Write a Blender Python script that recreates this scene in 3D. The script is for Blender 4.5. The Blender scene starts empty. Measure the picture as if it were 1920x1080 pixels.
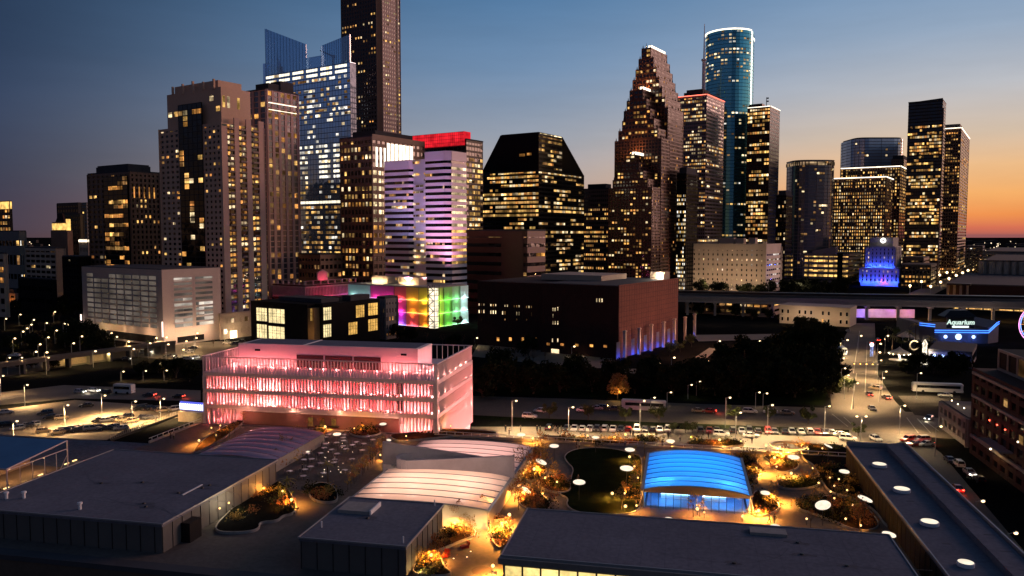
import bpy, bmesh, math, random
from mathutils import Vector, Matrix
rnd = random.Random(11)
SC = bpy.context.scene
COL = SC.collection
CAMZ, FPX = 58.0, 1500.0
PITCH = math.atan(100.0 / 1500.0)
CP, SP = math.cos(PITCH), math.sin(PITCH)
V = Vector

# ---------------------------------------------------------------- survey: where things stand
def ray(px, py):
    x = (px - 960) / FPX; v = (540 - py) / FPX
    return V((x, CP + v * SP, -SP + v * CP))
def at(px, py, y):
    d = ray(px, py); return V((0, 0, CAMZ)) + d * (y / d.y)
def onz(px, py, z=0.0):
    d = ray(px, py); t = (z - CAMZ) / d.z
    return V((0, 0, CAMZ)) + d * t
def pxm(y): return FPX / y
ANG_TOWN, ANG_HALL = math.radians(33.3), math.radians(12.0)
def axes(a): return V((math.sin(a), math.cos(a), 0)), V((math.cos(a), -math.sin(a), 0))   # away, across
TA, TB = axes(ANG_TOWN)
HA, HB = axes(ANG_HALL)
def reach(p, d, px, py):
    """distance along plan direction d from p to the sight line through px"""
    r = ray(px, py); den = d.x * r.y - d.y * r.x
    return (r.x * p.y - r.y * p.x) / den

# ---------------------------------------------------------------- materials
MATS = {}
def _new(name):
    m = bpy.data.materials.new(name); m.use_nodes = True
    nt = m.node_tree; nt.nodes.clear()
    out = nt.nodes.new('ShaderNodeOutputMaterial')
    return m, nt, out
def N(nt, kind, **kw):
    n = nt.nodes.new(kind)
    for k, v in kw.items():
        if k in n.inputs: n.inputs[k].default_value = v
        else: setattr(n, k, v)
    return n
def rgba(c): return (c[0], c[1], c[2], 1.0)
def surf(name, col, rough=0.8, metal=0.0, var=0.25, scale=0.15, spec=0.3, bump=0.0, bscale=None, fine=0.0, emit=None):
    if name in MATS: return MATS[name]
    m, nt, out = _new(name); L = nt.links.new
    p = N(nt, 'ShaderNodeBsdfPrincipled'); p.inputs['Roughness'].default_value = rough
    p.inputs['Metallic'].default_value = metal; p.inputs['Specular IOR Level'].default_value = spec
    g = N(nt, 'ShaderNodeNewGeometry')
    nz = N(nt, 'ShaderNodeTexNoise', Scale=scale, Detail=6.0, Roughness=0.65)
    L(g.outputs['Position'], nz.inputs['Vector'])
    mr = N(nt, 'ShaderNodeMapRange'); mr.inputs['From Min'].default_value = 0.25; mr.inputs['From Max'].default_value = 0.75
    mr.inputs['To Min'].default_value = 1 - var; mr.inputs['To Max'].default_value = 1 + var
    L(nz.outputs['Fac'], mr.inputs['Value'])
    last = mr.outputs['Result']
    if fine:
        n2 = N(nt, 'ShaderNodeTexNoise', Scale=max(scale * 14, 1.6), Detail=4.0)
        L(g.outputs['Position'], n2.inputs['Vector'])
        m2 = N(nt, 'ShaderNodeMapRange'); m2.inputs['From Min'].default_value = 0.3; m2.inputs['From Max'].default_value = 0.7
        m2.inputs['To Min'].default_value = 1 - fine; m2.inputs['To Max'].default_value = 1 + fine
        L(n2.outputs['Fac'], m2.inputs['Value'])
        mm = N(nt, 'ShaderNodeMath', operation='MULTIPLY'); L(last, mm.inputs[0]); L(m2.outputs['Result'], mm.inputs[1]); last = mm.outputs[0]
    vm = N(nt, 'ShaderNodeVectorMath', operation='SCALE'); vm.inputs[0].default_value = col
    L(last, vm.inputs['Scale']); L(vm.outputs[0], p.inputs['Base Color'])
    if bump:
        b = N(nt, 'ShaderNodeBump', Strength=bump, Distance=0.2)
        n3 = N(nt, 'ShaderNodeTexNoise', Scale=bscale or 3.0, Detail=3.0); L(g.outputs['Position'], n3.inputs['Vector'])
        L(n3.outputs['Fac'], b.inputs['Height']); L(b.outputs['Normal'], p.inputs['Normal'])
    if emit:
        p.inputs['Emission Color'].default_value = rgba(emit[0]); p.inputs['Emission Strength'].default_value = emit[1]
    L(p.outputs[0], out.inputs[0]); MATS[name] = m; return m
def glow(name, col, s, var=0.0, scale=0.35, fine=0.0):
    """a thing that gives off light; var varies it from lamp to lamp / room to room"""
    if name in MATS: return MATS[name]
    m, nt, out = _new(name); L = nt.links.new
    e = N(nt, 'ShaderNodeEmission'); e.inputs['Color'].default_value = rgba(col); e.inputs['Strength'].default_value = s
    if var:
        g = N(nt, 'ShaderNodeNewGeometry')
        nz = N(nt, 'ShaderNodeTexNoise', Scale=scale, Detail=1.0); L(g.outputs['Position'], nz.inputs['Vector'])
        mr = N(nt, 'ShaderNodeMapRange'); mr.inputs['From Min'].default_value = 0.32; mr.inputs['From Max'].default_value = 0.68
        mr.inputs['To Min'].default_value = s * (1 - var); mr.inputs['To Max'].default_value = s * (1 + var)
        L(nz.outputs['Fac'], mr.inputs['Value']); last = mr.outputs['Result']
        if var > .55:                                               # rooms differ: a few bright, many dim, some warmer
            wn = N(nt, 'ShaderNodeTexWhiteNoise'); q = N(nt, 'ShaderNodeVectorMath', operation='SNAP'); L(g.outputs['Position'], q.inputs[0]); q.inputs[1].default_value = (5.3, 5.3, 3.7); L(q.outputs[0], wn.inputs['Vector'])
            pw = N(nt, 'ShaderNodeMath', operation='POWER'); L(wn.outputs['Value'], pw.inputs[0]); pw.inputs[1].default_value = 1.5
            m3 = N(nt, 'ShaderNodeMapRange'); L(pw.outputs[0], m3.inputs['Value']); m3.inputs['To Min'].default_value = .22; m3.inputs['To Max'].default_value = 1.65
            mm = N(nt, 'ShaderNodeMath', operation='MULTIPLY'); L(last, mm.inputs[0]); L(m3.outputs['Result'], mm.inputs[1]); last = mm.outputs[0]
            hs = N(nt, 'ShaderNodeHueSaturation'); hs.inputs['Color'].default_value = rgba(col); m4 = N(nt, 'ShaderNodeMapRange'); L(wn.outputs['Color'], m4.inputs['Value']); m4.inputs['To Min'].default_value = .486; m4.inputs['To Max'].default_value = .51; L(m4.outputs['Result'], hs.inputs['Hue']); L(hs.outputs['Color'], e.inputs['Color'])
        if fine:
            n2 = N(nt, 'ShaderNodeTexNoise', Scale=1.4, Detail=3.0); L(g.outputs['Position'], n2.inputs['Vector'])
            m2 = N(nt, 'ShaderNodeMapRange'); m2.inputs['From Min'].default_value = 0.35; m2.inputs['From Max'].default_value = 0.6
            m2.inputs['To Min'].default_value = 1 - fine; m2.inputs['To Max'].default_value = 1.0
            L(n2.outputs['Fac'], m2.inputs['Value'])
            mm = N(nt, 'ShaderNodeMath', operation='MULTIPLY'); L(last, mm.inputs[0]); L(m2.outputs['Result'], mm.inputs[1]); last = mm.outputs[0]
        L(last, e.inputs['Strength'])
    L(e.outputs[0], out.inputs[0]); MATS[name] = m; return m
def glass(name, col, rough=0.12, spec=0.8, metal=0.0, wob=0.15, cell=3.4):
    """dark reflective glazing, each pane very slightly out of true"""
    if name in MATS: return MATS[name]
    m, nt, out = _new(name); L = nt.links.new
    p = N(nt, 'ShaderNodeBsdfPrincipled'); p.inputs['Roughness'].default_value = rough
    p.inputs['Specular IOR Level'].default_value = spec; p.inputs['Metallic'].default_value = metal
    p.inputs['Base Color'].default_value = rgba(col)
    g = N(nt, 'ShaderNodeNewGeometry')
    v = N(nt, 'ShaderNodeTexVoronoi', Scale=1.0 / cell); L(g.outputs['Position'], v.inputs['Vector'])
    nz = N(nt, 'ShaderNodeTexNoise', Scale=0.06, Detail=2.0); L(g.outputs['Position'], nz.inputs['Vector'])
    a = N(nt, 'ShaderNodeVectorMath', operation='SUBTRACT'); L(v.outputs['Color'], a.inputs[0]); a.inputs[1].default_value = (.5, .5, .5)
    sc = N(nt, 'ShaderNodeVectorMath', operation='SCALE'); L(a.outputs[0], sc.inputs[0]); sc.inputs['Scale'].default_value = wob * 0.25
    ad = N(nt, 'ShaderNodeVectorMath', operation='ADD'); L(g.outputs['Normal'], ad.inputs[0]); L(sc.outputs[0], ad.inputs[1])
    no = N(nt, 'ShaderNodeVectorMath', operation='NORMALIZE'); L(ad.outputs[0], no.inputs[0]); L(no.outputs[0], p.inputs['Normal'])
    L(p.outputs[0], out.inputs[0]); MATS[name] = m; return m

# ---------------------------------------------------------------- mesh builder
class MB:
    def __init__(s): s.v = []; s.f = []; s.m = []
    def add(s, vs, fs, mi=0):
        o = len(s.v); s.v += [tuple(q) for q in vs]; s.f += [tuple(i + o for i in f) for f in fs]; s.m += [mi] * len(fs)
    def obox(s, c, u, n, su, sn, sz, mi=0):
        """box centred at c (plan axes u, n), sizes su, sn, sz"""
        c = V(c); u = V((u[0], u[1], 0)) * su / 2; n = V((n[0], n[1], 0)) * sn / 2; w = V((0, 0, sz / 2))
        vs = [c - u - n - w, c + u - n - w, c + u + n - w, c - u + n - w, c - u - n + w, c + u - n + w, c + u + n + w, c - u + n + w]
        s.add(vs, [(0, 3, 2, 1), (4, 5, 6, 7), (0, 1, 5, 4), (1, 2, 6, 5), (2, 3, 7, 6), (3, 0, 4, 7)], mi)
    def box(s, c, size, mi=0): s.obox(c, (1, 0), (0, 1), size[0], size[1], size[2], mi)
    def prism(s, poly, z0, z1, mi=0, top=None, cap=True, inset=None):
        """poly CCW (x,y); inset: other polygon for the top"""
        n = len(poly); tp = inset or poly
        z1s = z1 if isinstance(z1, (list, tuple)) else [z1] * n
        vs = [(p[0], p[1], z0) for p in poly] + [(p[0], p[1], z1s[i]) for i, p in enumerate(tp)]
        fs = [(i, (i + 1) % n, n + (i + 1) % n, n + i) for i in range(n)]
        s.add(vs, fs, mi)
        if cap:
            s.add(vs[n:], [tuple(range(n))], mi if top is None else top)
            s.add(vs[:n], [tuple(reversed(range(n)))], mi)
    def cyl(s, p0, p1, r0, r1=None, k=8, mi=0, cap=True):
        p0, p1 = V(p0), V(p1); r1 = r0 if r1 is None else r1
        d = (p1 - p0).normalized(); a = d.orthogonal().normalized(); b = d.cross(a)
        vs = []
        for p, r in ((p0, r0), (p1, r1)):
            for i in range(k):
                t = 2 * math.pi * i / k; vs.append(p + a * (r * math.cos(t)) + b * (r * math.sin(t)))
        s.add(vs, [(i, (i + 1) % k, k + (i + 1) % k, k + i) for i in range(k)], mi)
        if cap: s.add(vs, [tuple(reversed(range(k))), tuple(range(k, 2 * k))], mi)
    def lathe(s, prof, c=(0, 0, 0), k=16, mi=0):
        vs = []
        for r, z in prof:
            for i in range(k):
                t = 2 * math.pi * i / k; vs.append((c[0] + r * math.cos(t), c[1] + r * math.sin(t), c[2] + z))
        fs = [(j * k + i, j * k + (i + 1) % k, (j + 1) * k + (i + 1) % k, (j + 1) * k + i) for j in range(len(prof) - 1) for i in range(k)]
        s.add(vs, fs, mi)
    def ball(s, c, r, k=8, mi=0, sz=1.0):
        prof = [(max(r * math.sin(math.pi * j / k), 1e-3), -r * sz * math.cos(math.pi * j / k)) for j in range(k + 1)]
        s.lathe(prof, c, k + 2, mi)
    def build(s, name, mats, parent=None, smooth=False, loc=None):
        me = bpy.data.meshes.new(name)
        o = V(loc) if loc is not None else (parent.matrix_world.translation.copy() if parent and parent.get('_abs') else V((0, 0, 0)))
        if parent and parent.get('_abs'): o = V(parent['_abs'])
        me.from_pydata([(q[0] - o.x, q[1] - o.y, q[2] - o.z) for q in s.v], [], s.f)
        mats = mats if isinstance(mats, (list, tuple)) else [mats]
        for m in mats: me.materials.append(m)
        if len(mats) > 1: me.polygons.foreach_set('material_index', s.m)
        if smooth: me.polygons.foreach_set('use_smooth', [True] * len(s.f))
        me.update()
        ob = bpy.data.objects.new(name, me); COL.objects.link(ob)
        if parent: ob.parent = parent
        if loc is not None: ob.location = o
        return ob
def tag(o, label=None, cat=None, group=None, kind=None):
    if label: o['label'] = label
    if cat: o['category'] = cat
    if group: o['group'] = group
    if kind: o['kind'] = kind
    return o
def thing(name, label, cat, loc=(0, 0, 0), group=None, world=False, rz=0.0):
    """an empty at the thing's base; world=True: its parts are written in world coordinates"""
    e = bpy.data.objects.new(name, None); COL.objects.link(e); e.location = loc; e.empty_display_size = 0.5; e.rotation_euler.z = rz
    if world: e['_abs'] = tuple(loc)
    return tag(e, label, cat, group)
def copy_tree(o, parent=None):
    c = o.copy(); COL.objects.link(c); c.parent = parent
    for ch in o.children: copy_tree(ch, c)
    return c
def lamp(parent, loc, col, watts, r=0.15, kind='POINT', spot=None, aim=None, world=False):
    d = bpy.data.lights.new('lamp_or_fill', kind); d.color = col; d.energy = watts * 2.2  # one name for real lamps and added unseen fills
    d.shadow_soft_size = r
    o = bpy.data.objects.new('lamp_or_fill', d); COL.objects.link(o)
    o.location = loc
    if kind == 'SPOT': d.spot_size = math.radians(spot or 70); d.spot_blend = 0.8
    if aim is not None: o.rotation_euler = V(aim).to_track_quat('-Z', 'Y').to_euler()
    if parent:
        if parent.get('_abs'): o.location = V(loc) - V(parent['_abs'])
        o.parent = parent
    return o

# ---------------------------------------------------------------- buildings
WIN = {}
def win_mesh(w, h, m):
    k = (round(w, 2), round(h, 2), m.name)
    if k not in WIN:
        me = bpy.data.meshes.new('window'); a, b = w / 2, h / 2
        me.from_pydata([(-a, 0, -b), (a, 0, -b), (a, 0, b), (-a, 0, b)], [], [(0, 1, 2, 3)]); me.materials.append(m); WIN[k] = me
    return WIN[k]
class Bld:
    def __init__(s, name, label, cat, loc, group=None, cap=100):
        s.e = thing(name, label, cat, loc, group, world=True); s.loc = V(loc); s.parts = {}; s.wins = []; s.cap = cap
    def part(s, name, mat):
        if name not in s.parts: s.parts[name] = (MB(), mat)
        return s.parts[name][0]
    def facade(s, p0, p1, z0, z1, floors, bays, frame=None, pier=.5, band=.3, pd=.3, bd=.22, lit=None, pname='facade_frame', inset=0.0, winpart='window', wmul=1.0, off=.05, hmul=1.0):
        p0, p1 = V((p0[0], p0[1], 0)), V((p1[0], p1[1], 0)); d = p1 - p0; L = d.length
        if L < .2: return
        u = d / L; n = V((u.y, -u.x, 0)); bw = L / bays; fh = (z1 - z0) / floors
        if frame:
            mb = s.part(pname, frame)
            if pd > 0:
                for i in range(bays + 1):
                    c = p0 + u * (i * bw) + n * (pd / 2); mb.obox((c.x, c.y, (z0 + z1) / 2 + rnd.uniform(0, .02)), u, n, pier, pd, z1 - z0)
            if bd > 0:
                for f in range(floors + 1):
                    zz = z0 + f * fh; c = p0 + u * (L / 2) + n * (bd / 2); hh = band * fh
                    mb.obox((c.x, c.y, min(max(zz, z0 + hh / 2), z1 - hh / 2)), u, n, L - .02, bd + rnd.uniform(0, .012), hh)
        if lit:
            for (f, b), m in lit.items():
                if f >= floors or b >= bays: continue
                w = (bw - pier) * wmul; h = fh * (1 - band) * hmul
                c = p0 + u * ((b + .5) * bw) + n * off + V((0, 0, z0 + (f + .5) * fh))
                s.wins.append((c, u, n, w * .96, h * .92, m, winpart))
    def done(s):
        for k, (mb, mat) in s.parts.items():
            if mb.f: mb.build(k, mat, s.e)
        if s.wins:
            ws = sorted(s.wins, key=lambda w: -w[3] * w[4] - (.001 if w[2].y < 0 else 0))
            rnd.shuffle(ws) if s.cap < len(ws) else None
            ws.sort(key=lambda w: -round(w[3] * w[4], 1))
            for c, u, n, w, h, m, nm in ws[:s.cap]:
                o = bpy.data.objects.new(nm, win_mesh(w, h, m)); COL.objects.link(o); o.parent = s.e
                o.location = c - s.loc; o.rotation_euler.z = math.atan2(u.y, u.x)
            rest = ws[s.cap:]
            if rest:
                ms = []; mb = MB()
                for c, u, n, w, h, m, nm in rest:
                    if m not in ms: ms.append(m)
                    a = u * (w / 2); b = V((0, 0, h / 2))
                    mb.add([c - a - b, c + a - b, c + a + b, c - a + b], [(0, 1, 2, 3)], ms.index(m))
                o = mb.build('window', ms, s.e); o['kind'] = 'stuff'
        return s.e
def lits(fl, ba, p, mats, run=3, full=(), none=(), seed=None, fv=(.15, .5, .8, 1, 1.3, 2.)):
    r = random.Random(seed) if seed is not None else rnd
    d = {}
    for f in range(fl):
        q = min(.97, 1.6 * p * r.choice(fv)); st = False; off = r.randrange(run)
        if f in full: q = .96
        if f in none: continue
        for b in range(ba):
            if (b + off) % run == 0 or r.random() < .2: st = r.random() < q
            if st and r.random() < .93: d[(f, b)] = r.choice(mats)
    return d
def corner_box(xc, yt, xl, xr, Y, a=None):
    """footprint of a block seen corner on: near corner at pixel column xc, ends at xl and xr"""
    A, B = (TA, TB) if a is None else axes(a)
    P = at(xc, yt, Y); zt = P.z; P = V((P.x, P.y, 0))
    la = abs(reach(P, -B, xl, yt)); lb = abs(reach(P, A, xr, yt))
    return [P, P + A * lb, P + A * lb - B * la, P - B * la], zt, A, B, la, lb
def xy(poly): return [(p[0], p[1]) for p in poly]
def centre(poly):
    c = V((0, 0, 0))
    for p in poly: c += V((p[0], p[1], 0))
    return c / len(poly)
def shrink(poly, d):
    c = centre(poly); out = []
    for p in poly:
        q = V((p[0], p[1], 0)) - c; out.append(c + q * max(0.1, 1 - d / max(q.length, .1)))
    return out
def block(name, label, cat, xc, yt, xl, xr, Y, fl, bl, br, frame, gl, pier=.6, band=.3, pd=.35, bd=.25, pL=.2, pR=.2, mats=None, run=3,
          full=(), none=(), roof=None, z0=0.0, a=None, group=None, cap=100, plant=True, fv=(.15, .5, .8, 1, 1.3, 2.), finish=True, matsR=None):
    poly, zt, A, B, la, lb = corner_box(xc, yt, xl, xr, Y, a)
    c = centre(poly); b = Bld(name, label, cat, (c.x, c.y, 0), group, cap)
    b.part('glazing', gl).prism(xy(poly), z0, zt)
    b.facade(poly[3], poly[0], z0, zt, fl, bl, frame, pier, band, pd, bd, lits(fl, bl, pL, mats, run, full, none, fv=fv) if mats else None)
    b.facade(poly[0], poly[1], z0, zt, fl, br, frame, pier, band, pd, bd, lits(fl, br, pR, matsR or mats, run, full, none, fv=fv) if mats else None)
    b.facade(poly[1], poly[2], z0, zt, fl, bl, frame, pier, band, pd, bd)
    b.facade(poly[2], poly[3], z0, zt, fl, br, frame, pier, band, pd, bd)
    rm = roof or M_roof
    rp = b.part('roof', rm); rp.prism(xy(shrink(poly, -.6)), zt + .01, zt + 1.1)
    if plant:
        q = shrink(poly, min(la, lb) * .3); b.part('roof_plant', rm).prism(xy(q), zt + 1.12, zt + 1.1 + min(5, zt * .03 + 1.5))
    b.poly, b.zt, b.A, b.B, b.la, b.lb = poly, zt, A, B, la, lb
    if finish: b.done()
    return b
# ---------------------------------------------------------------- camera, dusk sky, afterglow
cam = bpy.data.cameras.new('camera'); cam.sensor_width = 36; cam.lens = FPX / 1920 * 36; cam.clip_start = 1; cam.clip_end = 40000
co = bpy.data.objects.new('camera', cam); COL.objects.link(co); co.location = (0, 0, CAMZ); co.rotation_euler = (math.pi / 2 - PITCH, 0, 0)
SC.camera = co
SC.view_settings.view_transform = 'Standard'; SC.view_settings.look = 'None'; SC.view_settings.exposure = 0; SC.view_settings.gamma = 1
try:
    SC.cycles.use_denoising = True; SC.cycles.denoiser = 'OPENIMAGEDENOISE'
    SC.cycles.max_bounces = 5; SC.cycles.diffuse_bounces = 2; SC.cycles.glossy_bounces = 3; SC.cycles.sample_clamp_indirect = 4.0
    SC.cycles.sample_clamp_direct = 0.0
except Exception: pass
SUN_AZ = math.radians(66)
w = bpy.data.worlds.new('World'); SC.world = w; w.use_nodes = True
nt = w.node_tree; nt.nodes.clear(); L = nt.links.new
wo = nt.nodes.new('ShaderNodeOutputWorld'); bg = N(nt, 'ShaderNodeBackground', Strength=1.0)
tc = nt.nodes.new('ShaderNodeTexCoord'); nrm = N(nt, 'ShaderNodeVectorMath', operation='NORMALIZE'); L(tc.outputs['Generated'], nrm.inputs[0])
sp = nt.nodes.new('ShaderNodeSeparateXYZ'); L(nrm.outputs[0], sp.inputs[0])
flat = N(nt, 'ShaderNodeVectorMath', operation='MULTIPLY'); L(nrm.outputs[0], flat.inputs[0]); flat.inputs[1].default_value = (1, 1, 0)
fn = N(nt, 'ShaderNodeVectorMath', operation='NORMALIZE'); L(flat.outputs[0], fn.inputs[0])
dt = N(nt, 'ShaderNodeVectorMath', operation='DOT_PRODUCT'); L(fn.outputs[0], dt.inputs[0]); dt.inputs[1].default_value = (math.sin(SUN_AZ), math.cos(SUN_AZ), 0)
def lin(c): return tuple(((v / 255) / 12.92 if v / 255 <= .04045 else ((v / 255 + .055) / 1.055) ** 2.4) for v in c)
def ramp(stops):
    r = nt.nodes.new('ShaderNodeValToRGB'); cr = r.color_ramp; cr.interpolation = 'LINEAR'
    while len(cr.elements) > 1: cr.elements.remove(cr.elements[0])
    for i, (p, c) in enumerate(stops):
        e = cr.elements[0] if i == 0 else cr.elements.new(p)
        e.position = p; e.color = rgba(lin(c))
    return r
# elevation z, remapped by sqrt so that the horizon band has room
mx = N(nt, 'ShaderNodeMath', operation='MAXIMUM'); L(sp.outputs['Z'], mx.inputs[0]); mx.inputs[1].default_value = 0
sq = N(nt, 'ShaderNodeMath', operation='SQRT'); L(mx.outputs[0], sq.inputs[0])
def S(z): return math.sqrt(z)
rl = ramp([(S(0), (52, 49, 66)), (S(.03), (46, 50, 72)), (S(.08), (43, 54, 80)), (S(.16), (38, 56, 86)), (S(.28), (27, 45, 71)), (S(.5), (36, 52, 80)), (1, (46, 58, 84))])
rm = ramp([(S(0), (196, 140, 120)), (S(.03), (190, 150, 140)), (S(.07), (176, 165, 163)), (S(.12), (152, 160, 174)), (S(.2), (114, 144, 178)), (S(.29), (80, 122, 164)), (S(.6), (58, 82, 118)), (1, (46, 58, 84))])
rr = ramp([(S(0), (150, 88, 88)), (S(.008), (214, 112, 84)), (S(.022), (238, 146, 80)), (S(.045), (246, 176, 106)), (S(.075), (240, 190, 138)), (S(.11), (214, 192, 170)), (S(.16), (182, 184, 190)), (S(.22), (146, 166, 190)), (S(.29), (116, 150, 186)), (S(.6), (64, 88, 120)), (1, (46, 58, 84))])
rb_ = ramp([(S(0), (112, 80, 60)), (S(.04), (98, 74, 60)), (S(.1), (72, 68, 80)), (S(.22), (66, 84, 122)), (S(.45), (44, 58, 88)), (1, (44, 55, 80))])
for r in (rl, rm, rr, rb_): L(sq.outputs[0], r.inputs['Fac'])
def mapr(a, b):
    m = nt.nodes.new('ShaderNodeMapRange'); m.interpolation_type = 'SMOOTHSTEP'
    m.inputs['From Min'].default_value = a; m.inputs['From Max'].default_value = b; L(dt.outputs['Value'], m.inputs['Value']); return m
m1, m2 = mapr(-.26, .46), mapr(.38, .84)
def mix(a, b, f):
    x = nt.nodes.new('ShaderNodeMix'); x.data_type = 'RGBA'; L(f, x.inputs[0]); L(a, x.inputs[6]); L(b, x.inputs[7]); return x.outputs[2]
c1 = mix(rl.outputs[0], rm.outputs[0], m1.outputs['Result']); c2 = mix(rb_.outputs[0], mix(c1, rr.outputs[0], m2.outputs['Result']), mapr(-.62, -.2).outputs['Result'])
# the physical sky of the same low sun, a small share on top
sky = nt.nodes.new('ShaderNodeTexSky'); sky.sky_type = 'NISHITA'; sky.sun_disc = False
sky.sun_elevation = math.radians(-3.0); sky.sun_rotation = SUN_AZ
ns = N(nt, 'ShaderNodeVectorMath', operation='SCALE'); L(sky.outputs[0], ns.inputs[0]); ns.inputs['Scale'].default_value = 0.05
ad = N(nt, 'ShaderNodeVectorMath', operation='ADD'); L(c2, ad.inputs[0]); L(ns.outputs[0], ad.inputs[1])
mp_ = N(nt, 'ShaderNodeMapping'); mp_.inputs['Scale'].default_value = (1.6, 1.6, 11); L(nrm.outputs[0], mp_.inputs['Vector'])
cn = N(nt, 'ShaderNodeTexNoise', Scale=1.6, Detail=5.0, Roughness=.6); L(mp_.outputs[0], cn.inputs['Vector'])
cm = nt.nodes.new('ShaderNodeMapRange'); L(cn.outputs['Fac'], cm.inputs['Value']); cm.inputs['From Min'].default_value = .3; cm.inputs['From Max'].default_value = .7; cm.inputs['To Min'].default_value = .93; cm.inputs['To Max'].default_value = 1.06
cs = N(nt, 'ShaderNodeVectorMath', operation='SCALE'); L(ad.outputs[0], cs.inputs[0]); L(cm.outputs['Result'], cs.inputs['Scale']); ad = cs
L(ad.outputs[0], bg.inputs['Color']); L(bg.outputs[0], wo.inputs[0])
sun = bpy.data.lights.new('sun', 'SUN'); sun.energy = 1.5; sun.angle = math.radians(28); sun.color = (1, .52, .4)
so = bpy.data.objects.new('sun', sun); COL.objects.link(so)
so.rotation_euler = V((-math.sin(SUN_AZ) * .98, -math.cos(SUN_AZ) * .98, -.2)).to_track_quat('-Z', 'Y').to_euler()

# ---------------------------------------------------------------- palette
M_roof = surf('roof_felt', (.05, .048, .05), .9, fine=.2)
M_asph = surf('asphalt', (.055, .05, .045), .75, var=.3, scale=.05, fine=.2, spec=.35)
M_conc = surf('concrete', (.3, .28, .25), .85, var=.2, scale=.08, fine=.1)
M_dirt = surf('dark_ground', (.010, .010, .009), .95, var=.5, scale=.03, fine=.3, spec=0)
M_grass = surf('lawn', (.010, .014, .006), .95, var=.4, scale=.3, fine=.4, spec=0)
M_bed = surf('bark_mulch', (.045, .024, .013), .95, var=.4, scale=.6, fine=.5, spec=0)
M_deck = surf('deck_paving', (.115, .098, .085), .85, var=.25, scale=.09, fine=.14, spec=.1)
M_paint = surf('white_line', (.26, .24, .2), .7, var=.15, scale=2)
M_steel = surf('dark_steel', (.05, .05, .055), .5, .5, var=.1)
M_pole = surf('galvanised_pole', (.3, .3, .3), .5, .4, var=.1)
M_white = surf('white_metal', (.75, .74, .72), .55, var=.08)
M_pinkst = surf('pale_rose_stucco', (.62, .41, .28), .8, var=.1, scale=.05, fine=.06)
M_pinkpan = surf('rose_precast', (.52, .33, .26), .7, var=.1, scale=.05)
M_redgran = surf('red_granite', (.12, .042, .028), .45, var=.2, scale=.04, fine=.1)
M_brown = surf('brown_granite', (.19, .105, .065), .5, var=.2, scale=.04, fine=.1)
M_taupe = surf('taupe_granite', (.17, .115, .095), .5, var=.15, scale=.04)
M_beige = surf('beige_limestone', (.46, .35, .25), .85, var=.12, scale=.05, fine=.08)
M_black = surf('black_cladding', (.009, .008, .008), .7, var=.3, scale=.1, spec=.05)
M_dkmul = surf('black_mullion', (.015, .014, .014), .4, .2, var=.2)
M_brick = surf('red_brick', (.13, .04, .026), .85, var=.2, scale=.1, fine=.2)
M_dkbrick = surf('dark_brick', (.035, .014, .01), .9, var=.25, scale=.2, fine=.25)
M_tanst = surf('tan_stone', (.3, .22, .15), .85, var=.15, scale=.1, fine=.1)
M_greyst = surf('grey_stone', (.2, .185, .165), .85, var=.15, scale=.08, fine=.1)
M_lilac = surf('pale_precast', (.78, .67, .64), .6, var=.06, scale=.05)
G_dark = glass('dark_glass', (.005, .005, .006), .08, .4)
G_bronze = glass('bronze_glass', (.02, .011, .008), .12, .7)
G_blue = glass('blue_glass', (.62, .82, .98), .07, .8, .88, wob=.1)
G_teal = glass('teal_glass', (.17, .52, .56), .1, .9, .75, wob=.06)
G_grey = glass('grey_glass', (.12, .115, .12), .14, .9, .5, wob=.08)
G_navy = glass('navy_glass', (.008, .012, .026), .1, .7)
W_y = glow('room_yellow', (1, .56, .16), 1.15, .75, .12, .55)
W_o = glow('room_orange', (1, .43, .1), .9, .7, .13, .5)
W_w = glow('room_warm_white', (1, .75, .42), 1.3, .7, .12, .5)
W_c = glow('room_cool_white', (1, .93, .82), 1.25, .65, .12, .45)
W_d = glow('room_dim', (.9, .47, .16), .3, .8, .13, .4)
W_b = glow('room_bright', (1, .9, .68), 1.9, .3, .12, .3)
MIX_Y = [W_y, W_y, W_o, W_w, W_d]; MIX_W = [W_w, W_w, W_y, W_c, W_d]; MIX_O = [W_o, W_o, W_y, W_d, W_d]
L_warm = glow('warm_bulb', (1, .6, .22), 3.0); L_white = glow('white_bulb', (1, .8, .52), 6)
L_street = glow('street_bulb', (1, .7, .36), 4); L_disc = glow('lit_disc', (1, .86, .66), 1.15, .12, 1.0); L_cool = glow('cool_bulb', (.8, .9, 1), 10)
L_head = glow('headlight_on', (1, .92, .8), 9); L_tail = glow('taillight_on', (1, .05, .025), 16)
L_crown = glow('crown_lights', (1, .86, .66), 2.6, .2, .3); L_redcrown = glow('red_crown_lights', (1, .02, .035), .85, .35, .15)
L_gold = glow('gold_floodlit', (1, .6, .16), 1.2, .4, .2)
# ================================================================ THE TOWERS
GRP_T = None
def see_glass(name, tint, gl):
    m, nt, out = _new(name); a = N(nt, 'ShaderNodeBsdfTransparent'); a.inputs['Color'].default_value = rgba(tint); g_ = N(nt, 'ShaderNodeBsdfGlossy', Roughness=.08); x = nt.nodes.new('ShaderNodeMixShader'); x.inputs[0].default_value = gl
    nt.links.new(a.outputs[0], x.inputs[1]); nt.links.new(g_.outputs[0], x.inputs[2]); nt.links.new(x.outputs[0], out.inputs[0]); return m
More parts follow.
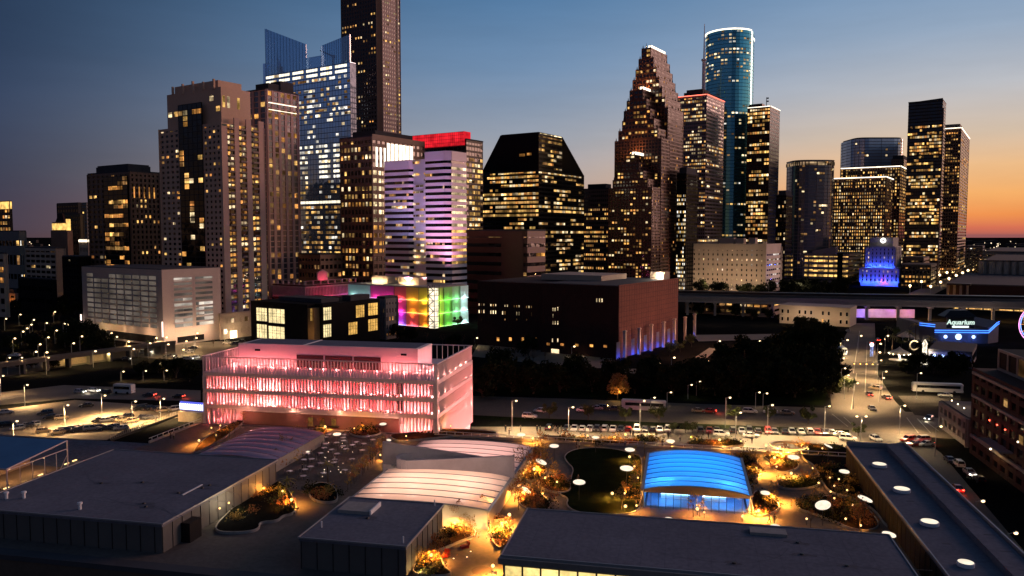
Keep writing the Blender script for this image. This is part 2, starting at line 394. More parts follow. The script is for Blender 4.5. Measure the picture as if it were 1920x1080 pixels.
# brown apartment tower at the start of the skyline
b = block('apartment_tower', 'brown apartment tower with a glassy middle bay behind the pale parking garage', 'apartment tower', 243, 322, 165, 298, 640, 26, 9, 7, M_brown, G_dark, 2.0, .42, .5, .4, .10, .13, MIX_Y, 2, finish=False)
for s, lo, hi in ((3, .42, .98),):                                  # glazed bay on the street corner
    p0 = b.poly[3].lerp(b.poly[0], lo); p1 = b.poly[3].lerp(b.poly[0], hi); n = -b.A
    b.part('corner_glazing', G_dark).prism(xy([p0, p0 + n * 1.6, p1 + n * 1.6, p1][::-1][::-1]), 8, b.zt - 3)
    b.facade(p0 + n * 1.6, p1 + n * 1.6, 8, b.zt - 3, 26, 5, M_dkmul, .2, .14, .1, .1, lits(26, 5, .33, MIX_O, 2), pname='mullion')
for k in range(5):                                                  # tall lit arches near the top
    pp = b.poly[0].lerp(b.poly[1], .12 + k * .17); b.wins.append((pp + b.B * .56 + V((0, 0, b.zt - 16)), b.A, b.B, 1.0, 9, W_o, 'window'))
b.part('roof_plant', M_brown).prism(xy(shrink(b.poly, 9)), b.zt + 1.1, b.zt + 7)
b.done()

# pale rose apartment tower with balconies
poly, zt, A, B, la, lb = corner_box(413, 205, 299, 492, 500)
b = Bld('apartment_tower', 'tall pale rose apartment tower with three columns of balconies and a stepped crown', 'apartment tower', tuple(centre(poly)), None, 100)
b.part('wall', M_pinkst).prism(xy(poly), 0, zt - 8)
Nn, Ee, Sx, Ww = poly
up = [Nn - B * 3 + A * 3, Nn + A * (lb * .78) - B * 3, Nn + A * (lb * .78) - B * (la - 4), Nn + A * 3 - B * (la - 4)]
zu = at(413, 160, 500).z
b.part('wall', M_pinkst).prism(xy(up), zt - 8, zu)
b.part('crown', M_pinkst).prism(xy(shrink(up, 6)), zu, zu + 5)
for k in range(5):
    c = up[3].lerp(up[0], .12 + .19 * k); b.part('crown', M_pinkst).obox((c.x, c.y, zu + 2.2), B, A, 1.2, 1.2, 5 + (k % 3) * 1.4)
FLR = 38; fl_z = (zt - 8) / FLR
W2 = lambda t: Ww.lerp(Nn, t)
b.facade(W2(0), W2(.33), 0, zt - 8, FLR, 4, M_pinkst, 2.3, .5, .28, .25, lits(FLR, 4, .1, MIX_Y, 1))
b.part('glazing', G_dark).obox(tuple((W2(.02) + W2(.98)) / 2 + V((0, 0, (zt - 8) / 2)) + A * .05), B, A, la * .96, .16, zt - 9)
mid0, mid1 = W2(.34), W2(.72)
b.part('dark_bay', G_dark).prism(xy([mid0 - A * .8, mid1 - A * .8, mid1, mid0]), 4, zt + 6)
b.facade(mid0 - A * .8, mid1 - A * .8, 4, zt + 6, FLR, 5, M_dkmul, .25, .12, .12, .1, lits(FLR, 5, .12, MIX_Y, 1), pname='mullion')
b.facade(W2(.73), W2(1), 0, zt - 8, FLR, 4, M_pinkst, 2.1, .5, .28, .25, lits(FLR, 4, .11, MIX_Y, 1))
E2 = lambda t: Nn.lerp(Ee, t)
b.part('bay_glazing', G_bronze).obox(tuple((E2(.02) + E2(.98)) / 2 + V((0, 0, (zt - 8) / 2)) + B * .02), A, B, lb * .96, .1, zt - 9)
for lo, hi in ((0, .13), (.29, .4), (.57, .69), (.87, 1.0)):         # plain piers between the balcony bays
    p0, p1 = E2(lo), E2(hi); c = (p0 + p1) / 2 + B * .5; b.part('pier', M_pinkpan).obox((c.x, c.y, zt / 2 - (2 if lo else 5)), A, B, (p1 - p0).length, 1.0, zt - (4 if lo else 10))
for bi, (lo, hi) in enumerate(((.13, .29), (.4, .57), (.69, .87))):
    p0, p1 = E2(lo), E2(hi); wd = (p1 - p0).length
    for f in range(4, FLR):
        z = f * fl_z; c = (p0 + p1) / 2 + B * .95
        b.part('balcony', M_taupe).obox((c.x, c.y, z), A, B, wd * .8, 1.7, .35)
        b.part('balcony', M_taupe).obox((c.x + B.x * .82, c.y + B.y * .82, z + .6), A, B, wd * .8, .06, .9)
    d = lits(FLR, 2, .62, [W_o, W_y, W_o, W_d, W_w], 1, none=(0, 1, 2))
    b.facade(p0, p1, 0, zt - 8, FLR, 2, None, .6, .3, lit=d, off=.12)
b.facade(Ee, Sx, 0, zt - 8, FLR, 6, M_pinkst, 2.5, .5, .2, .2); b.facade(Sx, Ww, 0, zt - 8, FLR, 8, M_pinkst, 2.5, .5, .2, .2)
b.facade(up[3], up[0], zt - 2, zu - 3, 2, 9, None, 2.2, .5, lit={(0, 0): W_w, (0, 1): W_y, (1, 7): W_w, (0, 8): W_y}, off=.06)
b.facade(up[0], up[1], zt - 2, zu - 1, 1, 6, None, 1.6, .5, lit={(0, 0): W_y, (0, 1): W_w, (0, 3): W_y}, off=.06)
b.done()

# rose tower just behind it, with a lit terrace band
b = block('apartment_tower', 'rose precast tower with a white lit terrace line, half hidden behind the balcony tower', 'apartment tower', 499, 168, 462, 557, 590, 40, 3, 5, M_pinkpan, G_grey, 2.4, .16, .5, .3, .1, .25, MIX_O, 1, finish=False)
p0, p1 = b.poly[0], b.poly[1]
b.part('terrace_light', L_crown).obox(tuple((p0 + p1) / 2 + B * .6 + V((0, 0, b.zt - 9))), A, B, b.lb * .9, .3, .5)
b.part('terrace_light', L_crown).obox(tuple((p0 + p1) / 2 + B * .6 + V((0, 0, b.zt - 14))), A, B, b.lb * .9, .3, .35)
b.part('roof_plant', M_pinkpan).prism(xy([p0.lerp(p1, .55) - B * 3, p0.lerp(p1, .97) - B * 3, p0.lerp(p1, .97) - B * 14, p0.lerp(p1, .55) - B * 14]), b.zt, b.zt + 9)
b.done()

# blue glass tower with a split crown
poly, zt, A, B, la, lb = corner_box(656, 116, 498, 667, 690)
b = Bld('office_tower', 'blue glass office tower with a split slanted crown and rows of bright white floors', 'office tower', tuple(centre(poly)), None, 100)
M_blmul0 = surf('slate_blue_mullion', (.05, .08, .12), .4, .3); b.part('glazing', G_blue).prism(xy(poly), 0, zt)
Nn, Ee, Sx, Ww = poly
Wt = lambda t: Ww.lerp(Nn, t)
fl = 46; d = {}
r5 = random.Random(5)
cols = 30
for f in range(fl):
    up_ = f / fl
    for c in range(cols):
        recess = c in (15, 16, 17, 18)
        if f >= 44 and c % 5 != 4: d[(f, c)] = W_b if c not in (3, 13, 22) else W_w
        elif 36 <= f < 44: 
            if r5.random() < (.5 if not recess else .85) * (1 if f != 42 else .3): d[(f, c)] = r5.choice([W_c, W_c, W_w, W_d])
        elif f >= 31:
            if r5.random() < .1: d[(f, c)] = r5.choice([W_c, W_w])
        elif f >= 24:
            if c % 6 != 5 and not (f < 29 and recess) and r5.random() < .95: d[(f, c)] = r5.choice([W_b, W_c, W_w]) if f % 2 else r5.choice([W_c, W_b])
        elif f == 19: d[(f, c)] = W_b
        elif f >= 9:
            if r5.random() < (.25 if f in (20, 21, 22, 23) else .6): d[(f, c)] = r5.choice([W_w, W_y, W_c, W_y, W_d, W_d])
        elif f == 8: d[(f, c)] = W_w
b.facade(Ww, Nn, 0, zt, fl, cols, M_blmul0, .16, .1, .1, .08, d, pname='mullion', wmul=1.0, hmul=.62)
b.facade(Nn, Ee, 0, zt * .9, 41, 3, M_dkmul, .3, .26, .16, .12, lits(41, 3, .12, [W_c, W_w], 1), pname='mullion')
b.facade(Ee, Sx, 0, zt, fl, 10, M_dkmul, .3, .26, .16, .12, pname='mullion'); b.facade(Sx, Ww, 0, zt, fl, 6, M_dkmul, .3, .26, .16, .12, pname='mullion')
M_crown = see_glass('crown_glass', (.46, .66, .84), .4); M_blmul = surf('blue_mullion', (.06, .11, .17), .4, .3)
b.part('side_glazing', glass('deep_blue_glass', (.03, .06, .11), .15, .5, .3)).obox(tuple((Nn + Ee) / 2 + B * .03 + V((0, 0, zt / 2))), A, B, lb, .08, zt - .5)  # darker glass added over this face to damp its sky reflection
def fin(t0, t1, px0, py0, px1, py1):
    q0, q1 = Wt(t0), Wt(t1)
    z0 = CAMZ + (440 - py0) / FPX * q0.y; z1 = CAMZ + (440 - py1) / FPX * q1.y
    th = A * 1.2
    for lower in (0,):
        P = [q0, q1, q1 + th, q0 + th]
        b.part('crown_screen', M_crown).prism(xy(P), zt, [z0, z1, z1, z0])
    for k in range(14):
        q = q0.lerp(q1, k / 13.0); z = z0 + (z1 - z0) * k / 13.0
        b.part('crown_mullion', M_blmul).obox((q.x - A.x * .08, q.y - A.y * .08, (zt + z) / 2), B, A, .25, .16, z - zt)
    if t0: return
    back = q0 + A * 22
    b.part('crown_screen', M_crown).prism(xy([q0 + A * 1.2, q0 + B * 1.0 + A * 1.2, back + B * 1.0, back]) if t0 == 0 else xy([q1 + A * 1.2, q1 + A * 20, q1 + A * 20 - B, q1 + A * 1.2 - B]), zt, [z0, z0, zt + 3, zt + 3] if t0 == 0 else [z1, zt + 3, zt + 3, z1])
fin(0, .5, 498, 62, 580, 90); fin(.68, 1, 604, 93, 656, 72)
q0, q1 = Wt(.5), Wt(.68); b.part('crown_screen', M_crown).prism(xy([q0 + A * 1.5, q1 + A * 1.5, q1 + A * 3, q0 + A * 3]), zt, zt + 10)
# lower shoulder beside it
b.part('glazing', G_blue).prism(xy([Ww - B * 5 + A * 1, Ww - B * .02 + A * 1, Ww - B * .02 + A * 20, Ww - B * 5 + A * 20]), 0, at(498, 118, Ww.y).z)
b.done()
cr = MB(); cp = Wt(.72) + A * 10
cr.cyl((cp.x, cp.y, zt + 1), (cp.x, cp.y, zt + 10), .9, .7); cr.cyl((cp.x, cp.y, zt + 10), tuple(V((cp.x, cp.y, zt + 14)) - B * 16 + V((0, 0, 3))), .8, .4); cr.box((cp.x, cp.y, zt + 10), (3, 3, 2))
tag(cr.build('roof_crane', M_steel, None, loc=(cp.x, cp.y, zt)), 'small dark maintenance crane reaching out over the slanted glass crown', 'crane')

# the tallest dark granite tower, cut off by the frame
poly, zt, A, B, la, lb = corner_box(709, 2, 640, 749, 770); zt = 305
Nn, Ee, Sx, Ww = poly; c1_ = Nn - B * 3.2; c2_ = Nn + A * 5.5
poly = [c2_, Ee, Sx, Ww, c1_]
b = Bld('office_tower', 'tallest dark granite office tower rising out of the top of the frame', 'office tower', tuple(centre(poly)), None, 100)
M_shgran = surf('shaded_granite', (.07, .045, .04), .5, var=.15, scale=.04); M_mauve = surf('mauve_granite', (.26, .17, .16), .45, var=.12, scale=.04)  # one granite here: shaded and sunset-lit tones put into each face's colour
b.part('glazing', G_dark).prism(xy(poly), 0, zt)
b.facade(Ww, c1_, 0, zt, 76, 13, M_shgran, 1.7, .5, .25, .2, lits(76, 13, .13, [W_y, W_w, W_y, W_o, W_d], 2, full=(36,)), pname='granite_grid')
b.part('chamfer', M_brown).prism(xy([c1_ - A * .1, c2_ + B * .3, c2_, c1_]), 0, zt)
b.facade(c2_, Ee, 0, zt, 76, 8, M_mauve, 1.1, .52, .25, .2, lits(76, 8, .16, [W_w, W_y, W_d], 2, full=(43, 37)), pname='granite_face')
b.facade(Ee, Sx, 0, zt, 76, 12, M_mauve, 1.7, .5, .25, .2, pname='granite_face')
b.part('reveal', M_dkmul).obox(tuple(c2_.lerp(Ee, .84) + B * .3 + V((0, 0, zt / 2))), A, B, 2.2, .5, zt)
b.part('roof', M_roof).prism(xy(poly), zt, zt + 1); b.done()

# brown tower with tall floodlit bars at its head
b = block('office_tower', 'brown granite office tower with a row of tall white lit bars under its roof', 'office tower', 697, 256, 638, 795, 620, 22, 9, 12, M_brown, G_bronze, 1.3, .42, .4, .3, .42, .0, [W_y, W_w, W_y, W_o, W_d, W_d], 1, finish=False)
p0, p1 = b.poly[0], b.poly[1]
for k in range(10):
    q = p0.lerp(p1, .05 + k * .073); z = b.zt - 13 - (0 if k > 2 else 2)
    b.wins.append((q + B * .5 + A * 1.6 + V((0, 0, z)), A, B, 3.6 if k > 2 else 2.0, 19 if k > 2 else 15, L_crown, 'lit_bar'))
d = {(f, c): (W_w if f > 10 else W_o) for f in range(7, 18) for c in (0, 1)}
b.facade(p0, p0.lerp(p1, .2), 0, b.zt, 22, 2, None, 1.2, .42, lit=d, off=.32)
b.facade(p0, p1, b.zt - 2, b.zt + 2, 1, 1, M_brown, .1, .9, 0, .7, pname='parapet')
b.done()

# striped pale tower: two chamfered wings with ribbon windows
def ribbon_poly(xs, yt, Y0, depths):
    out = []
    for x, dy in zip(xs, depths):
        p = at(x, yt, Y0 + dy); out.append(V((p.x, p.y, 0)))
    return out
b = Bld('office_tower', 'pale office tower with horizontal ribbon windows, its lower floors washed magenta and blue', 'office tower', (at(800, 500, 540).x, 545, 0), None, 100)
def wing(xl, xc0, xc1, xr, yt, Y, tag_, nf, pl, pr):
    C = at((xc0 + xc1) / 2, yt, Y); zt = C.z
    a0 = at(xc0, yt, Y); a0 = V((a0.x, a0.y, 0)); a1 = at(xc1, yt, Y + .6); a1 = V((a1.x, a1.y, 0))
    l0 = a0 - TB * abs(reach(a0, -TB, xl, yt)); r1 = a1 + TA * abs(reach(a1, TA, xr, yt))
    ft = [a0, a1, r1, r1 - TB * 18, l0 + TA * 22, l0]
    b.part('glazing', G_dark).prism(xy(ft), 20, zt)
    hb = (zt - 20) / nf
    for i in range(6):
        p0, p1 = ft[i], ft[(i + 1) % 6]
        b.facade(p0, p1, 20, zt, nf, max(1, int((p1 - p0).length / 2.2)), M_lilac, .1, .52, 0, .35, None, pname='spandrel')
        c = (p0 + p1) / 2; u = (p1 - p0).normalized(); n = V((u.y, -u.x, 0)); c = c + n * .2
        b.part('spandrel', M_lilac).obox((c.x, c.y, zt - hb * .55), u, n, (p1 - p0).length - .02, .42, hb * 1.5)
    b.facade(ft[5], ft[0], 20, zt, nf, max(3, int((a0 - l0).length / 2.0)), None, .1, .52, lit=lits(nf, 40, pl, [W_w, W_y, W_d], 4, none=(nf - 1, nf - 2)), off=.06)
    b.facade(ft[1], ft[2], 20, zt, nf, 4, None, .05, .52, lit={(f, c): (W_w if f > 9 else W_y) for f in range(4, nf - 2) for c in range(4)} if pr else None, off=.06)
    b.part('roof', M_lilac).prism(xy(shrink(ft, -.3)), zt, zt + .6)
    return ft, zt
wing(721, 766, 777, 792, 302, 566, 'a', 21, .2, False); ftw, ztw = wing(797, 833, 846, 874, 285, 540, 'b', 22, .22, True)
b.part('core', M_lilac).prism(xy([at(772, 300, 568), at(803, 300, 553), at(812, 300, 590), at(785, 300, 600)]), 20, ztw - 3)
b.facade(V(at(772, 300, 567.8).to_tuple()) - TA * .1, V(at(803, 300, 552.8).to_tuple()) - TA * .1, 20, ztw - 3, 22, 4, None, .2, .6, lit=lits(22, 4, .4, [W_y, W_w, W_d], 2), off=.4)
b.done()

# tower with a red lit crown
b = block('office_tower', 'black glass office tower carrying a long glowing red crown box', 'office tower', 874, 262, 768, 905, 680, 30, 14, 6, M_dkmul, G_dark, .4, .38, .15, .3, .5, .55, [W_y, W_w, W_y, W_d], 2, full=(26, 23, 22, 21, 20), none=(29, 28, 27), plant=False, finish=False)
cw = b.part('crown', L_redcrown); q = [b.poly[3] - A * 1.2, b.poly[0] - A * 1.2 - B * 1.2, b.poly[0] + A * 8 - B * 1.2, b.poly[3] + A * 14]
cw.prism(xy(q), at(870, 272, b.poly[0].y).z, at(870, 246, b.poly[0].y).z)
b.facade(q[0], q[1], at(870, 272, b.poly[0].y).z, at(870, 246, b.poly[0].y).z, 4, 30, surf('red_frame', (.2, .005, .01), .5), .18, .08, .1, .12, pname='crown_grid')
b.done()

# black tower with sloping shoulders
poly, zt, A, B, la, lb = corner_box(1010, 318, 903, 1095, 730)
zp = at(1010, 248, 730).z
b = Bld('office_tower', 'black glass office tower with steeply sloping shoulders and yellow lit floors', 'office tower', tuple(centre(poly)), None, 100)
Nn, Ee, Sx, Ww = poly
kL = la * .34; kR = lb * .5
top = [Nn, Ee - A * kR, Sx - A * kR + B * kL, Ww + B * kL]
b.part('glazing', G_dark).prism(xy(poly), 0, zt); b.part('sloped_glazing', surf('slope_black', (.006, .006, .007), .45, spec=.1)).prism(xy(poly), zt + .01, zp, inset=xy(top))
mk = lambda nf, nb, s: {(f, c): m for (f, c), m in lits(nf, nb, .62, [W_y, W_y, W_w, W_o], 5, none=(0, 1, 2, 3), seed=s, fv=(.3, .7, 1, 1.2, 1.5)).items()}
dl = mk(30, 20, 3); dl.update({(f, c): W_y for f in (11, 12, 13, 19, 20, 22) for c in range(20) if rnd.random() < .92})
b.facade(Ww, Nn, 0, zt, 30, 20, M_dkmul, .22, .42, .12, .25, dl, pname='mullion')
b.facade(Nn, Ee, 0, zt, 30, 16, M_dkmul, .22, .42, .12, .25, lits(30, 16, .3, [W_y, W_w, W_d], 3, none=(0, 1)), pname='mullion')
b.facade(Ee, Sx, 0, zt, 30, 18, M_dkmul, .3, .42, .12, .25, pname='mullion'); b.facade(Sx, Ww, 0, zt, 30, 18, M_dkmul, .3, .42, .12, .25, pname='mullion')
b.facade(Nn, Nn + A * (lb - kR) * .98, zt, zp - 1, 8, 8, M_dkmul, .22, .42, .12, .25, {**lits(8, 8, .3, MIX_Y, 2), **{(7, c): W_d for c in range(8)}, **{(6, c): W_d for c in range(0, 8, 2)}}, pname='mullion')
b.wins.append((Nn - B * la * .28 - A * .1 + V((0, 0, zt + 14)), B, -A, 6, 2.4, W_o, 'window')); b.wins.append((Nn - B * la * .16 - A * .1 + V((0, 0, zt + 14.5)), B, -A, 5, 2.2, W_o, 'window'))
b.part('ridge_light', W_w).obox(tuple(Nn + A * (lb - kR) / 2 + B * .2 + V((0, 0, zp - .6))), A, B, (lb - kR) * .9, .3, .7)
b.part('roof', M_roof).prism(xy(shrink(top, 1)), zp, zp + .5)
b.done()

# low brown striped block before it
b = block('office_block', 'low reddish brown office block with thin strip windows beside the striped pale tower', 'office block', 988, 433, 868, 1022, 560, 9, 10, 4, M_redgran, G_dark, .6, .62, .0, .35, .12, .2, [W_d, W_o, W_d, W_d], 3, finish=False, plant=False)
p0 = b.poly[3].lerp(b.poly[0], .62); p1 = b.poly[3].lerp(b.poly[0], .95)
b.part('stair_panel', M_redgran).obox(tuple((p0 + p1) / 2 - A * .3 + V((0, 0, b.zt / 2))), B, A, (p1 - p0).length, .9, b.zt)
b.done()
block('office_block', 'brown gridded office block with yellow floors between the black sloped and gabled towers', 'office block', 1141, 354, 1092, 1156, 860, 22, 13, 4, M_brown, G_dark, .9, .5, .3, .35, .34, .2, [W_y, W_y, W_o, W_d], 3, full=(6, 7, 11, 15))

# red granite tower of three stepped gables
b = Bld('office_tower', 'red granite tower stepping up in three gables with spires along every step', 'office tower', (at(1205, 400, 800).x, 800, 0), None, 100)
def gable_seg(pxc, ypk, ysh, hw, Y, lenA, steps, lit_roof, nfl):
    pk = at(pxc, ypk, Y); zsh = at(pxc, ysh, Y).z; C = V((pk.x, pk.y, 0))
    n = steps
    for i in range(n + 1):
        t = i / n; h = hw - (hw - 4.5) * t; z0 = 0 if i == 0 else zsh + (pk.z - zsh) * (i - 1) / n; z1 = zsh + (pk.z - zsh) * i / n
        P = [C - TB * h, C + TB * h, C + TB * h + TA * lenA, C - TB * h + TA * lenA]
        b.part('glazing', G_bronze).prism(xy(P), z0 + (.01 if i else 0), z1)
        fr = nfl if i == 0 else 2
        bay = max(2, int(h * 2 / 3.1))
        b.facade(P[0], P[1], z0, z1, fr, bay, M_redgran, 1.0, .34, .35, .25, lits(fr, bay, .11 if i == 0 else .16, [W_y, W_w, W_o, W_d, W_y], 2, fv=(.3, .5, .8, 1, 2, 3)), pname='granite_grid')
        ba = max(2, int(lenA / 3.2))
        b.facade(P[1], P[2], z0, z1, fr, ba, M_redgran, 1.1, .36, .35, .25, lits(fr, ba, .05, [W_o, W_d], 1), pname='granite_face')
        b.facade(P[3], P[0], z0, z1, fr, ba, M_redgran, 1.1, .36, .35, .25, pname='granite_face')
        b.facade(P[2], P[3], z0, z1, fr, bay, M_redgran, 1.1, .36, .35, .25, pname='granite_face')
        for s in (-1, 1):                                            # spires on each step, down the length
            for k in range(0, int(lenA / 7) + 1):
                c = C + TB * (s * (h - .8)) + TA * (k * 7.0 + .5)
                b.part('spire', M_redgran).prism(xy([c + V((-.55, -.55, 0)), c + V((.55, -.55, 0)), c + V((.55, .55, 0)), c + V((-.55, .55, 0))]), z1, z1 + 3.0, inset=xy([c + V((-.1, -.1, 0)), c + V((.1, -.1, 0)), c + V((.1, .1, 0)), c + V((-.1, .1, 0))]))
    b.part('spire', M_redgran).cyl((C.x, C.y, pk.z), (C.x, C.y, pk.z + 5), .5, .05)
    if lit_roof:
        c = C + TA * (lenA * .5) + TB * 2.6; b.part('ridge_light', L_crown).obox((c.x, c.y, pk.z + 1.3), TA, TB, lenA * .86, 3.4, 2.6)
        for k in range(5):
            q = C + TA * (lenA * (.1 + .2 * k)); lampq = lamp(b.e, (q.x, q.y - 1, pk.z + 2), (1, .5, .13), 1500, .5)
    return C, pk.z
gable_seg(1182, 290, 352, 22, 758, 24, 4, True, 36)
gable_seg(1197, 168, 262, 24, 776, 20, 5, True, 46)
gable_seg(1212, 90, 205, 23, 795, 40, 6, True, 52)
b.done()

# tower with a red neon roof line
b = block('office_tower', 'mauve granite office tower with a thin red neon line round its roof', 'office tower', 1325, 178, 1268, 1358, 900, 52, 15, 12, M_mauve, G_bronze, .5, .46, .2, .4, .38, .06, [W_y, W_w, W_w, W_o, W_d], 3, full=(37, 38, 33, 24, 12), finish=False)
nl = glow('red_neon', (1, .16, .1), 3.5)
for i in (0, 3):
    p0, p1 = b.poly[i], b.poly[(i + 1) % 4]; u = (p1 - p0).normalized(); n = V((u.y, -u.x, 0)); c = (p0 + p1) / 2 + n * .8
    b.part('neon_line', nl).obox((c.x, c.y, b.zt + .6), u, n, (p1 - p0).length, .5, .7)
b.part('roof_plant', surf('red_plant', (.2, .05, .05), .7)).prism(xy([b.poly[3].lerp(b.poly[0], .3) + A * 4, b.poly[0] + A * 4 - B * 6, b.poly[0] + A * 26 - B * 6, b.poly[3].lerp(b.poly[0], .3) + A * 26]), b.zt + 1.1, b.zt + 8)
b.done()
block('office_tower', 'narrow dark tower with a blank side wall in front of the red neon roofed tower', 'office tower', 1287, 325, 1270, 1309, 780, 30, 6, 5, M_black, G_dark, .5, .4, .2, .2, .62, .0, [W_c, W_w, W_y], 1, none=(29, 28, 27, 26, 25))

# teal round-fronted glass tower
b = Bld('office_tower', 'teal glass tower with a rounded front and a white lit rim on top', 'office tower', (at(1369, 100, 1000).x, 1005, 0), None, 100)
C = at(1368.5, 66, 1004); zt = C.z; Rr = 44 / FPX * 1004 * .985; C = V((C.x, C.y, 0))
K = 40
ring = lambda r, dz=0: [(C.x + r * math.cos(2 * math.pi * i / K - math.pi / 2), C.y + r * math.sin(2 * math.pi * i / K - math.pi / 2)) for i in range(K)]
b.part('glazing', G_teal).prism(ring(Rr), 0, zt)
tl = MB()
for f in range(0, 72):
    z = f * zt / 72.0
    b.part('floor_edge', surf('teal_spandrel', (.03, .15, .17), .3, .4)).prism(ring(Rr + .18), z, z + .5)
r9 = random.Random(9)
for f in range(72):
    lv = r9.choice([.02, .05, .15, .35, .5]); lv = .85 if f in (66, 65, 62) else lv
    if f in (69, 70): lv = .4
    if 52 < f < 57 or 31 < f < 36: lv = .03
    st = False
    for i in range(K):
        mid = 2 * math.pi * (i + .5) / K - math.pi / 2; n = V((math.cos(mid), math.sin(mid), 0))
        if n.y > .2 or n.x > .72: continue
        if i % 2 == 0 or r9.random() < .3: st = r9.random() < lv
        if st and r9.random() < .85:
            u = V((-n.y, n.x, 0)); c = C + n * (Rr * math.cos(math.pi / K) + .25) + V((0, 0, (f + .58) * zt / 72))
            b.wins.append((c, u, n, 2.9, 1.9, r9.choice([W_w, W_w, W_c, W_y, W_d]), 'window'))
rim = b.part('rim_light', L_crown)
for i in range(K):
    a0 = 2 * math.pi * i / K - math.pi / 2; m_ = a0 + math.pi / K; c = C + V((math.cos(m_), math.sin(m_), 0)) * (Rr + .1)
    rim.obox((c.x, c.y, zt + (.8 if math.cos(m_) < .75 else -8)), (-math.sin(m_), math.cos(m_)), (math.cos(m_), math.sin(m_)), 2 * Rr * math.sin(math.pi / K) + .3, .9, 1.5)
b.part('roof_plant', M_roof).prism(ring(Rr * .4), zt, zt + 5)
b.done()
# slim mast beside it
mp = at(1319, 175, 960); mb = MB(); mz = at(1319, 45, 960).z
mb.cyl((mp.x, mp.y, 150), (mp.x, mp.y, at(1319, 112, 960).z), 2.2, 2.0, 8); mb.cyl((mp.x, mp.y, at(1319, 112, 960).z), (mp.x, mp.y, mz), 1.0, .35, 8); mb.cyl((mp.x, mp.y, at(1319, 114, 960).z), (mp.x, mp.y, at(1319, 111, 960).z), 3.2, 3.2, 10)
mast_b = block('office_block', 'plain dark block under the tall antenna mast behind the red neon roofed tower', 'office block', 1324, 260, 1308, 1340, 940, 30, 4, 4, M_mauve, G_dark, .8, .4, .2, .2)
tag(mb.build('antenna_mast', surf('mast_white', (.8, .66, .66), .6), None, loc=(mp.x, mp.y, 150)), 'tall slim pale antenna mast standing beside the teal round tower', 'antenna mast')

b = block('office_tower', 'dark office tower with red roof edge, lit floors one side and sunset the other', 'office tower', 1444, 200, 1402, 1462, 930, 46, 9, 6, M_dkmul, G_bronze, .5, .36, .2, .25, .6, .12, [W_y, W_y, W_w, W_o], 2, full=(44, 43, 42, 41), finish=False, plant=False)
for i in (0, 3):
    p0, p1 = b.poly[i], b.poly[(i + 1) % 4]; u = (p1 - p0).normalized(); n = V((u.y, -u.x, 0)); c = (p0 + p1) / 2 + n * .8
    b.part('neon_line', nl if i == 3 else L_crown).obox((c.x, c.y, b.zt + .6), u, n, (p1 - p0).length, .5, .7)
b.part('side_glazing', G_grey).obox(tuple(b.poly[0].lerp(b.poly[1], .5) + B * .02 + V((0, 0, b.zt / 2))), A, B, b.lb * .98, .1, b.zt - 2)
q = b.poly[0] + A * 6 - B * 6; an = b.part('antenna', M_steel); an.cyl((q.x, q.y, b.zt), (q.x, q.y, b.zt + 12), .5, .3); an.box((q.x + 1.5, q.y, b.zt + 11), (2, 1, 1.5)); an.box((q.x + 1.5, q.y, b.zt + 7.5), (2, 1, 1.5))
b.part('roof_plant', M_dkmul).prism(xy([b.poly[3] + A * 3 + B, b.poly[0] - B * 10 + A * 3, b.poly[0] - B * 10 + A * 14, b.poly[3] + A * 14 + B]), b.zt + 1.1, b.zt + 5)
b.done()
block('office_block', 'dark plain block squeezed between the red edged tower and the round grey tower', 'office block', 1474, 366, 1456, 1486, 900, 20, 5, 3, M_black, G_dark, .6, .4, .2, .2, .12, .0, [W_w, W_y], 1, plant=True)

# beige courthouse block with punched windows
poly, zt, A, B, la, lb = corner_box(1434, 458, 1281, 1464, 760)
b = Bld('courthouse', 'pale beige block with rows of small square windows below the towers', 'public building', tuple(centre(poly)), None, 100)
b.part('glazing', G_dark).prism(xy(poly), 0, zt)
d = lits(9, 17, .13, [W_w, W_c], 1); d.update({(1, c): W_w for c in range(1, 17) if rnd.random() < .85}); d.update({(2, c): W_w for c in (3, 4, 10, 11, 12, 15)}); d.update({(6, c): W_w for c in (4, 10, 11, 12, 13, 14, 15)})
b.facade(poly[3], poly[0], 2, zt - 3, 9, 17, M_beige, 3.6, .56, .3, .28, d)
b.facade(poly[0], poly[1], 2, zt - 3, 9, 8, surf('lilac_panel', (.36, .3, .34), .8), 1.2, .66, .3, .3, lits(9, 8, .3, [W_c, W_d], 2))
b.facade(poly[1], poly[2], 2, zt - 3, 9, 17, M_beige, 3.6, .56, .3, .28); b.facade(poly[2], poly[3], 2, zt - 3, 9, 8, M_beige, 3.6, .56, .3, .28)
for i in range(4):
    p0, p1 = poly[i], poly[(i + 1) % 4]; u = (p1 - p0).normalized(); n = V((u.y, -u.x, 0)); c = (p0 + p1) / 2 + n * .2; b.part('parapet', M_beige).obox((c.x, c.y, zt - 1.4), u, n, (p1 - p0).length + .4, .42, 3.4)
b.part('corner_pier', M_beige).obox(tuple(poly[0] - A * .6 + B * .2 + V((0, 0, zt / 2 + 1))), A, B, 2.4, 3.6, zt + 3)
for t in (.15, .4, .65, .9): q = poly[3].lerp(poly[0], t) - A * 26; lamp(b.e, (q.x, q.y, 12), (1, .72, .48), 5200, 2)  # unseen lamps added before both faces to brighten the walls
for t in (.3, .8): q = poly[0].lerp(poly[1], t) + B * 22; lamp(b.e, (q.x, q.y, 12), (.9, .7, .75), 5000, 2)
b.part('roof', M_roof).prism(xy(shrink(poly, 1)), zt, zt + .3)
for t0, t1, h in ((.42, .6, 6), (.62, .72, 5.5), (.78, .86, 6)):
    q = [poly[3].lerp(poly[0], t0) + A * 8, poly[3].lerp(poly[0], t1) + A * 8, poly[3].lerp(poly[0], t1) + A * 16, poly[3].lerp(poly[0], t0) + A * 16]; b.part('roof_plant', M_beige).prism(xy(q), zt + .3, zt + h)
b.done()

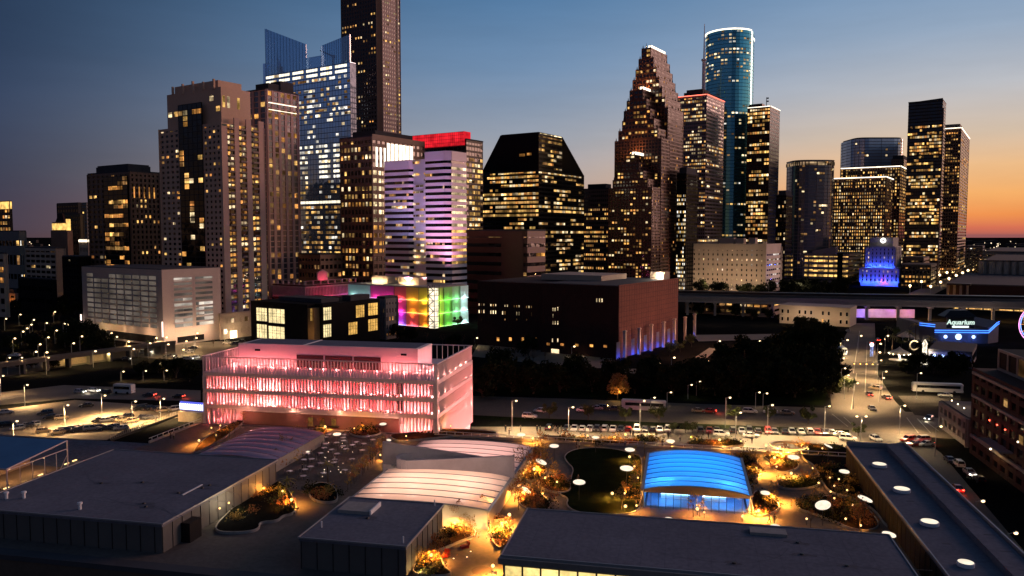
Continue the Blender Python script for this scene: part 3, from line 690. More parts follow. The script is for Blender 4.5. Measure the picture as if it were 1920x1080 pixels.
# rounded grey tower with a bright top floor
def round_tower(label, xl, xr, yt, Y, cut, gl, fl, plit, mats, top=None, sq=.55):
    C = at((xl + xr) / 2, yt, Y); zt = C.z; hw = (xr - xl) / 2 / FPX * Y; hd = hw * .9; K = 36
    def pt(t):
        c, s = math.cos(t), math.sin(t); e = sq
        return V((C.x + hw * math.copysign(abs(c) ** e, c), C.y + hd * math.copysign(abs(s) ** e, s), 0))
    b = Bld('office_tower', label, 'office tower', (C.x, C.y, 0), None, 100)
    P = [pt(2 * math.pi * i / K - math.pi / 2) for i in range(K)]
    b.part('glazing', gl).prism(xy(P), 0, zt)
    for f in range(fl):
        z = f * zt / fl; b.part('floor_edge', M_taupe).prism(xy([C2 + (C2 - V((C.x, C.y, 0))) * .006 for C2 in P]), z, z + zt / fl * .16)
    for i in range(0, K, 2):
        q = P[i]; b.part('mullion', M_taupe).obox((q.x, q.y, zt / 2), (1, 0), (0, 1), .5, .5, zt - .5)
    for i in range(K):
        p0, p1 = P[i], P[(i + 1) % K]
        if (p1 - p0).x < .3: continue
        L_ = (p1 - p0).length; nb = max(1, int(L_ / 3))
        b.facade(p0, p1, 0, zt, fl, nb, None, .4, .4, lit={k: v for k, v in lits(fl, nb, plit, mats, 2).items()}, off=.25)
    if top:
        b.part('crown_light', top).prism(xy([C2 + (C2 - V((C.x, C.y, 0))) * .01 for C2 in P]), zt - 5.5, zt - 1.5)
        b.part('roof', M_roof).prism(xy([C2 + (C2 - V((C.x, C.y, 0))) * .02 for C2 in P]), zt, zt + .8)
        for i in range(0, K):
            q = P[i]; b.part('crown_post', M_dkmul).obox((q.x + (q.x - C.x) * .012, q.y + (q.y - C.y) * .012, zt - 3.5), (1, 0), (0, 1), 1.2, .5, 4)
    else: b.part('roof', M_roof).prism(xy(shrink(P, 3)), zt, zt + 2.5)
    return b.done()
round_tower('rounded dark tower with a softly glowing open top storey', 1481, 1557, 304, 1000, None, G_grey, 34, .1, [W_w, W_d, W_d], top=glow('attic_glow', (1, .66, .36), .28, .7, .05))
round_tower('smooth grey glass tower with rounded ends rising behind the two gold lined blocks', 1588, 1680, 265, 1320, None, glass('silver_glass', (.62, .66, .72), .2, .9, .6, wob=.05), 44, .04, [W_d, W_w], sq=.4)

def gridtower(label, xc, yt, xl, xr, Y, fl, bl, br, pl, line=True):
    b = block('office_block', label, 'office block', xc, yt, xl, xr, Y, fl, bl, br, M_brown, G_dark, 1.5, .42, .35, .3, pl, .12, [W_y, W_y, W_o, W_y, W_w], 1, finish=False, plant=False, fv=(.5, .8, 1, 1.2, 1.35))
    for i in (0, 3):
        p0, p1 = b.poly[i], b.poly[(i + 1) % 4]; u = (p1 - p0).normalized(); n = V((u.y, -u.x, 0)); c = (p0 + p1) / 2 + n * .9
        b.part('cornice_light', L_crown).obox((c.x, c.y, b.zt + .4), u, n, (p1 - p0).length, .8, 1.1)
    return b.done()
gridtower('brown gridded block with gold windows and white light line, lower of the pair', 1661, 332, 1561, 1674, 1000, 30, 23, 5, .62)
gridtower('taller brown gridded block with a white cornice light standing behind its lower twin', 1688, 312, 1577, 1704, 1085, 34, 24, 5, .4)
block('office_block', 'plain brown block top showing between the silver tower and the black curved tower', 'office block', 1694, 298, 1672, 1712, 1200, 30, 6, 4, M_brown, G_dark, 1.5, .5, .3, .3)

# tall black glass tower at the end of the skyline
b = block('office_tower', 'tall black glass tower with a bowed flank and scattered yellow floors', 'office tower', 1768, 188, 1704, 1774, 1000, 54, 14, 3, M_dkmul, G_navy, .25, .34, .12, .22, .5, .1, [W_y, W_w, W_y, W_d, W_o], 4, none=(53, 52, 51, 50, 49, 48), plant=False, finish=False)
p0, p1 = b.poly[3], b.poly[0]
b.part('screen', M_dkmul).prism(xy([p0 + A * .5, p1 + A * .5, p1 + A * 1.5, p0 + A * 1.5]), b.zt, [b.zt - 1 + 1.5, b.zt + 3, b.zt + 3, b.zt + .6])
b.part('edge_fin', M_taupe).obox(tuple(b.poly[0] + A * 1 + B * .8 + V((0, 0, b.zt / 2 - 4))), A, B, 1.2, 1.6, b.zt - 10)
b.done()
b = block('office_tower', 'brown gridded tower with a white roof light, last of the skyline before the sunset', 'office tower', 1802, 240, 1752, 1818, 1100, 48, 11, 5, M_brown, G_dark, 1.1, .46, .3, .3, .28, .2, [W_y, W_o, W_d, W_d], 3, finish=False, plant=False)
for i in (0, 3):
    p0, p1 = b.poly[i], b.poly[(i + 1) % 4]; u = (p1 - p0).normalized(); n = V((u.y, -u.x, 0)); c = (p0 + p1) / 2 + n * .9
    b.part('cornice_light', L_crown).obox((c.x, c.y, b.zt + .4), u, n, (p1 - p0).length, .8, 1.0)
b.part('roof_plant', M_tanst).prism(xy(shrink(b.poly, 10)), b.zt + 1, b.zt + 7); b.done()
# ================================================================ THE LOWER CITY
def uv(p0, p1):
    u = (p1 - p0); u = V((u.x, u.y, 0)).normalized(); return u, V((u.y, -u.x, 0))
# city hall, floodlit blue
poly, zt, A, B, la, lb = corner_box(1678, 452, 1626, 1690, 900)
b = Bld('city_hall', 'stepped pale city hall floodlit deep blue with a white ring clock on top', 'public building', tuple(centre(poly)), None, 100)
M_hall = surf('hall_limestone', (.3, .28, .27), .8, var=.1)
base, zb, *_r = corner_box(1685, 503, 1614, 1694, 890)
b.part('wall', M_hall).prism(xy(base), 0, zb); b.part('wall', M_hall).prism(xy(poly), zb, zt - 6); b.part('tower_head', M_hall).prism(xy(shrink(poly, 5)), zt - 6, zt + 4)
for P, z0, z1, fl, bays in ((base, 4, zb - 1, 3, 9), (poly, zb, zt - 7, 5, 7)):
    b.facade(P[3], P[0], z0, z1, fl, bays, M_hall, 3.0, .35, .9, .25, {k: W_w for k in lits(fl, bays, .12, [W_w], 1)}, pname='pilaster')
    b.facade(P[3], P[0], z0, z1, fl, bays, None, 3.2, .4, lit={(f, c): G_dark for f in range(fl) for c in range(bays)}, off=.03, winpart='dark_window')
    b.facade(P[0], P[1], z0, z1, fl, 4, M_hall, 3.0, .35, .6, .25, pname='pilaster')
    u, n = uv(P[3], P[0]); Ls = (P[0] - P[3]).length
    for k in range(bays):
        q = P[3].lerp(P[0], (k + .5) / bays) + n * 3.4
        lamp(b.e, (q.x, q.y, z0 + .6), (.02, .07, 1) if not (k == 5 and z0 == 4) else (.6, .05, .9), 2300 if z0 == 4 else 1900, .3)
    q = P[3].lerp(P[0], .5) + n * 22; lamp(b.e, (q.x, q.y, z0 + 4), (.05, .04, 1), 2400, 2)  # added fill lamp, washing the whole front blue
cc = poly[3].lerp(poly[0], .45) - A * .2 - A * -5
cl = b.part('clock_ring', glow('clock_white', (1, .95, .85), 3))
cpos = poly[3].lerp(poly[0], .5) + V((0, 0, zt - 1)); ck = at(1656, 451, poly[3].lerp(poly[0], .5).y - 1)
for k in range(16):
    a0 = 2 * math.pi * k / 16; a1 = 2 * math.pi * (k + 1) / 16; f = lambda a: ck + TB * (2.3 * math.cos(a)) + V((0, 0, 2.3 * math.sin(a)))
    cl.cyl(f(a0), f(a1), .75, .75, 6)
b.part('clock_face', M_white).cyl(tuple(ck + TA * .3), tuple(ck + TA * .6), 2.3, 2.3, 20)
b.done()

# lit parking decks before the gold grid blocks
b = block('parking_deck', 'wide low parking deck with rows of yellow lit open levels', 'parking garage', 1592, 476, 1480, 1620, 950, 6, 12, 4, M_tanst, G_dark, .5, .5, .3, .5, 0, 0, None, plant=False, finish=False)
b.facade(b.poly[3], b.poly[0], 0, b.zt, 6, 3, None, .6, .52, lit={(f, c): W_y for f in range(1, 6) for c in range(3)}, off=.1, winpart='open_level')
b.part('canopy', M_tanst).prism(xy([b.poly[3].lerp(b.poly[0], .4) - A * 2, b.poly[3].lerp(b.poly[0], .8) - A * 2, b.poly[3].lerp(b.poly[0], .8) + A * 8, b.poly[3].lerp(b.poly[0], .4) + A * 8]), b.zt, [b.zt + 3, b.zt + 9, b.zt + 9, b.zt + 3])
b.part('stair_core', M_black).obox(tuple(b.poly[3].lerp(b.poly[0], .86) - A * .8 + V((0, 0, b.zt / 2))), B, A, 6, 1.8, b.zt + 1)
b.done()
# other low blocks; label, xc, yt, xl, xr, Y, floors, bays l, r, mat, pl, pr, mats
LOW = [
 ('office_tower', 'dark tower at the dim end of the skyline crowned by a band of gold light', 18, 378, -30, 21, 900, 14, 10, 2, M_dkmul, .4, .2, MIX_Y, 'gold'),
 ('office_block', 'wide grey low block at the foot of the gold crowned dark tower', 36, 434, -40, 48, 860, 3, 12, 3, M_greyst, .3, .2, MIX_W, None),
 ('office_tower', 'dark green glass tower behind the gold lit stepped roof', 146, 381, 107, 152, 1000, 16, 8, 3, M_dkmul, .14, .1, [W_c, W_w], None),
 ('office_tower', 'narrow grey stone tower with small windows beside the dark green glass tower', 162, 381, 146, 172, 1080, 20, 4, 3, M_greyst, .06, .05, MIX_W, None),
 ('office_block', 'dim olive slab of an office block under the gold lit stepped roof', 150, 402, 122, 156, 880, 14, 6, 3, surf('olive_stone', (.1, .08, .04), .8), .02, .02, MIX_O, None),
 ('office_block', 'small pale block with a bright white roof band beside the brown apartment tower', 165, 448, 149, 172, 840, 7, 6, 3, M_beige, .1, .1, MIX_W, 'white'),
 ('office_block', 'long pale old building with arched ground floor and scattered yellow windows', 104, 466, 48, 121, 690, 10, 6, 5, M_beige, .08, .34, MIX_Y, None),
 ('office_block', 'dark glazed block pressed against the pale old building with yellow windows', 148, 482, 118, 168, 660, 8, 6, 5, M_black, .05, .06, MIX_W, None),
 ('office_block', 'pale block cut by the frame edge beyond the trees, with dark openings', 7, 476, -40, 12, 560, 6, 5, 2, M_beige, .1, .3, MIX_O, None),
 ('warehouse', 'low dark shed roof in front of the pale old building with yellow windows', 97, 525, 36, 104, 600, 2, 5, 3, M_black, .05, .1, MIX_Y, None),
 ('office_block', 'low dark building at the foot of the last towers with lit strip windows', 1745, 498, 1690, 1756, 860, 5, 8, 3, M_dkmul, .5, .1, MIX_O, None),
 ('office_block', 'dark low block beside the blue floodlit city hall with two orange lit storeys', 1731, 484, 1693, 1742, 920, 5, 5, 2, M_brown, .3, .1, MIX_O, None),
 ('office_block', 'grey block with a lit stair column beyond the avenue', 1842, 462, 1812, 1846, 1150, 8, 5, 2, M_greyst, .06, .06, MIX_W, None),
 ('theatre', 'dim grey windowless theatre block with a lit pale wall beyond the freeway', 1990, 492, 1845, 2010, 760, 2, 10, 2, surf('theatre_stone', (.34, .3, .24), .85), 0, 0, None, None),
 ('parking_deck', 'far grey parking deck with white lit stair columns near the horizon', 1990, 474, 1845, 2010, 1000, 5, 20, 4, M_greyst, .1, .1, MIX_W, None),
 ('office_block', 'brown low block with scattered pale windows at the base of the split crown tower', 600, 478, 555, 640, 600, 7, 8, 5, M_brown, .15, .15, MIX_Y, None),
]
for (nm, lb_, xc, yt, xl, xr, Y, fl, bl, br, m, pl, pr, mats, top) in LOW:
    b = block(nm, lb_, 'building' if nm not in ('office_tower',) else 'office tower', xc, yt, xl, xr, Y, fl, bl, br, m, G_dark, 1.4 if nm != 'theatre' else 9, .48 if nm != 'theatre' else .9, .3, .25, pl, pr, mats, 2, plant=False, finish=False, cap=60)
    if top:
        for i in (0, 3):
            p0, p1 = b.poly[i], b.poly[(i + 1) % 4]; u, n = uv(p0, p1); c = (p0 + p1) / 2 + n * .6
            b.part('crown_light', L_gold if top == 'gold' else L_crown).obox((c.x, c.y, b.zt - (4 if top == 'gold' else 2)), u, n, (p1 - p0).length, .9, 8 if top == 'gold' else 2.4)
    if nm == 'theatre':
        q = b.poly[3].lerp(b.poly[0], .12) - b.A * 12; lamp(b.e, (q.x, q.y, 6), (1, .82, .55), 14000, 2); q = b.poly[3].lerp(b.poly[0], .4) - b.A * 14; lamp(b.e, (q.x, q.y, 6), (1, .8, .5), 10000, 2)
    b.done()
# stepped roof floodlit gold
poly, zt, A, B, la, lb = corner_box(126, 432, 95, 136, 850)
b = Bld('office_tower', 'small dark stepped tower whose set back top is floodlit gold', 'office tower', tuple(centre(poly)), None, 40)
b.part('wall', M_brown).prism(xy(poly), 0, zt); s1 = shrink(poly, 3); b.part('wall', M_gold if False else M_tanst).prism(xy(s1), zt, zt + 9); s2 = shrink(poly, 8); b.part('roof', M_dkbrick).prism(xy(s2), zt + 9, zt + 18, inset=xy(shrink(s2, 5)))
b.part('crown_light', L_gold).obox(tuple((s1[3] + s1[0]) / 2 - A * .3 + V((0, 0, zt + 4))), B, A, (s1[0] - s1[3]).length, .4, 7); b.part('crown_light', L_gold).obox(tuple((s1[0] + s1[1]) / 2 + B * .3 + V((0, 0, zt + 6))), A, B, (s1[1] - s1[0]).length, .4, 12)  # glowing sheets laid on the setback walls in place of floodlighting
b.done()

# pink lit historic hall with cornice and lettered frieze
poly, zt, A, B, la, lb = corner_box(572, 535, 512, 666, 560)
b = Bld('historic_hall', 'old ornate low building washed in magenta light, with posts and a small pediment', 'historic building', tuple(centre(poly)), None, 60)
M_pl = surf('old_plaster', (.5, .34, .34), .8)
b.part('wall', surf('old_wall', (.07, .02, .02), .85)).prism(xy(poly), 0, zt)
for (i, nb, on) in ((3, 6, 0), (0, 7, 1)):
    p0, p1 = poly[i], poly[(i + 1) % 4]; u, n = uv(p0, p1); Lf = (p1 - p0).length
    b.facade(p0, p1, zt - 9, zt - 1, 1, nb * 5, M_pl, .5, .12, .5, .6, pname='frieze')
    b.facade(p0, p1, zt, zt + 3, 1, nb, M_pl, .9, .1, .9, .3, pname='parapet_post')
    for k in range(nb):
        q = p0.lerp(p1, (k + .5) / nb) + n * 3
        lamp(b.e, (q.x, q.y, zt - 11), (1, .05, .14) if k < 4 else (.7, .1, .6), 420 if on else 30, .3)
p0 = poly[0].lerp(poly[1], .22); p1 = poly[0].lerp(poly[1], .42)
b.part('pediment', M_pl).prism(xy([p0 + B, p1 + B, p1, p0]), zt + 3, zt + 8); pm = (p0 + p1) / 2; b.part('pediment', M_pl).prism(xy([p0 + B * 1.4, pm + B * 1.4, pm, p0]), zt + 8, [zt + 8.4, zt + 10.5, zt + 10.5, zt + 8.4]); b.part('pediment', M_pl).prism(xy([pm + B * 1.4, p1 + B * 1.4, p1, pm]), zt + 8, [zt + 10.5, zt + 8.4, zt + 8.4, zt + 10.5])
lamp(b.e, tuple(pm + B * 4 + V((0, 0, zt + 3))), (1, .05, .15), 600, .3); b.done()

# rainbow-lit parking podium under the striped tower
poly, zt, A, B, la, lb = corner_box(812, 540, 655, 874, 497)
b = Bld('parking_podium', 'parking podium of glowing glass panels running from magenta through gold to green and white', 'parking garage', tuple(centre(poly)), None, 100)
b.part('wall', M_conc).prism(xy(poly), 0, zt)
M_pan = {}
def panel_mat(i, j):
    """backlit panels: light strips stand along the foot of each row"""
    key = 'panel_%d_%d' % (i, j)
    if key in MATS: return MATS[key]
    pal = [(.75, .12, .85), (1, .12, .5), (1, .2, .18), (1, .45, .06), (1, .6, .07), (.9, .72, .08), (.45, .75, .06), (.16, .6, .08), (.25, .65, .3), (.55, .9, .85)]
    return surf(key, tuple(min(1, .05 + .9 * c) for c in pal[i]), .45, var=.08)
zr = [0, zt * .33, zt * .66, zt]
pcol = [(.45, .45, 1), (1, .1, .6), (1, .16, .25), (1, .42, .05), (1, .6, .06), (1, .8, .1), (.55, .95, .1), (.3, .9, .15), (.4, 1, .5), (.75, 1, 1)]
k = 0
for (i, nb, base_i) in ((3, 7, 0), (0, 4, 6)):
    p0, p1 = poly[i], poly[(i + 1) % 4]; u, n = uv(p0, p1)
    for c in range(nb):
        ci = [8, 9, 0, 0, 1, 3, 4][c] if i == 3 else base_i + c
        ci = max(0, min(9, ci))
        for r in range(3):
            cj = max(0, min(9, ci + (r - 1 if i == 3 else 0)))
            a0, a1 = p0.lerp(p1, c / nb), p0.lerp(p1, (c + 1) / nb); o_ = n * (1.2 + .5 * ((c + r) % 2)); z0, z1 = zr[r] + .5, zr[r + 1] - .1
            mb = MB(); mid = (a0 + a1) / 2 + o_; mb.obox((mid.x, mid.y, (z0 + z1) / 2), u, n, (a1 - a0).length - .15, .2, z1 - z0)
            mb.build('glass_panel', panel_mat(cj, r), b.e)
            q = mid + n * 1.3; 
            lamp(b.e, (q.x, q.y, z0 - .2), pcol[cj], 300, .25)
            st = MB(); q = mid + n * .3; st.obox((q.x, q.y, z0 - .1), u, n, (a1 - a0).length - .3, .3, .25); st.build('light_strip', glow('strip_%d' % cj, tuple(.16 + .84 * v for v in pcol[cj]), 2.4), b.e)
tw = poly[0] + n * 0
stx = poly[0] + (B - A) * 1.5
for sx in (-2.6, 2.6):
    for sy in (-2.4, 2.4):
        q = stx + B * sx + A * sy; b.part('stair_frame', M_steel).obox((q.x, q.y, (zt + 2) / 2), B, A, .3, .3, zt + 2)
for f in range(8):
    z = 1 + f * (zt + 1) / 8; b.part('stair_frame', M_steel).obox((stx.x, stx.y, z), B, A, 5.4, 5.0, .25)
    s_ = 1 if f % 2 else -1; b.part('stair_flight', M_steel).cyl(tuple(stx + B * (2.2 * s_) + V((0, 0, z)) - A * 2.6), tuple(stx - B * (2.2 * s_) + V((0, 0, z + (zt + 1) / 8)) - A * 2.6), .22, .22, 5)
b.part('stair_core', glow('stair_core_light', (1, .86, .62), 1.3, .4, .3)).obox(tuple(stx + A * .2 + V((0, 0, zt / 2))), B, A, 4.4, 3.6, zt)
rf = shrink(poly, 6); b.part('roof', M_conc).prism(xy(shrink(poly, -.4)), zt, zt + .5)
for t, l in ((.25, 14), (.6, 18)):
    q = poly[3].lerp(poly[0], t) + A * 14; b.part('roof_plant', M_beige).obox((q.x, q.y, zt + 3), B, A, l, 8, 5); 
    for s_ in (-4, 0, 4): lamp(b.e, tuple(q + B * s_ - A * 6 + V((0, 0, zt + 1.5))), (1, .75, .45), 700, .2)
for (px, col, wt) in ((728, (.3, .38, 1), 90000), (760, (.75, .35, 1), 40000), (800, (1, .45, .72), 40000), (842, (1, .36, .72), 95000)):
    q = at(px, 536, 512); lamp(b.e, (q.x, q.y + 6, zt + 2), col, wt * .6, 1.0, 'SPOT', 95, (0.0, .34, .9))
b.done()

# big brick courthouse with blue lit columns
poly, zt, A, B, la, lb = corner_box(1160, 537, 885, 1271, 371)
b = Bld('performance_hall', 'massive dark red brick hall with blue lit stone columns along its lit flank', 'theatre', tuple(centre(poly)), None, 100)
NT = poly[3].lerp(poly[0], .5)
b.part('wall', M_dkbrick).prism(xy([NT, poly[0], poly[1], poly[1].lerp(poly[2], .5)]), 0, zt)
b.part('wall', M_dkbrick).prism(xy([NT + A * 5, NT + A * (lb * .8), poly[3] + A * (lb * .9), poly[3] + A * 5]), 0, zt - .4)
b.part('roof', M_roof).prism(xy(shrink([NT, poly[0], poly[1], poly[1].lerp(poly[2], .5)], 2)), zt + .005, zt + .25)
b.part('flank', M_brick).obox(tuple((poly[0] + poly[1]) / 2 + B * .08 + V((0, 0, zt / 2 + .3))), A, B, lb, .3, zt + .6)  # flank brick lighter and redder than the rest: its lighting put into colour
b.facade(poly[0] + B * .24, poly[1] + B * .24, 0, zt, 14, 26, M_dkbrick, .12, .05, .05, .05, pname='brick_joint')
b.facade(NT, poly[0], 0, zt, 14, 30, M_dkbrick, .12, .05, .05, .05, pname='brick_joint'); b.facade(poly[3] + A * 5, NT + A * 5, 0, zt, 14, 30, M_dkbrick, .12, .05, .05, .05, pname='brick_joint')
for fx, fy in ((1288, 525),):
    q = poly[1] - B * 8 - A * 6; b.part('roof_house', M_beige).obox((q.x, q.y, zt + 2), A, B, 8, 8, 4); lamp(b.e, (q.x - 1, q.y - 6, zt + 2.5), (1, .85, .65), 2500, .3)
q = poly[3].lerp(poly[0], .5) + A * 45; b.part('roof_house', M_roof).obox((q.x, q.y, zt + 1.5), B, A, 36, 30, 3)
def hwin(px, py, w=.55, h=1.7, m=W_w, pl=0, nm='window'):
    base = (poly[3] if pl else NT); A_ = A * (5 if pl else 0); r = ray(px, py); p = base + A_; s = reach(p, B, px, py); q = p + B * s
    t = q.y / r.y; z = CAMZ + r.z * t; b.wins.append((V((q.x, q.y, z)) - A * .08, B, -A, w, h, m, nm))
for gx in (903, 925, 947, 969, 992):
    for dx in (-4.5, 0, 4.5):
        if rnd.random() < .85: hwin(gx + dx, 571 + (gx - 903) * .05, h=1.1, m=W_d if rnd.random() < .4 else W_w, pl=1)
        if rnd.random() < .7: hwin(gx + dx, 584 + (gx - 903) * .06, m=W_w if rnd.random() < .75 else W_d, pl=1)
        if rnd.random() < .3: hwin(gx + dx, 599, h=.8, m=W_d, pl=1)
for (x, y) in ((1037, 580), (1041, 580), (1046, 579), (1037, 592), (1037, 605), (1041, 605), (1046, 605), (1119, 563), (1124, 563), (1129, 563), (1036, 638), (1046, 638)): hwin(x, y)
for x in (934, 957, 980, 1003): hwin(x, 636, 1.6, 1.8, W_o, 1)
for x in (1028, 1054, 1082, 1109, 1135): hwin(x, 645 + (x - 1028) * .04, 1.8, 1.2, W_o)
hwin(1041, 659, 4.4, 2.4, W_w)
for x in (1180, 1208): pass
cpx = [(1171, 620, 675), (1198, 615, 667), (1221, 608, 658), (1244, 603, 651), (1264, 597, 645), (1284, 594, 638), (1302, 588, 632)]
for k, (x, y0, y1) in enumerate(cpx):
    s = reach(poly[0] + B * 2.4, A, x, y1); q = poly[0] + B * 2.4 + A * s
    zc = CAMZ + (440 - y0) / FPX * q.y
    c_ = b.part('column', M_beige) if False else MB(); c_.obox((q.x, q.y, zc / 2), A, B, 1.25, 1.25, zc); c_.obox((q.x, q.y, zc - .5), A, B, 1.7, 1.7, .6)
    c_.build('column', M_beige, b.e)
    if k < 5: pn = b.part('blue_catch_panel', M_greyst); w_ = q - B * 2.15 - A * 2.6; pn.obox((w_.x, w_.y, zc * .3), A, B, 3.6, .2, zc * .6)  # pale panel added to take the blue light the brick swallows
    if k != 5: 
        lamp(b.e, tuple(q - B * .9 - A * 1.6 + V((0, 0, .5))), (.004, .06, 1), 170, .15); lamp(b.e, tuple(q - B * .7 - A * 3.4 + V((0, 0, 1.2))), (.004, .06, 1), 170, .15)
    lamp(b.e, tuple(q + B * 2.0 + A * 1.0 + V((0, 0, 7))), (1, .6, .5), 50, .1)
for s_ in (.3, .8): q = poly[0].lerp(poly[1], s_) + B * 30; lamp(b.e, (q.x, q.y, 16), (1, .42, .24), 6000, 2)
b.done()

# black building with big yellow windows
poly, zt, A, B, la, lb = corner_box(590, 574, 470, 712, 385)
b = Bld('loft_building', 'black building with a few very large yellow lit windows behind the pink slatted hall', 'building', tuple(centre(poly)), None, 100)
Nn, Ee, Sx, Ww = poly
b.part('wall', M_black).prism(xy([Ww + B * 0, Nn - B * 5, Nn - B * 5 + A * 5, Nn + A * 5, Ee, Sx]), 0, zt)
b.part('stair_wall', surf('ochre_wall', (.2, .12, .05), .8)).prism(xy([Nn - B * 4.95 + A * .0 , Nn - B * 2.0 + A * 1.2, Nn - B * 2.0 + A * 4.9, Nn - B * 4.95 + A * 4.9]), 0, zt - 1.2)
lamp(b.e, tuple(Nn - A * 3 + V((0, 0, 10))), (1, .6, .25), 260, .3)
W_loft = glow('loft_room', (1, .55, .13), 1.0, .35, .2, .4); W_loftw = glow('loft_room_white', (1, .8, .4), 1.3, .3, .2, .35)
def lw(px0, py0, px1, py1, right, m):
    p, d = (Nn + A * 5, A) if right else (Ww, B); n = (B if right else -A)
    if right: p = Nn
    s0, s1 = reach(p, d, px0, (py0 + py1) / 2), reach(p, d, px1, (py0 + py1) / 2); q = p + d * ((s0 + s1) / 2)
    zz = lambda py: CAMZ + (440 - py) / FPX * q.y * 1.0 + 0
    r0, r1 = ray((px0 + px1) / 2, py0), ray((px0 + px1) / 2, py1); t = q.y / r0.y; za = CAMZ + r0.z * t; zb_ = CAMZ + r1.z * (q.y / r1.y)
    w_, h_ = abs(s1 - s0), za - zb_; c = q + n * .06 + V((0, 0, (za + zb_) / 2))
    b.wins.append((c, d, n, w_, h_, m, 'window'))
    fr = MB(); u = d
    for k in range(5): cc = q + u * ((k / 4 - .5) * w_) + n * .1; fr.obox((cc.x, cc.y, (za + zb_) / 2), u, n, .14, .12, h_)
    for z in (za, zb_, (za + zb_) / 2 - .3, (za * 2 + zb_) / 3): cc = q + n * .1; fr.obox((cc.x, cc.y, z), u, n, w_, .1, .12)
    fr.build('muntin', M_dkmul, b.e)
for (a_, b_, c_, d_) in ((481, 577, 501, 602), (504, 579, 534, 606), (482, 608, 501, 634), (504, 612, 534, 636)): lw(a_, b_, c_, d_, 0, W_loftw)
lw(582, 578, 586, 602, 0, W_loft)
for (a_, b_, c_, d_) in ((606, 576, 621, 600), (606, 608, 621, 632), (667, 572, 683, 595), (690, 568, 708, 591), (690, 598, 708, 620), (653, 604, 670, 627)): lw(a_, b_, c_, d_, 1, W_loftw if a_ < 630 else W_loft)
b.part('roof_plant', M_roof).prism(xy([Ww + A * 10 + B * 10, Nn + A * 10 - B * 6, Nn + A * 22 - B * 6, Ww + A * 22 + B * 10]), zt, zt + 2.5); q = Nn.lerp(Ee, .75) - B * 6
b.part('roof_plant', M_black).obox((q.x, q.y, zt + 1.6), A, B, 14, 6, 3.2); b.part('parapet', M_black).prism(xy(shrink([Ww, Nn - B * 5, Nn - B * 5 + A * 5, Nn + A * 5, Ee, Sx], 0)), zt + .005, zt + .5)
b.done()
block('brick_block', 'small grey brick block with punched windows squeezed beside the black lofts', 'building', 722, 560, 708, 744, 440, 5, 3, 4, M_greyst, G_dark, 1.6, .5, .3, .25, .1, .3, MIX_O, 1, plant=False)

# pale parking garage with louvred openings
poly, zt, A, B, la, lb = corner_box(303, 506, 153, 413, 414)
b = Bld('parking_garage', 'big pale parking garage with a grid of softly lit louvred openings', 'parking garage', tuple(centre(poly)), None, 100)
M_gar = surf('garage_panel', (.42, .34, .29), .85, var=.08, scale=.05, fine=.05); W_l = glow('garage_dim', (.86, .7, .58), .125, .5, .1, .15); W_l2 = glow('garage_lit', (1, .88, .74), .55, .7, .09, .1)
b.part('wall', M_gar).prism(xy(poly), 0, zt)
r4 = random.Random(4)
q0, q1 = poly[3].lerp(poly[0], .06), poly[3].lerp(poly[0], .94)
b.facade(q0, q1, 8.5, zt - 3, 10, 9, None, .9, .26, lit={(f, c): W_l for f in range(10) for c in range(9) if not (f == 9 and c in (1, 2))}, off=.06, winpart='louvre_opening')
for (s0, s1) in ((.18, .5), (.54, .86)):
    b.facade(poly[0].lerp(poly[1], s0), poly[0].lerp(poly[1], s1), 8.5, zt - 4, 10, 1, None, .2, .3, lit={(f, 0): (W_l2 if r4.random() < .72 else W_l) for f in range(10)}, off=.06, winpart='louvre_opening')
for f in range(1, 10):
    z = 8.5 + f * (zt - 11.5) / 10
    for p0, p1 in ((q0, q1), (poly[0].lerp(poly[1], .16), poly[0].lerp(poly[1], .88))):
        u, n = uv(p0, p1); c = (p0 + p1) / 2 + n * .12; b.part('louvre_rail', M_gar).obox((c.x, c.y, z), u, n, (p1 - p0).length, .24, .5)
b.part('street_arcade', M_black).obox(tuple(poly[3].lerp(poly[0], .62) - A * .1 + V((0, 0, 3))), B, A, la * .6, .5, 4); b.part('street_arcade', M_black).obox(tuple(poly[0].lerp(poly[1], .45) + B * .1 + V((0, 0, 2.4))), A, B, lb * .45, .5, 3)
b.part('roof', M_roof).prism(xy(shrink(poly, 1)), zt + .01, zt + .4)
for t in (.3, .55, .85): lamp(b.e, tuple(poly[3].lerp(poly[0], t) - A * 5 + V((0, 0, 6))), (1, .62, .34), 1100, .3)
for t in (.1, .4, .7): lamp(b.e, tuple(poly[0].lerp(poly[1], t) + B * 5 + V((0, 0, 6))), (1, .66, .4), 1300, .3)
lt = b.part('blade_sign', glow('sign_white', (1, .75, .66), 2.2)); q = poly[0] + B * .8 - A * 1; lt.obox((q.x, q.y, 9), B, A, .5, .5, 8); q = poly[3] - B * .6 - A * 1; lt.obox((q.x, q.y, 8), B, A, .6, .6, 9)
b.done()
# tan podium at the foot of the balcony tower
poly2, zt2, A, B, la2, lb2 = corner_box(415, 588, 410, 480, 440)
b = Bld('tower_podium', 'tan low podium at the foot of the rose balcony tower with a glaring garage entrance', 'building', tuple(centre(poly2)), None, 40)
b.part('wall', M_tanst).prism(xy(poly2), 0, zt2)
b.facade(poly2[0], poly2[1], 0, zt2, 2, 5, M_tanst, 2.4, .4, .25, .25, {(1, 1): W_w, (1, 3): W_d, (0, 0): W_b, (0, 4): W_w})
b.part('garage_entrance', glow('entrance_glare', (1, .88, .6), 3)).obox(tuple(poly2[0].lerp(poly2[1], .32) + B * .2 + V((0, 0, 2.2))), A, B, 4.5, .3, 4.2)
lamp(b.e, tuple(poly2[0].lerp(poly2[1], .3) + B * 5 + V((0, 0, 3))), (1, .8, .5), 1500, .4); b.done()
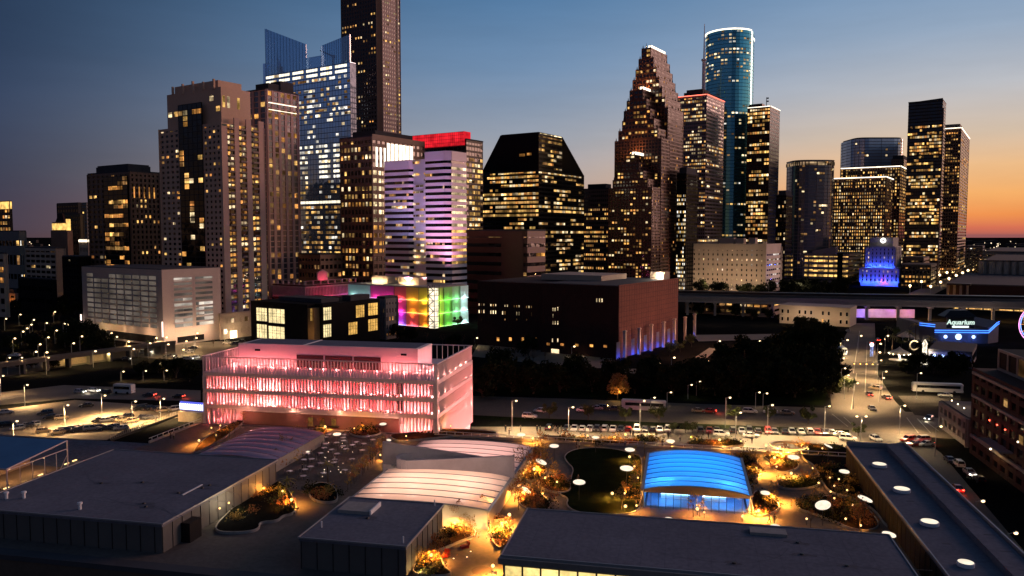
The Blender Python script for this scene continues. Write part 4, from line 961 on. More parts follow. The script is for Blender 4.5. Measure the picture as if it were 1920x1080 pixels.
# small orange floodlit station at the frame edge
poly3, zt3, A, B, la3, lb3 = corner_box(30, 596, -40, 36, 640)
b = Bld('station', 'small low station building floodlit orange at the frame edge', 'building', tuple(centre(poly3)), None, 40)
b.part('wall', M_tanst).prism(xy(poly3), 0, 11); b.facade(poly3[3], poly3[0], 1, 11, 2, 8, M_tanst, 1.6, .4, .3, .25); b.facade(poly3[3], poly3[0], 1, 11, 2, 8, None, 1.7, .5, lit={(f, c): G_dark for f in range(2) for c in range(8)}, winpart='dark_window')
b.part('roof', M_roof).prism(xy(shrink(poly3, 2)), 11.01, 14)
for t in (.55, .75, .95): lamp(b.e, tuple(poly3[3].lerp(poly3[0], t) - A * 3 + V((0, 0, .8))), (1, .32, .04), 1500, .2)
b.done()

# elevated freeway on piers
b = Bld('freeway_viaduct', 'long elevated concrete freeway on piers crossing behind the white building', 'viaduct', (at(1600, 570, 545).x, 545, 0), None, 60)
pts = [at(1262, 566, 575), at(1420, 566, 556), at(1600, 568, 540), at(1780, 570, 528), at(1960, 574, 516)]
W_f = 26
for i in range(4):
    p0, p1 = V((pts[i].x, pts[i].y, 0)), V((pts[i + 1].x, pts[i + 1].y, 0)); u, n = uv(p0, p1)
    b.part('deck', M_conc).prism(xy([p0, p1, p1 - n * W_f, p0 - n * W_f]), 9.8, 12.6)
    c = (p0 + p1) / 2; b.part('barrier', M_greyst).obox((c.x + n.x * .2, c.y + n.y * .2, 12.6), u, n, (p1 - p0).length, .4, 3.2); q = c - n * (W_f - .2); b.part('barrier', M_greyst).obox((q.x, q.y, 14.6), u, n, (p1 - p0).length, .4, 4)
    q = c - n * 18; b.part('upper_ramp', M_dkmul).obox((q.x, q.y, 16), u, n, (p1 - p0).length, 7, 1.6)
    for k in range(3):
        q = p0.lerp(p1, (k + .5) / 3) - n * 6; pm_ = MB(); pm_.obox((q.x, q.y, 4.9), u, n, 1.6, 2.2, 9.8); pm_.obox((q.x, q.y, 9.2), u, n, 2.2, 9, 1.2); pm_.build('pier', M_conc, b.e)
        if i in (2, 3): lamp(b.e, (q.x + 6, q.y + 4, 8), (1, .55, .2), 2200, .4)
        if i == 1 and k > 0: lamp(b.e, (q.x, q.y - 2, 5), (.4, .15, 1), 3000, .4)
for px_ in (1330, 1420, 1500, 1590, 1680, 1770, 1860): q = at(px_, 570, 515); lamp(b.e, (q.x, q.y - 6, 8), (1, .7, .55), 600, .6)  # unseen lamps added in front to lighten the girder face
mur = MB(); p0, p1 = at(1602, 600, 560), at(1714, 604, 556); p0.z = p1.z = 0; u, n = uv(p0, p1)
mur.obox(tuple((p0 + p1) / 2 + V((0, 0, 3))), u, n, (p1 - p0).length, .8, 6); mur.build('abutment', surf('mural_wall', (.5, .4, .6), .8), b.e)
for t, c_, w_ in ((.1, (.1, .16, 1), 420), (.4, (.5, .35, .8), 260), (.62, (.4, .08, .8), 300), (.9, (.6, .1, .6), 260)): lamp(b.e, tuple(p0.lerp(p1, t) + n * 4 + V((0, 0, 4))), c_, w_, .4)
b.done()
p0, p1 = at(1800, 575, 575), at(1970, 578, 560)
bb = block('shed', 'long yellow lit warehouse wall glimpsed under the freeway', 'building', 1960, 582, 1788, 1990, 590, 1, 6, 2, M_tanst, G_dark, .6, .3, .2, .2, 0, 0, None, plant=False, finish=False)
bb.facade(bb.poly[3], bb.poly[0], 0, bb.zt, 1, 6, None, .8, .3, lit={(0, c): W_y for c in range(6)}, off=.1, winpart='open_bay'); bb.done()

# white two storey building before the freeway
poly, zt, A, B, la, lb = corner_box(1594, 580, 1462, 1606, 500)
b = Bld('stucco_building', 'white two storey building with square dark windows standing before the freeway', 'building', tuple(centre(poly)), None, 60)
M_stu = surf('white_stucco', (.36, .3, .24), .85, var=.1)
b.part('wall', M_stu).prism(xy(poly), 0, zt)
b.facade(poly[3], poly[0], .5, zt - .8, 2, 12, None, 2.4, .5, lit={(f, c): (G_dark if (f, c) != (0, 7) else W_y) for f in range(2) for c in range(12) if c not in (2, 6, 9)}, off=.05, winpart='dark_window')
b.part('parapet', M_stu).prism(xy(shrink(poly, -.3)), zt + .005, zt + .9)
for t in (.1, .3, .58, .72, .9): lamp(b.e, tuple(poly[3].lerp(poly[0], t) - A * 6 + V((0, 0, 5))), (1, .66, .34), 380, .3)
b.done()
b = block('parking_deck', 'low parking deck with lit openings between the brick hall and the white two storey building', 'parking garage', 1440, 566, 1286, 1462, 560, 2, 12, 2, M_tanst, G_dark, 1, .45, .3, .3, .5, .1, MIX_Y, 2, plant=False)

# the blue neon restaurant
poly, zt, A, B, la, lb = corner_box(1868, 622, 1735, 1884, 425)
b = Bld('restaurant', 'dark low restaurant outlined in double blue neon with one big white roof sign', 'restaurant', tuple(centre(poly)), None, 60)
M_aq = surf('slate_stucco', (.1, .1, .12), .8)
neon = glow('blue_neon', (.05, .2, 1), 3)
def aqp(px, py, Y): return at(px, py, Y)
F0 = V((at(1752, 625, 426).x, 426, 0)); F1 = V((at(1853, 625, 424).x, 424, 0)); u, n = uv(F0, F1); 
zl = at(1752, 619, 426).z
b.part('wall', M_aq).prism(xy([F0, F1, F1 - n * 40, F0 - n * 40]), 0, zl)
T0 = F1; T1 = V((at(1877, 605, 428).x, 430, 0)); zt_ = at(1877, 603, 430).z
b.part('wall', M_aq).prism(xy([T0 + u * .02, T1, T1 - n * 25, T0 + u * .02 - n * 25]), 0, [zl + 1.5, zt_, zt_, zl + 1.5])
Lw0 = V((at(1727, 605, 432).x, 434, 0)); b.part('wall', M_aq).prism(xy([Lw0, F0 - u * .02, F0 - u * .02 - n * 30, Lw0 - n * 30]), 0, zl + 3)
for dz in (0, -1.1):
    nm = b.part('neon_line', neon)
    nm.cyl(tuple(F0 + n * .4 + V((0, 0, zl + dz))), tuple(F1 + n * .4 + V((0, 0, zl + dz))), .22, .22, 6)
    nm.cyl(tuple(F1 + n * .4 + V((0, 0, zl + dz))), tuple(F1 + n * .4 + u * 4 + V((0, 0, zt_ + dz))), .22, .22, 6); nm.cyl(tuple(F1 + n * .4 + u * 4 + V((0, 0, zt_ + dz))), tuple(T1 + n * .4 + V((0, 0, zt_ + dz))), .22, .22, 6)
    nm.cyl(tuple(Lw0 + n * .4 + V((0, 0, zl + 3 + dz))), tuple(F0 + n * .4 + V((0, 0, zl + 3 + dz))), .2, .2, 6)
for t, c_, w_ in ((.2, (.3, .4, 1), .9), (.44, (.4, .55, 1), 1.6), (.72, (.3, .4, 1), .9)):
    q = F0.lerp(F1, t) + n * .5 + V((0, 0, zl - 3.4)); b.part('round_window', glow('blue_round', (.35, .5, 1), 4)).cyl(tuple(q), tuple(q + n * .2), w_, w_, 14); lamp(b.e, tuple(q + n * 2), (.1, .2, 1), 300, .2)
# sign
sg = F0.lerp(F1, .48) + V((0, 0, zl + 1)); b.part('sign_frame', M_dkmul).obox(tuple(sg + V((0, 0, 3.2)) - n * .4), u, n, 14, .3, 6.2)
fc = bpy.data.curves.new('sign_lettering', 'FONT'); fc.body = 'Aquarium'; fc.size = 3.6; fc.extrude = .12; fc.align_x = 'CENTER'; fc.offset = .08; fc.shear = .12
fo = bpy.data.objects.new('sign_lettering', fc); COL.objects.link(fo); dg = bpy.context.evaluated_depsgraph_get(); me = bpy.data.meshes.new_from_object(fo.evaluated_get(dg)); bpy.data.objects.remove(fo)
me.materials.clear(); me.materials.append(glow('sign_white_green', (.7, .9, .8), 1.1)); fo = bpy.data.objects.new('sign_lettering', me); COL.objects.link(fo); fo.parent = b.e
fo.location = sg + V((0, 0, 2.2)) - V(b.e['_abs']) + n * .1; fo.rotation_euler = (math.pi / 2, 0, math.atan2(u.y, u.x))
b.part('sign_bar', glow('sign_bar_white', (.85, .97, 1), 1.4)).obox(tuple(sg + V((0, 0, .9))), u, n, 8.5, .3, 1.0)
b.part('sign_canopy', M_dkmul).prism(xy([sg - u * 8 - n * 1, sg + u * 9 - n * 1, sg + u * 9 - n * 9, sg - u * 8 - n * 9]), zl + 7.2, zl + 10.5, inset=xy([sg - u * 4 - n * 3, sg + u * 5 - n * 3, sg + u * 5 - n * 7, sg - u * 4 - n * 7]))
b.done()
# ferris wheel, mostly outside the frame
fw = thing('ferris_wheel', 'ferris wheel with pink and blue lit rim, mostly outside the frame', 'ferris wheel', tuple(V((at(1946, 612, 420).x, 420, 0))), None, world=True)
wc = at(1946, 608, 420); Rw = 10
for nm, m_, r_, off in (('rim', glow('wheel_pink', (1, .35, .85), 2.5), Rw, 0), ('inner_rim', glow('wheel_blue', (.2, .35, 1), 3), Rw - 1.2, .5)):
    mb = MB()
    for k in range(28):
        f = lambda a: wc + V((r_ * math.cos(a), off, r_ * math.sin(a))); mb.cyl(tuple(f(2 * math.pi * k / 28)), tuple(f(2 * math.pi * (k + 1) / 28)), .2, .2, 5)
    mb.build(nm, m_, fw)
mb = MB()
for k in range(14): mb.cyl(tuple(wc), tuple(wc + V((Rw * math.cos(math.pi * k / 7), 0, Rw * math.sin(math.pi * k / 7)))), .12, .12, 5)
mb.build('spoke', glow('wheel_orange', (1, .4, .12), 1.4), fw)
mb = MB()
for s_ in (-5, 5): mb.cyl((wc.x + s_, wc.y + 1.5, 0), (wc.x, wc.y + 1.5, wc.z), .35, .3, 6)
mb.build('leg', M_steel, fw)
# brown concert hall roofs at the far side of the freeway
b = block('concert_hall', 'long brown brick concert hall with a lit corner portico beyond the freeway', 'theatre', 1990, 540, 1776, 2010, 600, 1, 14, 3, M_dkbrick, G_bronze, 1, .4, .25, .3, 0, 0, None, plant=False, finish=False)
b.part('wall', M_brick).prism(xy(shrink(b.poly, -.1)), 0, b.zt - 1)
for k in range(4):
    q = b.poly[3].lerp(b.poly[0], .01 + .06 * k) - b.A * 3; b.part('column', M_tanst).cyl((q.x, q.y, 0), (q.x, q.y, b.zt), .9, .9, 8); lamp(b.e, (q.x, q.y - 2, 3), (1, .55, .15), 1600, .3)
b.part('portico_roof', M_dkmul).prism(xy([b.poly[3] - b.A * 6, b.poly[3].lerp(b.poly[0], .22) - b.A * 6, b.poly[3].lerp(b.poly[0], .22), b.poly[3]]), b.zt + .01, b.zt + 1.5); b.done()
# near brick warehouse at the frame's edge and its low annex
poly, zt, A, B, la, lb = corner_box(2060, 700, 1812, 2200, 150, ANG_HALL)
P0 = onz(1822, 850, 0); top_z = at(1822, 690, P0.y).z
b = Bld('brick_warehouse', 'tall dark red brick building with pale stone bands across the street from the roof garden', 'building', (P0.x + 18, P0.y - 20, 0), None, 100)
c0 = V((P0.x, P0.y, 0)); Lw = 62; ft = [c0 - HA * Lw, c0 - HA * Lw + HB * 40, c0 + HB * 40, c0]
b.part('wall', M_dkbrick).prism(xy(ft), 0, top_z)
b.facade(ft[3], ft[0], 0, top_z, 7, 13, M_dkbrick, 1.7, .34, .3, .25, {(5, 4): W_d, (3, 6): W_d, (2, 9): W_d})
b.facade(ft[3], ft[0], 0, top_z, 7, 13, None, 2.0, .42, lit={(f, c): G_dark for f in range(7) for c in range(13)}, off=.04, winpart='dark_window')
for z in (top_z - 1.2, top_z - 7.2, 5): b.part('stone_band', M_greyst).obox(tuple((ft[3] + ft[0]) / 2 - HB * .35 + V((0, 0, z))), HA, HB, Lw, .7, .7)
pe = [c0 - HA * Lw + HB * 5, c0 - HA * Lw + HB * 36, c0 + HB * 36 - HA * 2, c0 + HB * 5 - HA * 2]; b.part('penthouse', M_black).prism(xy(pe), top_z, top_z + 5.5); b.facade(pe[3], pe[0], top_z, top_z + 5.5, 1, 10, M_greyst, .6, .12, .3, .3, {(0, 2): W_d, (0, 4): W_d, (0, 7): W_d}, pname='stone_band')
for z in (12,):
    for t in (.22, .3, .38): q = ft[3].lerp(ft[0], t) - HB * .8; b.part('red_lamp', L_tail).ball((q.x, q.y, z), .16, 5)
q = ft[3].lerp(ft[0], .5) - HB * .8; b.part('wall_lamp', L_white).ball((q.x, q.y, 11), .2, 5); q = ft[3].lerp(ft[0], .3) - HB * 2; b.part('wall_lamp', L_white).ball((q.x, q.y, 6), .25, 5); lamp(b.e, (q.x - 1, q.y, 5.5), (1, .6, .25), 200, .2)
b.part('awning', M_greyst).obox(tuple(ft[3].lerp(ft[0], .32) - HB * 1.6 + V((0, 0, 7.2))), HA, HB, 14, 3, .4); b.done()
P1 = onz(1762, 800, 0); c1 = V((P1.x, P1.y, 0)); zt = at(1762, 752, P1.y).z
b = Bld('garage_annex', 'small pale flat roofed building with square openings leaning on the tall brick one', 'building', tuple(c1), None, 40)
L2 = (c1 - c0).length; ft = [c1 - HA * 24, c1 - HA * 24 + HB * 11, c1 + HB * 11, c1]
b.part('wall', M_dkmul).prism(xy(ft), 0, zt); b.facade(ft[3], ft[0], 0, zt, 2, 6, M_greyst, 1.5, .35, .3, .28); b.facade(ft[0], ft[1], 0, zt, 2, 3, M_greyst, 1.5, .35, .3, .28)
b.part('roof', M_roof).prism(xy(shrink(ft, .6)), zt + .01, zt + .3)
for k in range(3): q = c1.lerp(ft[0], .15 + .22 * k) + HB * 2; b.part('roof_lamp', L_white).ball((q.x, q.y, zt + 1), .2, 5); 
lamp(b.e, tuple(c1 - HA * 9 + HB * 3 + V((0, 0, zt + 2.5))), (1, .7, .4), 120, .2)
b.done()
# distant lights and dim low city at the horizon
mb = MB(); r3 = random.Random(3)
for k in range(170):
    px = r3.choice([r3.uniform(0, 165), r3.uniform(0, 100), r3.uniform(1815, 1920), r3.uniform(1460, 1580), r3.uniform(1100, 1900)]); Y = r3.uniform(1400, 5200); q = at(px, 440 + 1500 * 50 / Y + r3.uniform(-3, 6), Y)
    mb.ball((q.x, q.y, max(6, q.z)), Y / 1500 * r3.uniform(.5, 1.1), 3)
tag(mb.build('distant_city_lights', glow('far_light', (1, .78, .5), 3, .6, .002)), kind='stuff')
mb = MB()
for k in range(420):
    a = r3.uniform(-.9, .9); Y = r3.uniform(1500, 7000); h = r3.uniform(6, 22); w_ = r3.uniform(30, 110); mb.box((math.tan(a) * Y, Y, h / 2), (w_, w_ * .6, h))
tag(mb.build('distant_low_city', surf('far_roofs', (.03, .027, .025), .9)), kind='stuff')
# ================================================================ GROUND, STREETS
M_road = surf('concrete_road', (.095, .08, .062), .8, var=.25, scale=.06, fine=.18, spec=.12)
M_side = surf('pale_paving', (.15, .13, .1), .85, var=.2, scale=.1, fine=.12)
def sheet(name, poly, z, m, kind='structure', world_z=None):
    """poly: pixel outline laid on the plane z"""
    mb = MB(); P = [onz(x, y, z) for x, y in poly]
    a = sum(P[i].x * P[(i + 1) % len(P)].y - P[(i + 1) % len(P)].x * P[i].y for i in range(len(P)))
    if a < 0: P = P[::-1]
    mb.add([tuple(p) for p in P], [tuple(range(len(P)))]); o = mb.build(name, m); return tag(o, kind=kind)
mb = MB(); mb.add([(-14000, -400, 0), (14000, -400, 0), (14000, 16000, 0), (-14000, 16000, 0)], [(0, 1, 2, 3)]); tag(mb.build('ground', M_dirt), kind='structure')
def strip(name, p0, p1, wd, z, m):
    p0, p1 = V((p0.x, p0.y, z)), V((p1.x, p1.y, z)); u = (p1 - p0).normalized(); n = V((u.y, -u.x, 0)) * wd / 2
    mb = MB(); mb.add([p0 - n, p1 - n, p1 + n, p0 + n][::-1], [(3, 2, 1, 0)]); return tag(mb.build(name, m), kind='structure')
g = lambda x, y: onz(x, y, 0)
# boulevard running away to the freeway, and the cross street before the hall
sheet('road', [(1556, 735), (1566, 680), (1580, 640), (1597, 606), (1640, 606), (1642, 650), (1644, 700), (1678, 752), (1700, 775), (1560, 768)], .008, M_road)
sheet('road', [(884, 778), (884, 742), (1080, 748), (1300, 757), (1560, 765), (1760, 775), (1920, 790), (1920, 830), (1700, 818), (1590, 806), (1300, 794), (1000, 784)], .004, M_road)
sheet('road', [(1592, 806), (1720, 816), (1765, 850), (1850, 950), (1960, 1080), (2060, 1200), (1700, 1200), (1600, 900)], .008, surf('dark_road', (.09, .078, .062), .75, var=.25, scale=.06, fine=.18))
sheet('parking_strip', [(884, 800), (1000, 800), (1300, 805), (1560, 815), (1600, 818), (1604, 900), (880, 880)], .012, M_side)
sheet('verge', [(884, 778), (1000, 784), (1300, 794), (1590, 806), (1590, 812), (1300, 800), (1000, 790), (884, 786)], .016, M_grass)
sheet('river_bank', [(890, 700), (1100, 705), (1560, 700), (1545, 760), (1300, 752), (900, 738)], .004, M_grass)
sheet('vacant_lot', [(1684, 742), (1800, 742), (1810, 790), (1715, 778)], .012, surf('packed_dirt', (.04, .036, .032), .95, fine=.3, spec=0))
# streets and lots on the dim side
sheet('parking_lot', [(-60, 800), (0, 768), (140, 750), (345, 764), (345, 780), (235, 806), (200, 825), (-60, 825)], .008, surf('lot_paving', (.2, .16, .11), .8, var=.2, scale=.08, fine=.15))
sheet('road', [(-80, 745), (120, 722), (376, 732), (376, 752), (140, 747), (-60, 765)], .006, surf('dim_road', (.12, .1, .08), .75, var=.25, scale=.06, fine=.15))
sheet('road', [(200, 664), (250, 648), (410, 640), (480, 640), (480, 672), (400, 676), (290, 672)], .010, M_road)
sheet('road', [(-60, 700), (0, 680), (110, 664), (225, 655), (262, 668), (110, 690), (-60, 718)], .006, M_road)
sheet('road', [(1130, 702), (1130, 692), (1300, 690), (1420, 694), (1420, 704)], .006, M_side)
sheet('road', [(1300, 628), (1460, 626), (1460, 636), (1310, 640)], .006, M_side)
sheet('plaza', [(884, 668), (900, 640), (1150, 672), (1160, 690), (1080, 690)], .006, M_side)
sheet('path', [(1285, 682), (1330, 652), (1345, 654), (1310, 684)], .01, M_side)
# the avenue of lights running to the horizon
AV0, AV1 = g(1725, 552), g(1862, 490); strip("road", AV0, AV1, 22, .01, M_road)
# painted lines
def line(px0, px1, wd=.28): p0, p1 = g(*px0), g(*px1); return strip('lane_marking', p0, p1, wd, .02, M_paint)
for a_, b_ in (((1560, 776), (1590, 800)), ((1582, 782), (1602, 800)), ((1700, 783), (1722, 812)), ((1720, 785), (1745, 812)), ((1600, 700), (1612, 620)), ((1622, 735), (1626, 640)), ((1596, 768), (1606, 700)), ((1735, 790), (1760, 808))): line(a_, b_)
for (x0, y0, x1, y1) in ((95, 788, 160, 778), (40, 802, 118, 786), (120, 800, 180, 790)): line((x0, y0), (x1, y1), .25)
# road bridge over the dip, with a lit arch
b = Bld('road_bridge', 'low road bridge with a pale rail over a glowing underpass near the parking garage', 'bridge', tuple(V((g(150, 700).x, g(150, 700).y, 0))), None, 10)
p0, p1 = at(-20, 726, 318), at(330, 668, 392); p0.z = p1.z = 0; u = (p1 - p0).normalized(); n = V((u.y, -u.x, 0)); Lb = (p1 - p0).length
M_brc = surf('bridge_concrete', (.1, .085, .07), .9, var=.25, scale=.15, spec=.05); b.part('deck', M_brc).obox(tuple((p0 + p1) / 2 + V((0, 0, 4.6)) - n * 5), u, n, Lb, 10, .9); b.part('abutment', M_brc).obox(tuple(p1 + V((0, 0, 2.07)) - n * 5 - u * 4), u, n, 8, 9.6, 4.13)
b.part('rail', M_brc).obox(tuple((p0 + p1) / 2 + V((0, 0, 5.5)) + n * .1), u, n, Lb, .3, .9)
for k in range(9): q = p0 + u * (Lb * (k + .5) / 9); pm_ = MB(); pm_.obox((q.x - n.x * 2, q.y - n.y * 2, 2.07), u, n, 1.0, 3, 4.13); pm_.build('pier', M_brc, b.e)
q = p0 + u * Lb * .55 - n * 8; b.part('back_wall', M_tanst).obox((q.x, q.y, 2.0), u, n, Lb * .5, .4, 4.0)
for t in (.42, .5, .6): q = p0 + u * Lb * t - n * 1.5; lamp(b.e, (q.x, q.y, 3.4), (1, .72, .3), 900, .2)
b.done()
# screen of posts round the car park and its steps
b = Bld('retaining_wall', 'dark fenced retaining wall along the edge of the car park', 'wall', tuple(V((g(290, 790).x, g(290, 790).y, 0))), None, 10)
p0, p1 = g(205, 828), g(345, 776); p0.z = p1.z = 0; u = (p1 - p0).normalized(); n = V((u.y, -u.x, 0)); b.part('wall', M_dkmul).obox(tuple((p0 + p1) / 2 + V((0, 0, .35)) + n * .3), u, n, (p1 - p0).length, .3, .7)
for k in range(44): q = p0.lerp(p1, k / 43.0) + n * .3; b.part('fence_slat', M_greyst).obox((q.x, q.y, 1.3), u, n, .18, .1, 1.2)
b.done()
b = Bld('entrance_pavilion', 'low entrance block with a blue and white barred light box beside the pink hall', 'building', tuple(V((g(355, 785).x, g(355, 785).y, 0))), None, 10)
p0, p1 = g(334, 790), g(379, 794); p0.z = p1.z = 0; u = (p1 - p0).normalized(); n = V((u.y, -u.x, 0)); Lq = (p1 - p0).length; nn = -n
b.part('wall', M_tanst).prism(xy([p0, p1, p1 - n * 10, p0 - n * 10]), 0, 3.2); b.part('light_box', glow('box_blue', (.12, .14, .85), 1.0)).obox(tuple((p0 + p1) / 2 - n * 1 + V((0, 0, 4.9))), u, n, Lq - .5, .4, 2.6)
for k in range(13): q = p0.lerp(p1, (k + .5) / 13) - n * .7; b.part('light_bar', glow('bar_white', (.85, .88, 1), 2.6)).obox((q.x, q.y, 4.7), u, n, .3, .14, 1.9)
lamp(b.e, tuple((p0 + p1) / 2 + n * 3 + V((0, 0, 2.4))), (1, .75, .4), 260, .2); b.done()

# ================================================================ THE HALL WITH ITS ROOF GARDEN
ZD = 11.0
O_ = onz(377, 793, ZD)
def loc(px, py, z=ZD): d = onz(px, py, z) - O_; return d.dot(HB), d.dot(HA)
def wp(r, a, z=ZD): q = O_ + HB * r + HA * a; return V((q.x, q.y, z))
r_w, _ = loc(1588, 835); a_near = loc(200, 1062)[1]; r_tl, a_tl = loc(0, 815); r_bl, a_bl = loc(208, 858)
hall = Bld('market_hall', 'vast low concrete market hall whose roof is a lamplit garden', 'building', tuple(V((wp(60, -60).x, wp(60, -60).y, 0))), None, 20)
body = [wp(-75, a_near), wp(r_w + 8, a_near), wp(r_w + 8, 0), wp(0, 0), wp(0, a_bl + 12), wp(-75, a_bl + 12)]
hall.part('wall', surf('hall_concrete', (.1, .07, .05), .85, var=.2, scale=.1, fine=.1)).prism(xy(body), 0, ZD - .4)
hall.part('roof_deck', M_deck).prism(xy([wp(0, a_near + 2), wp(r_w, a_near + 2), wp(r_w, 0), wp(0, 0)]), ZD - .399, ZD)
M_gravel = surf('roof_gravel', (.1, .1, .12), .95, var=.16, scale=.12, fine=.3)
hall.part('service_roof', M_gravel).prism(xy([wp(-75, a_near + 2), wp(-.02, a_near + 2), wp(-.02, a_bl + 12), wp(-75, a_bl + 12)]), ZD - .399, ZD - .05)
ld = hall.part('ledge', surf('ledge_concrete', (.06, .06, .065), .9)); q = wp(30, a_near + 1); ld.obox((q.x, q.y, ZD - .1), HB, HA, 220, 2.2, .75)
for k in range(26):                                                # openings of the street front
    q = wp(-70 + k * 6.2, a_near - .06, 5.5); hall.wins.append((q, HB, -HA, 2.2, 4.6, G_dark if k % 9 else W_d, 'window'))
for (r0, a0, r1, a1) in ((0, a_bl + 12, 0, -.2), (61, -.2, r_w, -.2)):  # parapet rail
    p0, p1 = wp(r0, a0), wp(r1, a1); u = (p1 - p0).normalized(); n = V((u.y, -u.x, 0)); Lq = (p1 - p0).length; c = (p0 + p1) / 2
    pp_ = MB(); pp_.obox((c.x, c.y, ZD + .25), u, n, Lq, .35, .5); pp_.build('parapet', M_conc, hall.e); hall.part('rail', M_white).obox((c.x, c.y, ZD + 1.15), u, n, Lq, .08, .08)
    for k in range(int(Lq / 2)): q = p0 + u * (k * 2 + 1); hall.part('rail', M_white).obox((q.x, q.y, ZD + .8), u, n, .07, .07, .7)
hall.done()

def roof_box(label, FR, FL, BR, BL, zt, open_side=None, z0=ZD):
    """a plain box hall standing on the deck; corners as pixels of its roof edge"""
    f = onz(*FR, zt); rb = (onz(*BR, zt) - f).dot(HA); f0_ = f.copy(); wl = (f - onz(*FL, zt)).dot(HB) if FL else None
    if wl is None: wl = (f - onz(*BL, zt)).dot(HB)
    f.z = 0
    P = [f - HB * wl, f, f + HA * rb, f - HB * wl + HA * rb]
    b = Bld('roof_hall', label, 'building', (f.x - HB.x * wl / 2, f.y - HB.y * wl / 2, z0), None, 60)
    b.part('wall', [surf('panel_wall', (.11, .105, .095), .6, var=.15, scale=.15, spec=.15), M_dkmul]).prism(xy(P), z0, zt - .5)
    b.part('roof', [surf('roof_membrane', (.145, .15, .175), .95, var=.16, scale=.08, fine=.14, spec=.05), surf('roof_stain', (.09, .093, .11), .9, var=.3, scale=1.5)]).prism(xy(shrink(P, -.2)), zt - .49, zt)
    for i in range(4):
        p0, p1 = P[i], P[(i + 1) % 4]; u, n = uv(p0, p1); c = (p0 + p1) / 2; Lq = (p1 - p0).length
        b.part('edge_trim', M_white if i == 3 else M_pole).obox((c.x + n.x * .25, c.y + n.y * .25, zt + .02), u, n, Lq + .4, .16, .22)
        for k in range(int(Lq / 2.4) + 1): q = p0 + u * (k * 2.4 + .1) + n * .04; b.part('wall', 0).obox((q.x, q.y, (z0 + zt - .5) / 2), u, n, .07, .08, zt - z0 - .5, 1)
    r_ = random.Random(len(label)); c = centre(P)
    for k in range(1, int(wl / 3)): q = P[0] + HB * (k * 3.0 + r_.uniform(-.1, .1)) + HA * rb / 2; b.part('roof', 0).obox((q.x, q.y, zt + .004), HA, HB, rb - .6, .035, .006, 1)   # welded seams
    for k in range(int(wl * rb / 160)):                             # drain strainers with their sump stains
        q = P[0] + HB * (wl * r_.uniform(.12, .9)) + HA * (rb * r_.uniform(.15, .85)); dm = b.part('roof_drain', M_dkmul); dm.lathe([(.01, .2), (.22, .18), (.3, .02)], (q.x, q.y, zt), 8)
        st = b.part('roof', 0); surf('roof_stain', (.09, .093, .11), .9, var=.3, scale=1.5); m_ = []
        for j in range(14): a = 2 * math.pi * j / 14; rr_ = r_.uniform(.5, 1.3); m_.append((q.x + HB.x * rr_ * math.cos(a) * 1.7 + HA.x * rr_ * math.sin(a) * .8, q.y + HB.y * rr_ * math.cos(a) * 1.7 + HA.y * rr_ * math.sin(a) * .8, zt + .006))
        st.add(m_, [tuple(range(14))], 1)
        for s_ in (-1, 1):                                          # creases in the felt running to the drain
            p = V((q.x, q.y, zt + .012)); ang = r_.uniform(-.3, .3)
            for j in range(7):
                d = (HB * math.cos(ang) + HA * math.sin(ang)) * s_ * 1.5; n_ = V((d.y, -d.x, 0)).normalized() * .05; st.add([p - n_, p + d - n_, p + d + n_, p + n_], [(0, 1, 2, 3)], 1); p = p + d; ang += r_.uniform(-.35, .35)
    b.P = P; b.zt = zt; return b
rb1 = roof_box('largest flat grey roof hall with panelled walls, beside the clear sided marquee', (303, 982), None, (517, 863), (208, 846), 15.5)
q = rb1.P[1].lerp(rb1.P[2], .45) + HB * 1.2 + V((0, 0, 0)); 
sk = rb1.part('white_strip', M_white); p = onz(361, 918, 15.55); sk.obox((p.x, p.y, 15.55), HA, HB, 5.5, .3, .12)
for t in (.42, .5): q = rb1.P[1].lerp(rb1.P[2], t); rb1.part('wall_lamp', L_warm).ball((q.x + HB.x * .5, q.y + HB.y * .5, ZD + 2.0), .16, 5); lamp(rb1.e, (q.x + HB.x * 1.6, q.y + HB.y * 1.6, ZD + 2.6), (1, .82, .55), 110, .15)
q = rb1.P[1] + HA * 6; rb1.part('door_hood', M_dkmul).obox((q.x + HB.x * .8, q.y + HB.y * .8, ZD + 1.5), HA, HB, 3, 1.5, 3)
for t in (.1, .32): p = rb1.P[3].lerp(rb1.P[0], t)
for (x, y) in ((12, 935), (45, 934), (150, 955)): p = onz(x, y, 15.5); rb1.part('roof_vent', M_white).lathe([(.25, 0), (.25, .8), (.4, .85), (.4, 1.1), (.01, 1.2)], tuple(p), 8)
rb1.done()
rb2 = roof_box('small flat grey roof hall with one white curb on its roof, beside the amber path', (760, 1024), (560, 1010), (828, 946), None, 15.5)
p = onz(706, 958, 15.5); rb2.part('skylight_curb', M_conc).obox((p.x - HB.x * 3, p.y - HB.y * 3, 15.75), HB, HA, 5, 4, .5); rb2.part('white_strip', M_white).obox((p.x - HB.x * .2, p.y - HB.y * .2, 15.9), HA, HB, 4.2, .25, .7)
for (x, y) in ((603, 989), (756, 1018), (815, 948)): p = onz(x, y, 15.5); rb2.part('roof_vent', M_white).lathe([(.1, 0), (.1, .8), (.16, .85), (.01, 1.0)], tuple(p), 8)
q = rb2.P[1].lerp(rb2.P[2], .1) + HB * 1.6; lamp(rb2.e, (q.x, q.y, ZD + .5), (1, .62, .22), 160, .15); rb2.done()
rb3 = roof_box('long flat grey roof hall with a glowing glazed front below its roof edge', (1735, 1108), (941, 1045), (1652, 1003), None, 15.5)
P = rb3.P
n = -HA; u = HB; Lq = (P[1] - P[0]).length
